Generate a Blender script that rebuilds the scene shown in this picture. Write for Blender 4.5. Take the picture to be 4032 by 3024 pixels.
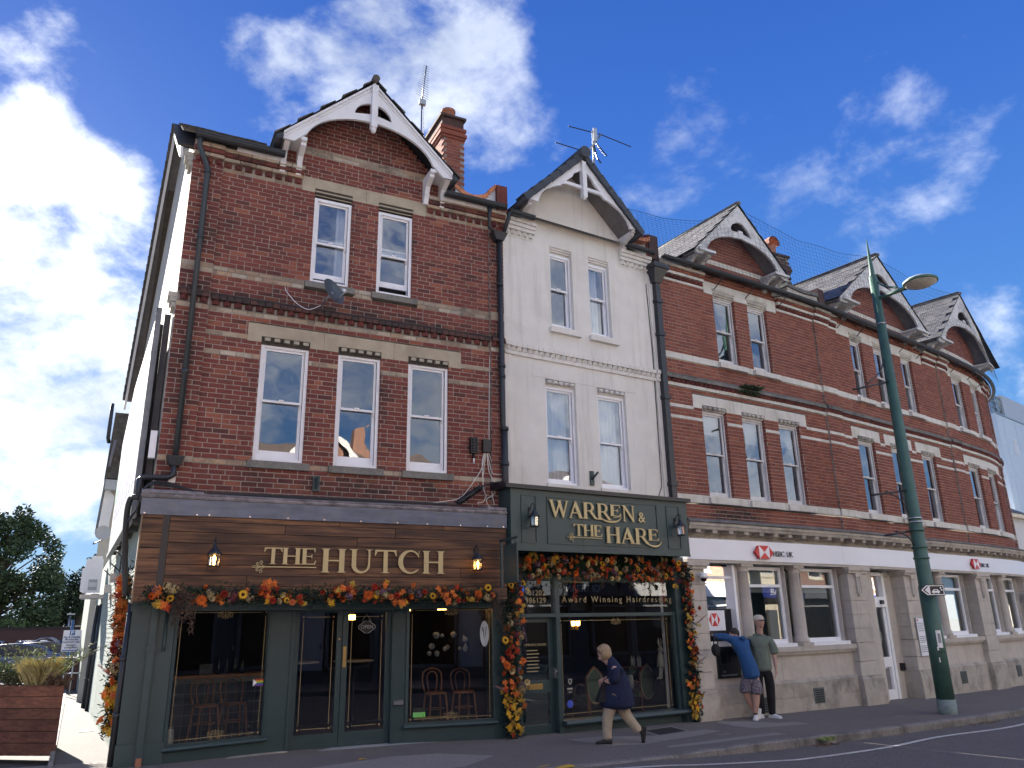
import bpy, bmesh, math, random
import numpy as np
from mathutils import Vector, Matrix, noise
from mathutils.geometry import tessellate_polygon
random.seed(7); R = random.Random(11)
for o in list(bpy.data.objects): bpy.data.objects.remove(o)
SC = bpy.context.scene; COL = SC.collection
rad = math.radians
# ------------------------------------------------------------------ camera
YAW, PIT, ROL, FPX = 0.465841648, 0.301360762, -0.019625697, 3032.4578
CAM = Vector((0, -12, 1.65))
fw = Vector((math.sin(YAW)*math.cos(PIT), math.cos(YAW)*math.cos(PIT), math.sin(PIT)))
r0 = Vector((math.cos(YAW), -math.sin(YAW), 0)); u0 = r0.cross(fw)
rv = r0*math.cos(ROL)+u0*math.sin(ROL); uv_ = -r0*math.sin(ROL)+u0*math.cos(ROL)
cd = bpy.data.cameras.new('camera'); cam = bpy.data.objects.new('camera', cd); COL.objects.link(cam)
cd.sensor_width = 36; cd.lens = FPX*36/4032; cd.clip_end = 2000; cd.clip_start = .05
cam.matrix_world = Matrix.Translation(CAM) @ Matrix((rv, uv_, -fw)).transposed().to_4x4()
SC.camera = cam
SC.view_settings.view_transform = 'Standard'; SC.view_settings.look = 'None'
SC.view_settings.gamma = 1; SC.view_settings.use_curve_mapping = False
SC.view_settings.exposure = 2.25
SC.cycles.max_bounces = 8; SC.cycles.transparent_max_bounces = 12
def pixdir(x, y):   # direction through a pixel of the 2212-wide view; used only to find where in the sky the clouds stand
    x *= 4032/2212; y *= 4032/2212
    return (fw + rv*((x-2016)/FPX) - uv_*((y-1512)/FPX)).normalized()
# ------------------------------------------------------------------ world: sky and clouds
SUN_DIR = Vector((-.20, .87, .43)).normalized()
elev = math.asin(SUN_DIR.z); azim = math.atan2(SUN_DIR.x, SUN_DIR.y)
W = bpy.data.worlds.new('World'); SC.world = W; W.use_nodes = True
nt = W.node_tree; nt.nodes.clear()
def N(nt, t, **k):
    n = nt.nodes.new(t)
    for a, b in k.items():
        if a.startswith('i_'):
            n.inputs[int(a[2:])].default_value = b
        else: setattr(n, a, b)
    return n
def L(nt, a, b): nt.links.new(a, b)
def MA(nt, op, a, b=None, c=None, clamp=False):
    n = nt.nodes.new('ShaderNodeMath'); n.operation = op; n.use_clamp = clamp
    for i, v in enumerate((a, b, c)):
        if v is None: continue
        if isinstance(v, (int, float)): n.inputs[i].default_value = v
        else: nt.links.new(v, n.inputs[i])
    return n.outputs[0]
sky = N(nt, 'ShaderNodeTexSky', sky_type='NISHITA', sun_disc=False, sun_elevation=elev, sun_rotation=azim, air_density=1.0, dust_density=.35, ozone_density=3.0)
hsv = N(nt, 'ShaderNodeHueSaturation'); hsv.inputs['Saturation'].default_value = 1.22; hsv.inputs['Value'].default_value = .62; L(nt, sky.outputs[0], hsv.inputs['Color'])
tc = N(nt, 'ShaderNodeTexCoord')
def blob(x, y, r_deg, amp, soft=.55):
    d = pixdir(x, y)
    dn = N(nt, 'ShaderNodeVectorMath', operation='DISTANCE'); L(nt, tc.outputs['Generated'], dn.inputs[0]); dn.inputs[1].default_value = d
    r = rad(r_deg)
    m = N(nt, 'ShaderNodeMapRange', interpolation_type='SMOOTHSTEP'); L(nt, dn.outputs['Value'], m.inputs[0])
    m.inputs[1].default_value = r*(1-soft); m.inputs[2].default_value = r*(1+soft); m.inputs[3].default_value = amp; m.inputs[4].default_value = 0
    return m.outputs[0]
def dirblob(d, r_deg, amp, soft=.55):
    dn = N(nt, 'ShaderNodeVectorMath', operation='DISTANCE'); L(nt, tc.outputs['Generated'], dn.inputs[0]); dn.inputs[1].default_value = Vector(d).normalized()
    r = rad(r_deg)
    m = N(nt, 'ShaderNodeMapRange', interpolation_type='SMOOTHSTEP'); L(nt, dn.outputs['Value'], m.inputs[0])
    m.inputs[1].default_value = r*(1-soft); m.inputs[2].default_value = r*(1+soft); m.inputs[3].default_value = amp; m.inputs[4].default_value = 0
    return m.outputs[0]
blobs = [blob(40,640,8.5,.60), blob(150,860,7,.60), blob(20,930,6,.5), blob(0,330,4.5,.36), blob(190,960,3.2,.35), blob(-200,700,8,.5),
         blob(230,390,3,.26), blob(170,1180,2.0,.17), blob(30,170,3,.18), blob(140,120,2.5,.16),blob(120,0,2.5,.2),
         blob(940,90,6.5,.42), blob(1060,230,4.5,.30), blob(820,150,4,.26), blob(650,245,3,.34), blob(560,105,2.4,.36), blob(720,60,3,.28), blob(1100,60,5,.16),
         blob(1330,190,2.2,.14), blob(1450,380,3,.11), blob(1560,360,2.6,.10), blob(1740,410,2.2,.12), blob(1830,345,2.4,.14), blob(1980,270,2.4,.13), blob(2120,200,2.2,.13),
         blob(1900,480,2.2,.12), blob(2030,440,2,.10), blob(2200,740,3,.18), blob(2400,760,6,.2)]
for d, r, a in [((.2,-1,.55),34,.42),((-.9,-.7,.5),28,.42),((1,-.5,.5),28,.40),((.3,-.6,1.2),24,.36),((-.5,.1,1.1),14,.24),((1,.9,.6),16,.18),((-1,.3,.35),24,.42),((-.2,-1,.2),18,.36),((.8,-1,.25),16,.34)]:  # unseen clouds beyond the frame, cover increased to brighten the shaded facades
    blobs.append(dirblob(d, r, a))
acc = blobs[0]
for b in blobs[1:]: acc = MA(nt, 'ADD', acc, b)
mp = N(nt, 'ShaderNodeMapping'); L(nt, tc.outputs['Generated'], mp.inputs[0]); mp.inputs['Rotation'].default_value = (.2, .5, .4); mp.inputs['Scale'].default_value = (1, 1, 1.5)
n1 = N(nt, 'ShaderNodeTexNoise', noise_dimensions='3D'); L(nt, mp.outputs[0], n1.inputs['Vector']); n1.inputs['Scale'].default_value = 8.5; n1.inputs['Detail'].default_value = 13; n1.inputs['Roughness'].default_value = .60; n1.inputs['Distortion'].default_value = .12
n2 = N(nt, 'ShaderNodeTexNoise'); L(nt, mp.outputs[0], n2.inputs['Vector']); n2.inputs['Scale'].default_value = 3.2; n2.inputs['Detail'].default_value = 8
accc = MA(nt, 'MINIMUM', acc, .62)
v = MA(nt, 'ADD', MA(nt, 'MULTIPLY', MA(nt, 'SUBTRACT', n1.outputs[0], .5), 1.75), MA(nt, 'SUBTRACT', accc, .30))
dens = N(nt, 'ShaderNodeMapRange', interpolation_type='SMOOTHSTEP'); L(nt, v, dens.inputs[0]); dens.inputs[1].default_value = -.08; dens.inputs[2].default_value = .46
thin = dirblob(pixdir(1830,360), 19, .52, .5); dens_ = MA(nt, 'MULTIPLY', dens.outputs[0], MA(nt, 'SUBTRACT', 1.0, MA(nt, 'ADD', thin, dirblob(pixdir(900,120), 11, .22, .5))))
ccol = N(nt, 'ShaderNodeValToRGB'); L(nt, MA(nt, 'ADD', MA(nt, 'MULTIPLY', n2.outputs[0], 1.5), MA(nt,'MULTIPLY',v,-.12)), ccol.inputs[0])
ccol.color_ramp.elements[0].position = .50; ccol.color_ramp.elements[0].color = (7.2,7.5,8.0,1)
ccol.color_ramp.elements[1].position = .95; ccol.color_ramp.elements[1].color = (3.4,3.8,4.5,1)
sepz = N(nt, 'ShaderNodeSeparateXYZ'); L(nt, tc.outputs['Generated'], sepz.inputs[0])
grad = N(nt, 'ShaderNodeValToRGB'); L(nt, sepz.outputs[2], grad.inputs[0]); ge = grad.color_ramp.elements
ge[0].position = 0; ge[0].color = (1.35,2.6,4.2,1); ge[1].position = .75; ge[1].color = (.15,.58,2.65,1)
for p_, c_ in ((.12,(.85,2.1,4.0,1)),(.35,(.44,1.34,3.75,1)),(.55,(.25,.86,3.25,1))): e_ = ge.new(p_); e_.color = c_
skm = N(nt, 'ShaderNodeMix', data_type='RGBA'); skm.inputs[0].default_value = .86; L(nt, hsv.outputs[0], skm.inputs[6]); L(nt, grad.outputs[0], skm.inputs[7])
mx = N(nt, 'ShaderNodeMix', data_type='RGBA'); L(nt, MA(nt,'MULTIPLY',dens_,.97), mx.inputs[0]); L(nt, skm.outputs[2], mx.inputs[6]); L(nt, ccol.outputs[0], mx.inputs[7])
bg = N(nt, 'ShaderNodeBackground'); L(nt, mx.outputs[2], bg.inputs[0]); bg.inputs[1].default_value = .046
wo = N(nt, 'ShaderNodeOutputWorld'); L(nt, bg.outputs[0], wo.inputs[0])
sl = bpy.data.lights.new('sun', 'SUN'); sl.energy = 5; sl.angle = rad(.53); sl.color = (1, .93, .83)
so = bpy.data.objects.new('sun', sl); COL.objects.link(so)
so.rotation_euler = SUN_DIR.to_track_quat('Z', 'Y').to_euler(); so.location = (-20, 20, 30)
# ------------------------------------------------------------------ materials
MATS = {}
def new_mat(name):
    m = bpy.data.materials.new(name); m.use_nodes = True
    nt = m.node_tree; p = nt.nodes['Principled BSDF']
    return m, nt, p
def geo(nt): return N(nt, 'ShaderNodeNewGeometry').outputs['Position']
def scaled(nt, vec, s):
    mp = N(nt, 'ShaderNodeMapping'); L(nt, vec, mp.inputs[0]); mp.inputs['Scale'].default_value = s if isinstance(s, tuple) else (s, s, s); return mp.outputs[0]
def noise_(nt, vec, scale, detail=5, rough=.55):
    n = N(nt, 'ShaderNodeTexNoise'); L(nt, scaled(nt, vec, scale), n.inputs['Vector']); n.inputs['Scale'].default_value = 1; n.inputs['Detail'].default_value = detail; n.inputs['Roughness'].default_value = rough
    return n.outputs[0]
def ramp(nt, fac, stops):
    r = N(nt, 'ShaderNodeValToRGB'); L(nt, fac, r.inputs[0]); e = r.color_ramp.elements
    while len(e) < len(stops): e.new(.5)
    for i, (p, c) in enumerate(stops):
        e[i].position = p; e[i].color = tuple(c)+(1,) if len(c) == 3 else c
    return r.outputs[0]
def mixc(nt, f, a, b, mode='MIX'):
    m = N(nt, 'ShaderNodeMix', data_type='RGBA', blend_type=mode)
    for i, v in ((0, f), (6, a), (7, b)):
        if isinstance(v, (int, float)): m.inputs[i].default_value = v
        elif isinstance(v, tuple): m.inputs[i].default_value = v+(1,) if len(v) == 3 else v
        else: L(nt, v, m.inputs[i])
    return m.outputs[2]
def bump(nt, p, h, strength, dist=.01):
    b = N(nt, 'ShaderNodeBump'); b.inputs['Strength'].default_value = strength; b.inputs['Distance'].default_value = dist
    L(nt, h, b.inputs['Height']); L(nt, b.outputs[0], p.inputs['Normal'])
def mat(name, col, rough=.6, var=.12, scale=9, grime=None, gscale=1.2, gamt=.5, bmp=0, bscale=60, metal=0, spec=.5, obj=0, stretch=None, coat=0, streak=None, bd=.01):
    """plain weathered surface: colour, mottling, optional grime patches and fine relief"""
    if name in MATS: return MATS[name]
    m, nt, p = new_mat(name); g = geo(nt)
    c = mixc(nt, 1.0, (*col,), ramp(nt, noise_(nt, g, stretch or scale), [(.3, (1-var,)*3), (.7, (1+var,)*3)]), 'MULTIPLY')
    if obj:
        oi = N(nt, 'ShaderNodeObjectInfo').outputs['Random']
        c = mixc(nt, 1.0, c, ramp(nt, oi, [(0, (1-obj,)*3), (1, (1+obj,)*3)]), 'MULTIPLY')
    if grime:
        f = ramp(nt, noise_(nt, g, gscale, 8, .65), [(.48, (0, 0, 0)), (.72, (gamt,)*3)])
        c = mixc(nt, f, c, grime)
    if streak: c = mixc(nt, ramp(nt, noise_(nt, g, (9, 9, .55), 6, .6), [(.52, (0, 0, 0)), (.70, (streak[1],)*3)]), c, streak[0])
    L(nt, c, p.inputs['Base Color']); p.inputs['Roughness'].default_value = rough; p.inputs['Metallic'].default_value = metal
    p.inputs['Specular IOR Level'].default_value = spec
    if coat: p.inputs['Coat Weight'].default_value = coat
    if bmp: bump(nt, p, noise_(nt, g, bscale, 4), bmp, bd)
    MATS[name] = m; return m
def emis(name, col, s):
    m, nt, p = new_mat(name); p.inputs['Emission Color'].default_value = (*col, 1); p.inputs['Emission Strength'].default_value = s; p.inputs['Base Color'].default_value = (*col, 1)
    MATS[name] = m; return m
def brick_mat(name, cols, dirt=(.03, .026, .026), zones=(), rough=.85, base_dirt=.0):
    """per-brick colour from the face attribute rnd plus soot patches; zones: extra soot given as (x,y,z, rx,ry,rz, amount)"""
    m, nt, p = new_mat(name); g = geo(nt)
    at = N(nt, 'ShaderNodeAttribute', attribute_name='rnd').outputs['Fac']
    oi = N(nt, 'ShaderNodeObjectInfo').outputs['Random']
    fr = MA(nt, 'FRACT', MA(nt, 'ADD', at, oi))
    n = len(cols); c = ramp(nt, fr, [(i/n, cols[i]) for i in range(n)])
    c = mixc(nt, 1.0, c, ramp(nt, noise_(nt, g, 38, 6, .7), [(.3, (.74,)*3), (.7, (1.22,)*3)]), 'MULTIPLY')
    f = noise_(nt, g, 1.6, 8, .7); h = noise_(nt, g, 9, 5, .7)
    s = MA(nt, 'ADD', MA(nt, 'MULTIPLY', MA(nt, 'SUBTRACT', f, .56), 2.4), MA(nt, 'MULTIPLY', MA(nt, 'SUBTRACT', h, .5), 1.2))
    s = MA(nt, 'ADD', s, base_dirt)
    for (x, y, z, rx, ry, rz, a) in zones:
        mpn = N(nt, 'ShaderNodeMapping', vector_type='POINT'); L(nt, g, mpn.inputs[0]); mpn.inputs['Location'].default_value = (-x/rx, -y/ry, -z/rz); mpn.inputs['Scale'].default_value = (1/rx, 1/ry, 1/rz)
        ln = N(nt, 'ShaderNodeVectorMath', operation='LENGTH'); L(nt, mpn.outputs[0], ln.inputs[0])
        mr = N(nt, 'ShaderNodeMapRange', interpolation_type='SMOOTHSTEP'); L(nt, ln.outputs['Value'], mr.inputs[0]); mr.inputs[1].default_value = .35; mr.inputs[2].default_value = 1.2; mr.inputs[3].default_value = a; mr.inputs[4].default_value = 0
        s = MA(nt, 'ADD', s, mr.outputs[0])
    at2 = N(nt, 'ShaderNodeAttribute', attribute_name='rnd').outputs['Fac']
    s = MA(nt, 'MULTIPLY', s, MA(nt, 'ADD', MA(nt, 'MULTIPLY', MA(nt,'FRACT',MA(nt,'MULTIPLY',fr,7.3)), .9), .55), clamp=True)
    c = mixc(nt, MA(nt, 'MULTIPLY', s, .88, clamp=True), c, dirt)
    L(nt, c, p.inputs['Base Color']); p.inputs['Roughness'].default_value = rough; p.inputs['Specular IOR Level'].default_value = .25
    bump(nt, p, noise_(nt, g, 90, 5, .7), .5, .006)
    MATS[name] = m; return m
def glass_mat(name, tint=(.9, .93, .95), refl=.10, wav=.004, wscale=2.2, boost=1.3, rough=0.0):
    """thin glazing: see-through with mirror reflections that grow towards grazing angles; slightly wavy"""
    m, nt, p = new_mat(name); nt.nodes.remove(p); out = nt.nodes['Material Output']; g = geo(nt)
    tr = N(nt, 'ShaderNodeBsdfTransparent'); tr.inputs[0].default_value = (*tint, 1)
    gl = N(nt, 'ShaderNodeBsdfGlossy'); gl.inputs['Roughness'].default_value = rough; gl.inputs['Color'].default_value = (.95, .97, 1, 1)
    fr = N(nt, 'ShaderNodeFresnel'); fr.inputs['IOR'].default_value = 1.52
    b = N(nt, 'ShaderNodeBump'); b.inputs['Strength'].default_value = 1; b.inputs['Distance'].default_value = wav
    L(nt, noise_(nt, g, wscale, 1.5), b.inputs['Height']); L(nt, b.outputs[0], gl.inputs['Normal'])
    f = MA(nt, 'ADD', MA(nt, 'MULTIPLY', fr.outputs[0], boost), refl, clamp=True)
    ms = N(nt, 'ShaderNodeMixShader'); L(nt, f, ms.inputs[0]); L(nt, tr.outputs[0], ms.inputs[1]); L(nt, gl.outputs[0], ms.inputs[2]); L(nt, ms.outputs[0], out.inputs[0])
    MATS[name] = m; return m
# ------------------------------------------------------------------ objects
def link(name, me, parent=None, m=None, loc=None, rz=None, kind=None, label=None, cat=None, group=None, mw=None):
    o = bpy.data.objects.new(name, me); COL.objects.link(o)
    if m is not None and me is not None and not me.materials: me.materials.append(m)
    if parent is not None: o.parent = parent
    if mw is not None: o.matrix_local = mw
    if loc is not None: o.location = loc
    if rz is not None: o.rotation_euler = (0, 0, rz)
    if kind: o['kind'] = kind
    if label: o['label'] = label
    if cat: o['category'] = cat
    if group: o['group'] = group
    return o
def thing(name, label, cat, loc=(0, 0, 0), rz=0, group=None):
    o = link(name, None, loc=loc, rz=rz, label=label, cat=cat, group=group); o.empty_display_size = .1; return o
def wloc(parent, p):   # world point -> parent-local point (top-level parents are moved/turned about z only)
    c, s = math.cos(-parent.rotation_euler.z), math.sin(-parent.rotation_euler.z); x, y, z = p[0]-parent.location.x, p[1]-parent.location.y, p[2]-parent.location.z
    return (x*c-y*s, x*s+y*c, z)
class MB:
    """mesh builder"""
    def __init__(s, fr=None): s.v = []; s.f = []; s.fr = fr; s.rnd = []; s.sm = []; s.cur = 0.; s.hasr = False; s.smooth = False
    def pt(s, p): return s.fr(*p) if s.fr else tuple(p)
    def add(s, vs, fs, smooth=None):
        n = len(s.v); s.v += [s.pt(p) for p in vs]
        sm = s.smooth if smooth is None else smooth
        for f in fs: s.f.append(tuple(i+n for i in f)); s.rnd.append(s.cur); s.sm.append(sm)
        return s
    def box(s, a0, a1, b0, b1, c0, c1, seg=1):
        if seg > 1:
            for i in range(seg):
                t0, t1 = i/seg, (i+1)/seg; s.box(a0+(a1-a0)*t0, a0+(a1-a0)*t1, b0, b1, c0, c1)
            return s
        s.add([(a0,b0,c0),(a1,b0,c0),(a1,b1,c0),(a0,b1,c0),(a0,b0,c1),(a1,b0,c1),(a1,b1,c1),(a0,b1,c1)],
              [(0,3,2,1),(4,5,6,7),(0,1,5,4),(1,2,6,5),(2,3,7,6),(3,0,4,7)]); return s
    def hexa(s, c): s.add(c, [(0,3,2,1),(4,5,6,7),(0,1,5,4),(1,2,6,5),(2,3,7,6),(3,0,4,7)]); return s
    def quad(s, *p): s.add(list(p), [tuple(range(len(p)))]); return s
    def tube(s, path, r, n=8, cap=True, smooth=True):
        path = [Vector(p) for p in path]; rs = r if isinstance(r, (list, tuple)) else [r]*len(path); rings = []
        up = None
        for i, p in enumerate(path):
            d = (path[min(i+1, len(path)-1)]-path[max(i-1, 0)])
            if d.length < 1e-9: d = Vector((0,0,1))
            d.normalize()
            if up is None: up = Vector((0,0,1)) if abs(d.z) < .9 else Vector((1,0,0))
            a = d.cross(up)
            if a.length < 1e-5: a = d.cross(Vector((1,0,0)))
            a.normalize(); b = d.cross(a); up = -b if False else up
            rings.append([p+a*(rs[i]*math.cos(2*math.pi*k/n))+b*(rs[i]*math.sin(2*math.pi*k/n)) for k in range(n)])
        vs = [q for rg in rings for q in rg]; fs = []
        for i in range(len(path)-1):
            for k in range(n): fs.append((i*n+k, i*n+(k+1) % n, (i+1)*n+(k+1) % n, (i+1)*n+k))
        s.add(vs, fs, smooth)
        if cap: s.add([*rings[0]], [tuple(range(n))[::-1]], False); s.add([*rings[-1]], [tuple(range(n))], False)
        return s
    def lathe(s, prof, c=(0,0,0), n=16, smooth=True):
        vs = []; fs = []
        for (r, z) in prof:
            for k in range(n): vs.append((c[0]+r*math.cos(2*math.pi*k/n), c[1]+r*math.sin(2*math.pi*k/n), c[2]+z))
        for i in range(len(prof)-1):
            for k in range(n): fs.append((i*n+k, i*n+(k+1) % n, (i+1)*n+(k+1) % n, (i+1)*n+k))
        s.add(vs, fs, smooth)
        s.add([vs[k] for k in range(n)], [tuple(range(n))[::-1]], False); s.add([vs[(len(prof)-1)*n+k] for k in range(n)], [tuple(range(n))], False); return s
    def plate(s, outer, holes, b0, b1, order='sbz'):
        """flat plate: outline in (a,c), thickness from b0 to b1 along the middle axis"""
        loops = [outer]+list(holes); pts = [p for l in loops for p in l]
        tris = tessellate_polygon([[Vector((p[0], p[1], 0)) for p in l] for l in loops])
        n = len(pts); s.add([(p[0], b1, p[1]) for p in pts]+[(p[0], b0, p[1]) for p in pts], [t for t in tris]+[tuple(i+n for i in t[::-1]) for t in tris], False)
        k = 0
        for l in loops:
            m = len(l); s.add([(p[0], b1, p[1]) for p in l]+[(p[0], b0, p[1]) for p in l], [(i, (i+1) % m, (i+1) % m+m, i+m) for i in range(m)], False); k += m
        return s
    def prism(s, prof, a0, a1, seg=1):
        """profile in (b,c) swept along a"""
        m = len(prof)
        for j in range(seg):
            x0, x1 = a0+(a1-a0)*j/seg, a0+(a1-a0)*(j+1)/seg
            s.add([(x0, p[0], p[1]) for p in prof]+[(x1, p[0], p[1]) for p in prof], [(i, (i+1) % m, (i+1) % m+m, i+m) for i in range(m)])
        s.add([(a0, p[0], p[1]) for p in prof], [tuple(range(m))]); s.add([(a1, p[0], p[1]) for p in prof], [tuple(range(m))[::-1]]); return s
    def blob(s, c, r, n=8, m=6, sc=(1,1,1)):
        vs = []; fs = []
        for i in range(m+1):
            th = math.pi*i/m
            for k in range(n): vs.append((c[0]+r*sc[0]*math.sin(th)*math.cos(2*math.pi*k/n), c[1]+r*sc[1]*math.sin(th)*math.sin(2*math.pi*k/n), c[2]+r*sc[2]*math.cos(th)))
        for i in range(m):
            for k in range(n): fs.append((i*n+k, (i+1)*n+k, (i+1)*n+(k+1) % n, i*n+(k+1) % n))
        s.add(vs, fs, True); return s
    def mesh(s, name='m', recalc=True):
        me = bpy.data.meshes.new(name); me.from_pydata([tuple(v) for v in s.v], [], s.f)
        if recalc:
            bm = bmesh.new(); bm.from_mesh(me); bmesh.ops.remove_doubles(bm, verts=bm.verts, dist=1e-6) if s.smooth or any(s.sm) else None
            bmesh.ops.recalc_face_normals(bm, faces=bm.faces);
            if not any(s.sm) or s.smooth or True:
                bm.to_mesh(me)
            bm.free()
        if s.hasr and len(me.polygons) == len(s.rnd):
            a = me.attributes.new('rnd', 'FLOAT', 'FACE'); a.data.foreach_set('value', s.rnd)
        if any(s.sm) and len(me.polygons) == len(s.sm): me.polygons.foreach_set('use_smooth', s.sm)
        return me
    def build(s, name, m, parent=None, **k):
        if parent is not None:
            top = parent
            while top.parent: top = top.parent
            if top.location.length > 0 or top.rotation_euler.z:
                # geometry authored in world space under a moved root
                if (s.fr is not None and not k.get('local')) or k.get('world'): s.v = [wloc(top, v) for v in s.v]
        k.pop('world', None); k.pop('local', None)
        return link(name, s.mesh(name, k.pop('recalc', True)), parent, m, **k)
# frames: (s along the wall, o outwards, z)
def fr_h(s, o, z): return (s, -o, z)
WA = rad(5.2); WC, WS = math.cos(WA), math.sin(WA)
def fr_w(s, o, z): return (5.87+s*WC+o*WS, s*WS-o*WC, z)
KN = [(9.75,.39),(12,.60),(15,.96),(18.4,1.60),(21.5,2.22),(24.6,2.98),(26.6,3.85),(28.0,4.85),(29.0,6.3),(29.5,8.2),(29.6,10.5)]
def _curve():
    K = [Vector(k) for k in KN]; K = [2*K[0]-K[1]]+K+[2*K[-1]-K[-2]]; pts = []
    for i in range(1, len(K)-2):
        for j in range(40):
            t = j/40; a, b, c, d = K[i-1:i+3]; pts.append(.5*((2*b)+(-a+c)*t+(2*a-5*b+4*c-d)*t*t+(-a+3*b-3*c+d)*t**3))
    pts.append(K[-2]); S = [0]
    for i in range(1, len(pts)): S.append(S[-1]+(pts[i]-pts[i-1]).length)
    return np.array(S), np.array([p.x for p in pts]), np.array([p.y for p in pts])
CS, CX, CY = _curve()
GS = np.arange(-2, 25.3, .05); GX = np.where(GS > 0, np.interp(GS, CS, CX), CX[0]+GS*.995); GY = np.where(GS > 0, np.interp(GS, CS, CY), CY[0]+GS*.09)
GTX = np.gradient(GX, GS); GTY = np.gradient(GY, GS)
def fr_c(s, o, z):
    i = (s+2)/.05; j = int(i); j = max(0, min(j, len(GS)-2)); t = i-j
    x = GX[j]*(1-t)+GX[j+1]*t; y = GY[j]*(1-t)+GY[j+1]*t; tx = GTX[j]*(1-t)+GTX[j+1]*t; ty = GTY[j]*(1-t)+GTY[j+1]*t; l = math.hypot(tx, ty)
    return (float(x+ty/l*o), float(y-tx/l*o), z)
def ang(fr, s):
    a = fr(s-.01, 0, 0); b = fr(s+.01, 0, 0); return math.atan2(b[1]-a[1], b[0]-a[0])
def gz(x): return -.02-.0125*x if x < 16 else -.22-.011*(x-16)   # pavement height
# pieces: alike things in one part; the 300 nearest are objects sharing meshes, the rest are one joined mesh
PROTO = {}
def proto(key, fn):
    if key not in PROTO:
        b = fn(); b.hasr = True; PROTO[key] = [b, None]
    return key
def pieces(parent, name, items, m, limit=300, rest=None):
    """items: (proto key, location, rz[, matrix])"""
    its = [(k, (mw if mw is not None else Matrix.Translation(loc) @ Matrix.Rotation(rz, 4, 'Z'))) for k, loc, rz, mw in [(i+(None,))[:4] for i in items]]
    its.sort(key=lambda i: (i[1].translation-CAM).length)
    top = parent
    while top.parent: top = top.parent
    inv = (Matrix.Translation(top.location) @ Matrix.Rotation(top.rotation_euler.z, 4, 'Z')).inverted()
    for k, mw in its[:limit]:
        b = PROTO[k]
        if b[1] is None: b[1] = {}
        if m.name not in b[1]: me = b[0].mesh(name); me.materials.append(m); b[1][m.name] = me
        link(name, b[1][m.name], parent, mw=inv @ mw)
    if len(its) > limit:
        out = MB(); out.hasr = True
        for k, mw in its[limit:]:
            b = PROTO[k][0]; n = len(out.v); A = np.array(inv @ mw); V = np.array([tuple(v) for v in b.v]) @ A[:3, :3].T+A[:3, 3]
            out.v += [tuple(x) for x in V]; out.f += [tuple(i+n for i in f) for f in b.f]; rr = (hash((round(mw.translation.x, 2), round(mw.translation.z, 2))) % 97)/97.
            out.rnd += [rr]*len(b.f); out.sm += b.sm
        link(rest or name, out.mesh(name, False), parent, m, kind='stuff')
def joined(parent, name, b, m):
    b.hasr = True; return b.build(name, m, parent, kind='stuff', recalc=False)
# ------------------------------------------------------------------ material palette
M = {}
M['mortar'] = mat('mortar', (.30,.275,.25), .95, .2, 14, grime=(.07,.065,.06), gscale=1.1, gamt=.8, bmp=.3)
M['mortar_pale'] = mat('mortar_pale', (.36,.32,.285), .95, .15, 14, grime=(.10,.09,.085), gscale=.8, gamt=.6, bmp=.3)
M['cream_brick'] = brick_mat('cream_brick', [(.44,.36,.26),(.33,.26,.19),(.50,.44,.35),(.25,.20,.155),(.42,.29,.19),(.38,.32,.24)], base_dirt=.16, zones=[(5.2,0,7.1,1,1,.3,.35),(3,0,9.62,1,1,.3,.35)])
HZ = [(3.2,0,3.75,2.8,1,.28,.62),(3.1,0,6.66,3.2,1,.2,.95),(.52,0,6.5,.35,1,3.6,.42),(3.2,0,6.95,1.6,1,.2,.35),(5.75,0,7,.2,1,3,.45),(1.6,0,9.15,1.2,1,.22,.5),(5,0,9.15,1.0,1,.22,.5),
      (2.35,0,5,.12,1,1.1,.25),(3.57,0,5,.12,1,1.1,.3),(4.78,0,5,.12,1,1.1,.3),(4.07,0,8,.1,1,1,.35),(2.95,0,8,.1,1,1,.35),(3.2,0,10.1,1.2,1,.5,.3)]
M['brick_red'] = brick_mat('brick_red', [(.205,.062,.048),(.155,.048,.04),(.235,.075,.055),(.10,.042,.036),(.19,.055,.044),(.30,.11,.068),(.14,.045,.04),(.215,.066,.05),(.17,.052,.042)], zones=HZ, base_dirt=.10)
M['brick_hsbc'] = brick_mat('brick_hsbc', [(.235,.078,.054),(.20,.066,.048),(.255,.088,.06),(.215,.07,.05),(.18,.06,.046),(.27,.095,.064)],
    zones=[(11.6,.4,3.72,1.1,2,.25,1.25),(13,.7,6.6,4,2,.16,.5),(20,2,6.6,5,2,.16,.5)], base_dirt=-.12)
M['brick_dog'] = brick_mat('brick_dog', [(.16,.05,.045),(.12,.04,.038),(.19,.06,.05)], base_dirt=.25)
M['brick_dark'] = brick_mat('brick_dark', [(.09,.055,.05),(.12,.06,.05),(.06,.045,.042)], base_dirt=.3)
M['brick_chim'] = brick_mat('brick_chim', [(.27,.09,.06),(.22,.07,.05),(.31,.11,.07)], base_dirt=.0)
M['sand'] = mat('sandstone', (.40,.345,.255), .85, .12, 5, grime=(.24,.20,.15), gscale=2, gamt=.6, bmp=.15)
M['sill'] = mat('stone_sill', (.19,.185,.165), .9, .2, 25, grime=(.07,.07,.06), gscale=3, gamt=.7, bmp=.3)
M['render'] = mat('white_render', (.70,.685,.645), .85, .04, 3, grime=(.50,.48,.43), gscale=.9, gamt=.5, bmp=.12, bscale=120, streak=((.46,.44,.39), .4))
M['render_side'] = mat('cream_render', (.46,.44,.385), .9, .06, 3, grime=(.30,.28,.24), gscale=1.2, gamt=.5, bmp=.5, bscale=70)
M['white_band'] = mat('white_band_paint', (.62,.605,.56), .75, .06, 6, grime=(.40,.36,.28), gscale=1.7, gamt=.6, bmp=.25, bscale=50, streak=((.33,.30,.25), .5))
M['band_dirty'] = mat('band_weathered', (.52,.50,.45), .85, .12, 8, grime=(.09,.085,.075), gscale=1.6, gamt=.85, bmp=.3)
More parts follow.
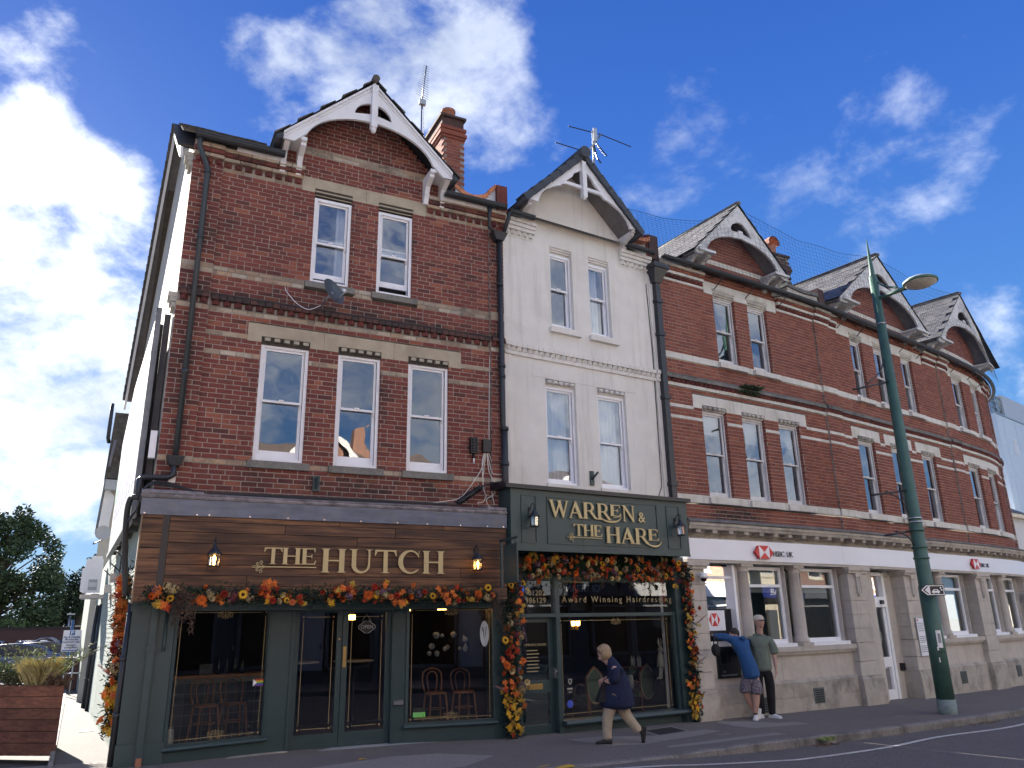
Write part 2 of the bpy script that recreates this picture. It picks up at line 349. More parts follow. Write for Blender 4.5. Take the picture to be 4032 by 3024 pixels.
M['white_paint'] = mat('white_gloss_paint', (.80,.81,.84), .4, .03, 4, grime=(.55,.54,.5), gscale=3, gamt=.25)
M['white_upvc'] = mat('white_window_frame', (.82,.84,.88), .35, .02, 4)
M['white_flaky'] = mat('white_flaking_paint', (.66,.66,.67), .6, .08, 8, grime=(.30,.29,.28), gscale=4, gamt=.6, bmp=.3)
M['barge'] = mat('bargeboard_paint', (.74,.75,.77), .5, .04, 5, grime=(.42,.42,.41), gscale=2.5, gamt=.4)
M['barge_old'] = mat('bargeboard_worn', (.60,.61,.61), .7, .12, 6, grime=(.20,.20,.20), gscale=3.5, gamt=.7, bmp=.3)
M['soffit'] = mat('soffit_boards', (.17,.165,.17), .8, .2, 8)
M['gutter'] = mat('black_gutter', (.022,.026,.032), .45, .1, 6)
M['iron'] = mat('black_iron', (.02,.024,.032), .4, .15, 9)
M['pipe_grey'] = mat('dark_pipe', (.035,.045,.05), .45, .1, 6)
M['lead'] = mat('lead_flashing', (.115,.135,.185), .5, .25, (3,3,11), grime=(.20,.19,.18), gscale=5, gamt=.6, bmp=.2, bscale=20, spec=.6)
M['lead_pale'] = mat('bright_lead', (.42,.44,.46), .5, .15, 6)
M['cornice_peel'] = mat('peeling_cornice', (.26,.235,.24), .9, .3, 12, grime=(.06,.055,.05), gscale=3.5, gamt=.9, bmp=.9, bscale=24)
M['wood'] = None
def wood_mat(name, cols, grain=(1.3, 14, 26), rough=.65, dark=(.02,.014,.012)):
    m, nt, p = new_mat(name); g = geo(nt); oi = N(nt, 'ShaderNodeObjectInfo').outputs['Random']
    ad = N(nt, 'ShaderNodeVectorMath', operation='ADD'); L(nt, g, ad.inputs[0])
    cb = N(nt, 'ShaderNodeCombineXYZ'); L(nt, MA(nt, 'MULTIPLY', oi, 9), cb.inputs[0]); L(nt, MA(nt, 'MULTIPLY', oi, 31), cb.inputs[2]); L(nt, cb.outputs[0], ad.inputs[1])
    n1 = noise_(nt, ad.outputs[0], grain, 8, .65); n2 = noise_(nt, ad.outputs[0], (.9, 3, 5), 4)
    c = ramp(nt, MA(nt, 'ADD', MA(nt, 'MULTIPLY', n1, .6), MA(nt, 'MULTIPLY', n2, .4)), [(.32, cols[0]), (.47, cols[1]), (.62, cols[2])])
    c = mixc(nt, 1.0, c, ramp(nt, oi, [(0, (.72,)*3), (1, (1.25,)*3)]), 'MULTIPLY')
    L(nt, c, p.inputs['Base Color']); p.inputs['Roughness'].default_value = rough; p.inputs['Specular IOR Level'].default_value = .35; bump(nt, p, n1, .35, .004)
    MATS[name] = m; return m
M['wood'] = wood_mat('dark_stained_planks', [(.022,.016,.016),(.085,.043,.027),(.23,.115,.055)])
M['wood_plant'] = wood_mat('redwood_planks', [(.06,.022,.015),(.16,.06,.034),(.26,.105,.055)])
M['timber_grey'] = wood_mat('weathered_timber', [(.12,.13,.14),(.2,.215,.235),(.27,.28,.30)], (14,14,2))
M['timber_dark'] = wood_mat('dark_timber', [(.03,.03,.035),(.06,.06,.065),(.09,.09,.09)], (14,14,2))
M['chairwood'] = wood_mat('bentwood', [(.16,.07,.03),(.26,.12,.05),(.36,.18,.08)], (9,9,3), .4)
M['green'] = mat('dark_green_paint', (.026,.052,.056), .42, .07, 3, grime=(.04,.066,.068), gscale=2, gamt=.3, bmp=.06, bscale=30)
M['green2'] = mat('sage_green_fascia', (.032,.060,.063), .45, .06, 3, grime=(.045,.07,.072), gscale=2, gamt=.3, bmp=.04)
M['gold'] = mat('matt_gold_letters', (.50,.40,.205), .45, .04, 8, metal=.15)
M['goldline'] = mat('gilt_line', (.42,.32,.15), .4, .1, 20)
M['gold_dark'] = mat('letter_sides', (.10,.075,.035), .6, .1, 8)
M['stone'] = mat('bath_stone', (.52,.48,.43), .88, .07, 5, grime=(.36,.32,.28), gscale=1.6, gamt=.6, bmp=.2, bscale=60, streak=((.33,.30,.26), .5))
M['stone_base'] = mat('stained_plinth_stone', (.42,.385,.335), .9, .1, 5, grime=(.17,.155,.125), gscale=2.2, gamt=.85, bmp=.35, bscale=50)
M['stone_cornice'] = mat('weathered_cornice_stone', (.44,.40,.345), .9, .12, 7, grime=(.14,.13,.12), gscale=2.5, gamt=.75, bmp=.4)
M['mould'] = mat('mossy_lead_capping', (.17,.165,.155), .9, .3, 9, grime=(.05,.05,.045), gscale=2.5, gamt=.8, bmp=.5)
M['sign_white'] = mat('white_sign_panel', (.80,.82,.88), .35, .015, 2)
M['red'] = mat('logo_red', (.58,.02,.025), .35, .02, 5)
M['white_flat'] = mat('white_print', (.82,.82,.84), .5, .02, 5)
M['black'] = mat('black_plastic', (.012,.013,.016), .4, .1, 8)
M['blackgloss'] = mat('black_glossy_panel', (.008,.009,.012), .12, .1, 8)
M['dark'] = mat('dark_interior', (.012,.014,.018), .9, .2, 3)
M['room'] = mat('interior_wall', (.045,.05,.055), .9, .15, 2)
M['room_pale'] = mat('interior_pale_wall', (.16,.165,.17), .9, .1, 2)
M['room_floor'] = mat('interior_floor', (.05,.04,.035), .6, .2, 3)
M['curtain'] = mat('net_curtain', (.55,.62,.70), .9, .12, (28,28,.6))
M['blind'] = mat('grey_blind', (.40,.43,.45), .8, .05, 5)
M['steel'] = mat('galvanised_steel', (.33,.35,.37), .35, .1, 9, metal=.8)
M['chrome'] = mat('bright_metal', (.55,.56,.58), .25, .05, 9, metal=.9)
M['brass'] = mat('brass', (.48,.33,.12), .35, .1, 20, metal=.8)
M['glass_up'] = glass_mat('upper_window_glass', refl=.18, wav=.006, wscale=1.5, boost=1.4)
M['glass_shop'] = glass_mat('shop_window_glass', tint=(.80,.84,.84), refl=.055, wav=.0007, wscale=1.3, boost=1.2)
M['glass_bank'] = glass_mat('bank_window_glass', tint=(.75,.8,.8), refl=.04, wav=.001, wscale=1.3, boost=1.2)
M['glass_lamp'] = glass_mat('lantern_glass', refl=.12, wav=0)
M['terracotta'] = mat('terracotta', (.36,.145,.085), .8, .15, 9, grime=(.14,.08,.06), gscale=4, gamt=.6)
M['coping'] = mat('orange_creasing', (.55,.22,.11), .8, .15, 20, obj=.15)
M['slate'] = mat('roof_slate', (.085,.083,.088), .6, .2, 9, obj=.35, grime=(.15,.13,.10), gscale=5, gamt=.5, bmp=.2)
M['tile'] = mat('charcoal_tile', (.035,.043,.055), .55, .12, 9, obj=.12, bmp=.1)
M['tile_brown'] = mat('brown_roof_tile', (.075,.066,.056), .85, .3, 22, obj=.3, grime=(.14,.13,.10), gscale=7, gamt=.6, bmp=.5)
M['asphalt'] = None
# ------------------------------------------------------------------ brickwork
CH, BL, J = .0775, .235, .0125
proto('brick', lambda: MB().box(-(BL-J)/2, (BL-J)/2, -.0045, .03, -(CH-J)/2, (CH-J)/2))
proto('brick_b', lambda: MB().hexa([(-.1105,-.006,-.0315),(.110,-.004,-.0325),(.110,.03,-.0325),(-.1105,.03,-.0315),(-.111,-.0035,.0325),(.1105,-.0055,.031),(.1105,.03,.031),(-.111,.03,.0325)]))
def cuts(a, b, ex):
    out = [(a, b)]
    for (c, d) in ex:
        nn = []
        for (p, q) in out:
            if d <= p or c >= q: nn.append((p, q)); continue
            if c > p: nn.append((p, c))
            if d < q: nn.append((d, q))
        out = nn
    return [x for x in out if x[1]-x[0] > .012]
class Brickwork:
    def __init__(s, parent, fr, m, mortar, zb=3.52):
        s.p, s.fr, s.m, s.mortar, s.zb = parent, fr, m, mortar, zb; s.full = {}; s.cut = {}; s.core = MB(fr)
    def area(s, s0, s1, z0, z1, ex=(), o=0., stripes=(), lim=None, depth=.2, phase=0.):
        k0 = int(math.floor((z0-s.zb)/CH+.5)); k1 = int(math.floor((z1-s.zb)/CH+.5))
        for k in range(k0, k1):
            za, zc = s.zb+k*CH, s.zb+(k+1)*CH; zm = (za+zc)/2
            a, b = s0, s1
            if lim: a, b = max(a, lim(zm)[0]), min(b, lim(zm)[1])
            if b-a < .03: continue
            exs = [(e[0], e[1]) for e in ex if e[2] < zm < e[3]]
            m = s.m
            for (y0, y1, mm) in stripes:
                if y0 < zm < y1: m = mm
            for (p, q) in cuts(a, b, exs):
                n = max(1, int((q-p)/.6)) if s.fr is fr_c else 1
                s.core.box(p, q, o-depth, o-.001, za, zc, seg=n)
                x = s0-phase-(BL/2 if k % 2 else 0)-(BL*.25 if (k % 7) == 3 else 0)
                while x < q:
                    c, d = x, x+BL
                    # now and then a pair of headers
                    x = d
                    hdr = ((k*7919+int(c*1000)//235*31) % 11) == 0
                    for (c2, d2) in ([(c, c+BL/2), (c+BL/2, d)] if hdr else [(c, d)]):
                        e, f = max(c2, p), min(d2, q)
                        if f-e < .02: continue
                        if e == c2 and f == d2 and not hdr:
                            w = s.fr((e+f)/2, o+R.uniform(-.0012, .0012), zm+R.uniform(-.0015, .0015))
                            s.full.setdefault(m.name, []).append(('brick' if R.random() < .5 else 'brick_b', w, ang(s.fr, (e+f)/2)))
                        else:
                            cb = s.cut.setdefault(m.name, MB(s.fr)); cb.hasr = True; cb.cur = R.random(); jj = R.uniform(-.0012, .0012)
                            cb.box(e+J/2 if e == c2 else e, f-J/2 if f == d2 else f, o-.03, o+.0045+jj, za+J/2, zc-J/2)
    def reveal(s, sx, side, z0, z1, o0=-.13, o=0., m=None):
        """bricks seen on the cheek of an opening; side=+1: cheek faces +s"""
        k0 = int(math.floor((z0-s.zb)/CH+.5)); k1 = int(math.floor((z1-s.zb)/CH+.5))
        cb = s.cut.setdefault((m or s.m).name, MB(s.fr)); cb.hasr = True
        for k in range(k0, k1):
            za, zc = s.zb+k*CH, s.zb+(k+1)*CH; cb.cur = R.random()
            ax = (sx-.02, sx+.006) if side > 0 else (sx-.006, sx+.02)
            if k % 2: cb.box(ax[0], ax[1], o0, o-.002, za+J/2, zc-J/2)
            else:
                cb.box(ax[0], ax[1], o0, o-.075, za+J/2, zc-J/2); cb.cur = R.random(); cb.box(ax[0], ax[1], o-.065, o-.002, za+J/2, zc-J/2)
    def done(s, limit=300):
        s.core.build('wall', s.mortar, s.p, recalc=False)
        for mn, it in s.full.items():
            pieces(s.p, 'brick', it, MATS[mn], limit if mn == s.m.name else 60)
        for mn, b in s.cut.items(): joined(s.p, 'brick', b, MATS[mn])
def dogtooth(parent, fr, m, s0, s1, z0, z1, o, pitch=.165, size=.058, limit=300):
    key = 'dog%.3f_%.3f' % (z1-z0, size)
    h = (z1-z0)/2
    def mk():
        q = MB(); q.add([(-size,.0,-h),(0,-size,-h),(size,.0,-h),(-size,.0,h),(0,-size,h),(size,.0,h),(-size,.04,-h),(size,.04,-h),(-size,.04,h),(size,.04,h)],
            [(0,1,4,3),(1,2,5,4),(3,4,5,9,8),(0,6,7,2,1),(2,7,9,5),(0,3,8,6)]); return q
    proto(key, mk)
    n = max(1, int(round((s1-s0)/pitch))); it = []
    for i in range(n):
        s = s0+(i+.5)*(s1-s0)/n; it.append((key, fr(s, o, (z0+z1)/2), ang(fr, s)))
    pieces(parent, 'dogtooth_brick', it, m, limit)
def row(parent, fr, m, name, s0, s1, z0, z1, o0, o1, pitch, gap=.01, limit=300):
    key = 'row%.3f_%.3f_%.3f' % (z1-z0, o1-o0, pitch); h = (z1-z0)/2-gap/2
    n = max(1, int(round((s1-s0)/pitch))); w = (s1-s0)/n; key += '_%.3f' % w
    proto(key, lambda: MB().box(-w/2+gap/2, w/2-gap/2, -(o1-o0), 0, -h, h))
    pieces(parent, name, [(key, fr(s0+(i+.5)*w, o0, (z0+z1)/2), ang(fr, s0+(i+.5)*w)) for i in range(n)], m, limit)
def band(parent, fr, m, name, s0, s1, z0, z1, o0, o1, **k):
    n = max(1, int((s1-s0)/.4)) if fr is fr_c else 1
    return MB(fr).box(s0, s1, o0, o1, z0, z1, seg=n).build(name, m, parent, recalc=False, **k)
# sash window: opening s0..s1, z0..z1; glass well back in the wall
def sash(parent, fr, s0, s1, z0, z1, mf, mg, zmid=None, o=-.10, fw_=.055, curtain=None, openb=0, depth=.5, topopen=0, sub=True, bot=.10, horns=True, blind=0):
    zmid = zmid or (z0+z1)/2
    w = link('window', None, parent); w['label'] = 'white sash window' if curtain is None else 'white sash window with pale curtain'
    b = MB(fr)
    b.box(s0, s0+fw_, o-.08, o+.03, z0, z1); b.box(s1-fw_, s1, o-.08, o+.03, z0, z1); b.box(s0+fw_, s1-fw_, o-.08, o+.03, z1-.05, z1); b.box(s0+fw_, s1-fw_, o-.08, o+.045, z0, z0+.045)
    b.box(s0+fw_-.012, s0+fw_, o+.0, o+.04, z0+.05, z1-.05) ; b.box(s1-fw_, s1-fw_+.012, o+.0, o+.04, z0+.05, z1-.05)
    b.build('frame', mf, w, recalc=False)
    a0, a1 = s0+fw_, s1-fw_; st = .04
    def sashp(za, zb, oo, bottom, top, nm):
        q = MB(fr); q.box(a0, a0+st, oo-.035, oo, za, zb); q.box(a1-st, a1, oo-.035, oo, za, zb); q.box(a0+st, a1-st, oo-.035, oo, za, za+bottom); q.box(a0+st, a1-st, oo-.035, oo, zb-top, zb)
        q.build(nm, mf, w, recalc=False)
        g = MB(fr); g.quad((a0+st, oo-.018, za+bottom), (a1-st, oo-.018, za+bottom), (a1-st, oo-.018, zb-top), (a0+st, oo-.018, zb-top)); g.build('pane', mg, w, recalc=False)
    lo = openb
    sashp(zmid-.02+topopen, z1-.05, o+.0, .035, .04, 'upper_sash')
    sashp(z0+.045+lo, zmid+.02+lo, o-.042, bot, .035, 'lower_sash')
    if horns:
        h = MB(fr)
        for x in (a0+.004, a1-.034): h.hexa([(x,o-.03,zmid-.075+topopen),(x+.03,o-.03,zmid-.075+topopen),(x+.03,o-.01,zmid-.075+topopen),(x,o-.01,zmid-.075+topopen),(x,o-.034,zmid-.018+topopen),(x+.03,o-.034,zmid-.018+topopen),(x+.03,o+.002,zmid-.018+topopen),(x,o+.002,zmid-.018+topopen)])
        h.box((a0+a1)/2-.04,(a0+a1)/2+.04,o-.02,o+.015,zmid+.012+topopen,zmid+.03+topopen)
        h.build('sash_horn', mf, w, recalc=False)
    # dark room behind
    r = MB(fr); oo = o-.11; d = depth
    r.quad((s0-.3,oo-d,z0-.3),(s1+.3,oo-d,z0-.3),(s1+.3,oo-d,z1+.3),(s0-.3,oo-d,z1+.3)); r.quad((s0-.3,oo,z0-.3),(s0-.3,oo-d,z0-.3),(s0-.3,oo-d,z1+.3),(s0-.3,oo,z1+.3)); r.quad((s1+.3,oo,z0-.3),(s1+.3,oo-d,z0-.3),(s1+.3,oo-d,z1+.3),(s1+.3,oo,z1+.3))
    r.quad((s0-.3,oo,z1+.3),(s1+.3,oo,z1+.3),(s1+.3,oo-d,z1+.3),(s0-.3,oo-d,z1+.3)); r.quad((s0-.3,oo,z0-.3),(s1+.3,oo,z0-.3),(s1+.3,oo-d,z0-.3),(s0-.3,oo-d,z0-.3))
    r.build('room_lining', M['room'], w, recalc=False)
    if curtain:
        c = MB(fr)
        for (ca, cb_) in curtain:
            x0, x1 = a0+(a1-a0)*ca, a0+(a1-a0)*cb_; n = max(3, int((x1-x0)/.022)); vs = []
            for i in range(n+1):
                x = x0+(x1-x0)*i/n; y = o-.16+.022*math.sin(i*1.35)+.008*math.sin(i*.6+1)
                vs += [(x, y, z0+.02), (x, y, z1-.03)]
            c.add(vs, [(2*i, 2*i+2, 2*i+3, 2*i+1) for i in range(n)], True)
        c.build('curtain', M['curtain'], w, recalc=False)
    if blind:
        MB(fr).box(a0, a1, o-.15, o-.14, z1-.05-blind, z1-.03).build('blind', M['blind'], w, recalc=False)
    return w
def arc(cx, cz, rx, rz, a0, a1, n): return [(cx+rx*math.cos(rad(a0+(a1-a0)*i/n)), cz+rz*math.sin(rad(a0+(a1-a0)*i/n))) for i in range(n+1)]
# ================================================================== brick building over the cafe
HU = thing('brick_building', 'tall red brick building with a white bargeboard gable above the plank-fronted cafe', 'building')
LWN = [(1.600,2.362),(2.828,3.560),(4.040,4.785)]; UWN = [(2.283,2.945),(3.420,4.070)]
ZL0, ZL1, ZU0, ZU1 = 4.09, 5.965, 7.165, 8.76
bw = Brickwork(HU, fr_h, M['brick_red'], M['mortar_pale'])
exl = [(a, b, ZL0, ZL1+.1) for a, b in LWN]+[(a, b, ZU0, ZU1+.15) for a, b in UWN]
exl += [(1.385,5.02,5.975,6.285),(2.06,4.315,8.85,9.12)]+[(a-.07,b+.09,3.96,4.10) for a, b in LWN]+[(2.2,3.03,7.03,7.16),(3.365,4.18,7.03,7.16)]
stz = [(3.955,4.10,M['cream_brick']),(7.01,7.165,M['cream_brick']),(6.415,6.485,M['cream_brick']),(5.98,6.05,M['cream_brick']),(5.67,5.745,M['cream_brick'])]
bw.area(.77, 5.59, 3.52, 6.49, exl, stripes=stz)
bw.area(.77, 5.59, 6.64, 8.93, exl, stripes=stz+[(8.86,8.93,M['cream_brick'])])
for a, b in ((.30,.77),(5.59,5.87)):
    bw.area(a, b, 3.52, 6.49, [], o=.045, stripes=stz[:3]+[(5.67,5.70,M['cream_brick'])]); bw.area(a, b, 6.64, 8.93, [], o=.045, stripes=[(7.01,7.165,M['cream_brick'])])
bw.area(1.62, 4.66, 9.09, 10.98, [(1.0,5,9.12-.01,9.12-.005)], stripes=[(9.57,9.715,M['cream_brick'])], lim=lambda z: (3.14-min(1.5,(11.02-z)*1.03), 3.14+min(1.5,(11.02-z)*1.03)))
for z0, z1, m_ in stz:
    for p_, q_ in cuts(.77, 5.59, [(e[0], e[1]) for e in exl if e[2] < (z0+z1)/2 < e[3]]): MB(fr_h).box(p_, q_, -.05, .0012, z0, z1).build('joint_backing', M['sill'], HU, recalc=False)
for a, b in LWN: bw.reveal(a, 1, ZL0, ZL1); bw.reveal(b, -1, ZL0, ZL1)
for a, b in UWN: bw.reveal(a, 1, ZU0, ZU1); bw.reveal(b, -1, ZU0, ZU1)
bw.done()
MB(fr_h).box(.30,5.87,-.5,-.2,3.3,3.9).build('wall', M['mortar'], HU)
# string course between the floors: dogtooth over cream bricks under dark headers
for s0, s1, dz in ((.79,5.58,0),(.33,.76,.045),(5.6,5.86,.045)):
    dogtooth(HU, fr_h, M['brick_dog'], s0, s1, 6.487, 6.562, .012+dz, limit=60)
    row(HU, fr_h, M['brick_dark'], 'header_brick', s0, s1, 6.562, 6.64, -.0+dz, .075+dz, .118, limit=60)
    MB(fr_h).box(s0-.02,s1+.02,-.1,-.006+dz,6.48,6.645).build('string_course', M['mortar'], HU)
    MB(fr_h).prism([(-.01+dz,6.64),(.07+dz,6.642),(.0+dz,6.70),(-.01+dz,6.70)], s0, s1).build('string_course', M['brick_dark'], HU)
# eaves corbels either side of the gable
for s0, s1 in ((.76,2.07),(4.325,5.6)):
    MB(fr_h).box(s0,s1,-.3,-.004,8.92,9.32).build('wall', M['mortar'], HU)
    dogtooth(HU, fr_h, M['brick_dog'], s0, s1, 8.935, 9.015, .008, limit=40)
    row(HU, fr_h, M['cream_brick'], 'brick', s0, s1-.02, 9.02, 9.09, 0, .075, .235, limit=20)
    row(HU, fr_h, M['brick_red'], 'brick', s0, s1-.01, 9.09, 9.168, 0, .10, .235, limit=20)
    row(HU, fr_h, M['cream_brick'], 'brick', s0, s1, 9.168, 9.245, 0, .12, .235, limit=20)
for s0, s1 in ((.30,.77),(5.59,5.90)):
    MB(fr_h).box(s0,s1,-.3,.04,8.92,9.34).build('wall', M['mortar'], HU)
    dogtooth(HU, fr_h, M['brick_dog'], s0+.02, s1, 8.935, 9.015, .05, limit=40)
    row(HU, fr_h, M['cream_brick'], 'brick', s0, s1, 9.02, 9.09, .04, .12, .235, limit=20)
    row(HU, fr_h, M['brick_red'], 'brick', s0, s1, 9.09, 9.168, .04, .145, .235, limit=20)
    row(HU, fr_h, M['cream_brick'], 'brick', s0, s1, 9.168, 9.245, .04, .16, .235, limit=20)
# sandstone lintels in blocks
for a, b in ((1.385,2.585),(2.59,3.778),(3.783,5.02)):
    pts = [(a,6.285),(a,5.98),(b,5.98),(b,6.285)]
    ex = [w for w in LWN if w[0] > a-.01 and w[1] < b+.01 or (w[0] < b and w[1] > a)]
    q = MB(fr_h)
    for p_, q_ in cuts(a, b, LWN): q.box(p_, q_, -.15, .012, 5.98, 6.083)
    q.box(a, b, -.15, .012, 6.083, 6.285); q.build('lintel_block', M['sand'], HU, recalc=False)
for a, b in ((2.062,3.185),(3.19,4.313)):
    q = MB(fr_h)
    for p_, q_ in cuts(a, b, UWN): q.box(p_, q_, -.15, .012, 8.845, 8.93)
    q.box(a, b, -.15, .012, 8.93, 9.12); q.build('lintel_block', M['sand'], HU, recalc=False)
M['blackstone'] = mat('sooty_moulding', (.055,.048,.04), .9, .3, 20)  # near-black colour for the recesses and stepped heads over the windows
M['dentil_pale'] = mat('dentil_limestone', (.36,.33,.26), .85, .15, 20)
for a, b in LWN:
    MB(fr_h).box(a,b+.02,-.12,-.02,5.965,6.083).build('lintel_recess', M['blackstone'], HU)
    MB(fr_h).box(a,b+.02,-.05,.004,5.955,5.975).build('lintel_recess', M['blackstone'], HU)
    proto('dentilH', lambda: MB().box(-.042,.042,-.04,.06,-.026,.026))
    pieces(HU, 'dentil', [('dentilH', (a+.09+i*(b-a-.16)/4, .0, 6.035), 0) for i in range(5)], M['dentil_pale'])
    sash(HU, fr_h, a+.005, b-.005, ZL0, ZL1, M['white_paint'], M['glass_up'], zmid=5.05, o=-.055, bot=.13)
    MB(fr_h).hexa([(a-.07,-.12,3.955),(b+.09,-.12,3.955),(b+.09,.065,3.965),(a-.07,.065,3.965),(a-.07,-.12,4.10),(b+.09,-.12,4.10),(b+.09,.065,4.075),(a-.07,.065,4.075)]).build('sill', M['sill'], HU)
for i, (a, b) in enumerate(UWN):
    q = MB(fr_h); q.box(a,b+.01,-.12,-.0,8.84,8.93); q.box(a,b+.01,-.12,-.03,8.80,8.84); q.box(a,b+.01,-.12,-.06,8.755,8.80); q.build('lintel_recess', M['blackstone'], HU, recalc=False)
    q = MB(fr_h); q.box(a+.01,b,-.02,.006,8.865,8.89); q.box(a+.01,b,-.045,-.022,8.81,8.825); q.build('lintel_moulding', M['sand'], HU, recalc=False)
    sash(HU, fr_h, a+.005, b-.005, ZU0, ZU1, M['white_paint'], M['glass_up'], zmid=7.93, o=-.05, openb=[.07,.13][i], curtain=[[(.70,.98)],None][i], bot=.10)
    MB(fr_h).hexa([(a-.08,-.12,7.03),(b+.10,-.12,7.03),(b+.10,.075,7.04),(a-.08,.075,7.04),(a-.08,-.12,7.165),(b+.10,-.12,7.165),(b+.10,.075,7.145),(a-.08,.075,7.145)]).build('sill', M['sill'], HU)
# gable: bargeboard with arch, half-moon opening and king post
OUT = [(3.14,11.05),(1.62,9.60),(1.62,9.47),(1.80,9.47)]+[(1.95,9.62),(2.0,9.66)]+arc(3.14,9.52,1.16,.71,172,90,10)[1:]+arc(3.14,9.52,1.16,.71,90,8,10)[1:-1]+[(4.28,9.66),(4.33,9.62),(4.48,9.47),(4.66,9.47),(4.66,9.60)]
hole = [(2.80,10.335)]+arc(3.14,10.335,.335,.28,180,0,12)[1:-1]+[(3.48,10.335)]+[(3.14,10.40)]
MB(fr_h).plate(OUT, [hole], .40, .45).build('bargeboard', M['barge'], HU)
q = MB(fr_h)   # raised mouldings up the rake
for sg in (-1, 1):
    for d, w, o in ((.0,.05,.03),(.10,.018,.014)):
        e = 3.14+sg*1.52; q.hexa([(3.14,.45,11.05-d),(e,.45,9.60-d),(e,.45+o,9.60-d),(3.14,.45+o,11.05-d),(3.14,.45,11.05-d-w),(e,.45,9.60-d-w),(e,.45+o,9.60-d-w),(3.14,.45+o,11.05-d-w)])
q.build('bargeboard_moulding', M['barge'], HU)
MB(fr_h).box(3.085,3.195,.40,.53,10.10,10.98).build('king_post', M['barge'], HU)
MB(fr_h).lathe([(.05,0.03),(.058,.0),(.045,-.02),(.05,-.045),(.03,-.08),(.0,-.09)], (3.14,.47,10.09), 12).build('pendant', M['barge'], HU)
def corbel(parent, fr, s, z1, z0, o1, m, w=.09):
    """shaped timber bracket: profile in (o,z)"""
    h = z1-z0
    prof = [(0,z1),(o1,z1),(o1,z1-.12*h),(o1-.05,z1-.16*h),(o1-.05,z1-.26*h),(o1-.10,z1-.30*h),(o1*.42,z1-.42*h),(o1*.28,z1-.62*h),(o1*.34,z1-.68*h),(o1*.24,z1-.80*h),(o1*.18,z0),(0,z0)]
    MB(fr).prism(prof, s-w/2, s+w/2).build('bracket', m, parent)
for s in (1.70,1.97,4.29,4.60): corbel(HU, fr_h, s, 9.60, 9.07, .44, M['barge'])
q = MB(fr_h); q.box(1.62,2.02,0,.42,9.56,9.60); q.box(4.26,4.66,0,.42,9.56,9.60); q.build('soffit', M['barge'], HU)
# roofs: tiles laid on a deck, over the cross gable and the main slope
def slope(parent, a, b, c, d, nu, nv, m, name='roof_tile', th=.03, lap=1.25, limit=300, stag=True, key=None, deck=M['gutter']):
    """a->b along the eave (bottom), d->c along the ridge; tiles in nu columns, nv rows"""
    a, b, c, d = map(Vector, (a, b, c, d)); MB().add([a, b, c, d], [(0,1,2,3)]).build('roof_deck', deck, parent, recalc=False)
    nrm = (b-a).cross(d-a).normalized(); nrm = nrm if nrm.z > 0 else -nrm
    du = (b-a).length/nu; dv = (d-a).length/nv; key = key or 'tile%.3f_%.3f' % (du, dv)
    proto(key, lambda: MB().hexa([(-du*.49,-.0,0),(du*.49,0,0),(du*.49,dv*lap,-.004),(-du*.49,dv*lap,-.004),(-du*.49,0,th),(du*.49,0,th),(du*.49,dv*lap,.006),(-du*.49,dv*lap,.006)]))
    ux = (b-a).normalized(); it = []
    for j in range(nv):
        p0 = a.lerp(d, j/nv); p1 = b.lerp(c, j/nv); wd = (p1-p0).length; vy = ((d-a).lerp(c-b, .5)).normalized(); vy = (vy-ux*vy.dot(ux)).normalized()
        k0 = -.5 if (j % 2 and stag) else 0.; n = int(round(wd/du))
        for i in range(n+(1 if k0 else 0)):
            x = (i+.5+k0)*du
            if x > wd+.01-du*.4 or x < -.01+du*.4: continue
            rot = Matrix((ux, vy, nrm)).transposed().to_4x4()
            it.append((key, None, 0, Matrix.Translation(p0+ux*x+nrm*(.012+R.uniform(0,.008))) @ rot @ Matrix.Rotation(R.uniform(-.012,.012), 4, 'Z')))
    pieces(parent, name, it, m, limit)
slope(HU, (1.50,-.5,9.50),(1.50,2.4,9.50),(3.14,2.4,11.10),(3.14,-.5,11.10), 12, 9, M['tile_brown'], limit=110)
slope(HU, (4.78,2.4,9.50),(4.78,-.5,9.50),(3.14,-.5,11.10),(3.14,2.4,11.10), 12, 9, M['tile_brown'], limit=60)
slope(HU, (.10,-.22,9.30),(1.62,-.22,9.30),(1.62,2.0,10.86),(.02,2.0,10.86), 8, 12, M['tile_brown'], limit=120)
slope(HU, (4.66,-.22,9.30),(5.70,-.22,9.30),(5.70,2.0,10.86),(4.66,2.0,10.86), 5, 12, M['tile_brown'], limit=40)
MB().tube([(3.14,-.55,11.12),(3.14,2.4,11.12)], .07, 8).build('ridge_tile', M['tile_brown'], HU)
MB().add([(.02,2.0,10.80),(5.8,2.0,10.80),(5.8,6.6,6.5),(-.10,6.6,6.5)],[(0,1,2,3)]).build('roof_deck', M['tile_brown'], HU)
def gutter(parent, fr, s0, s1, z, o, r=.055, m=None, n=1):
    b = MB(fr)
    for k in range(n):
        a, c = s0+(s1-s0)*k/n, s0+(s1-s0)*(k+1)/n
        pr = [(o+r*math.cos(rad(t)), z+r*math.sin(rad(t))) for t in range(0, -181, -30)]; pr += [(o-r+.008, z+.0),(o+r-.008, z+.0)][::1]
        b.prism(pr[:-2], a, c)
        b.box(a, c, o+r-.004, o+r+.008, z-.005, z+.02)
    return b.build('gutter', m or M['gutter'], parent)
gutter(HU, fr_h, .30, 1.70, 9.31, .24, .07); gutter(HU, fr_h, 4.60, 5.86, 9.30, .24, .07)
MB(fr_h).box(.95,1.68,.12,.135,9.22,9.29).build('fascia_board', M['barge'], HU); MB(fr_h).box(4.6,5.5,.12,.135,9.20,9.28).build('fascia_board', M['barge'], HU)
for sg, sx in ((-1,1.56),(1,4.72)):   # gutters up the sides of the cross gable
    MB().tube([(sx,-.48,9.50),(sx,.9,9.50)], .065, 8).build('gutter', M['gutter'], HU)
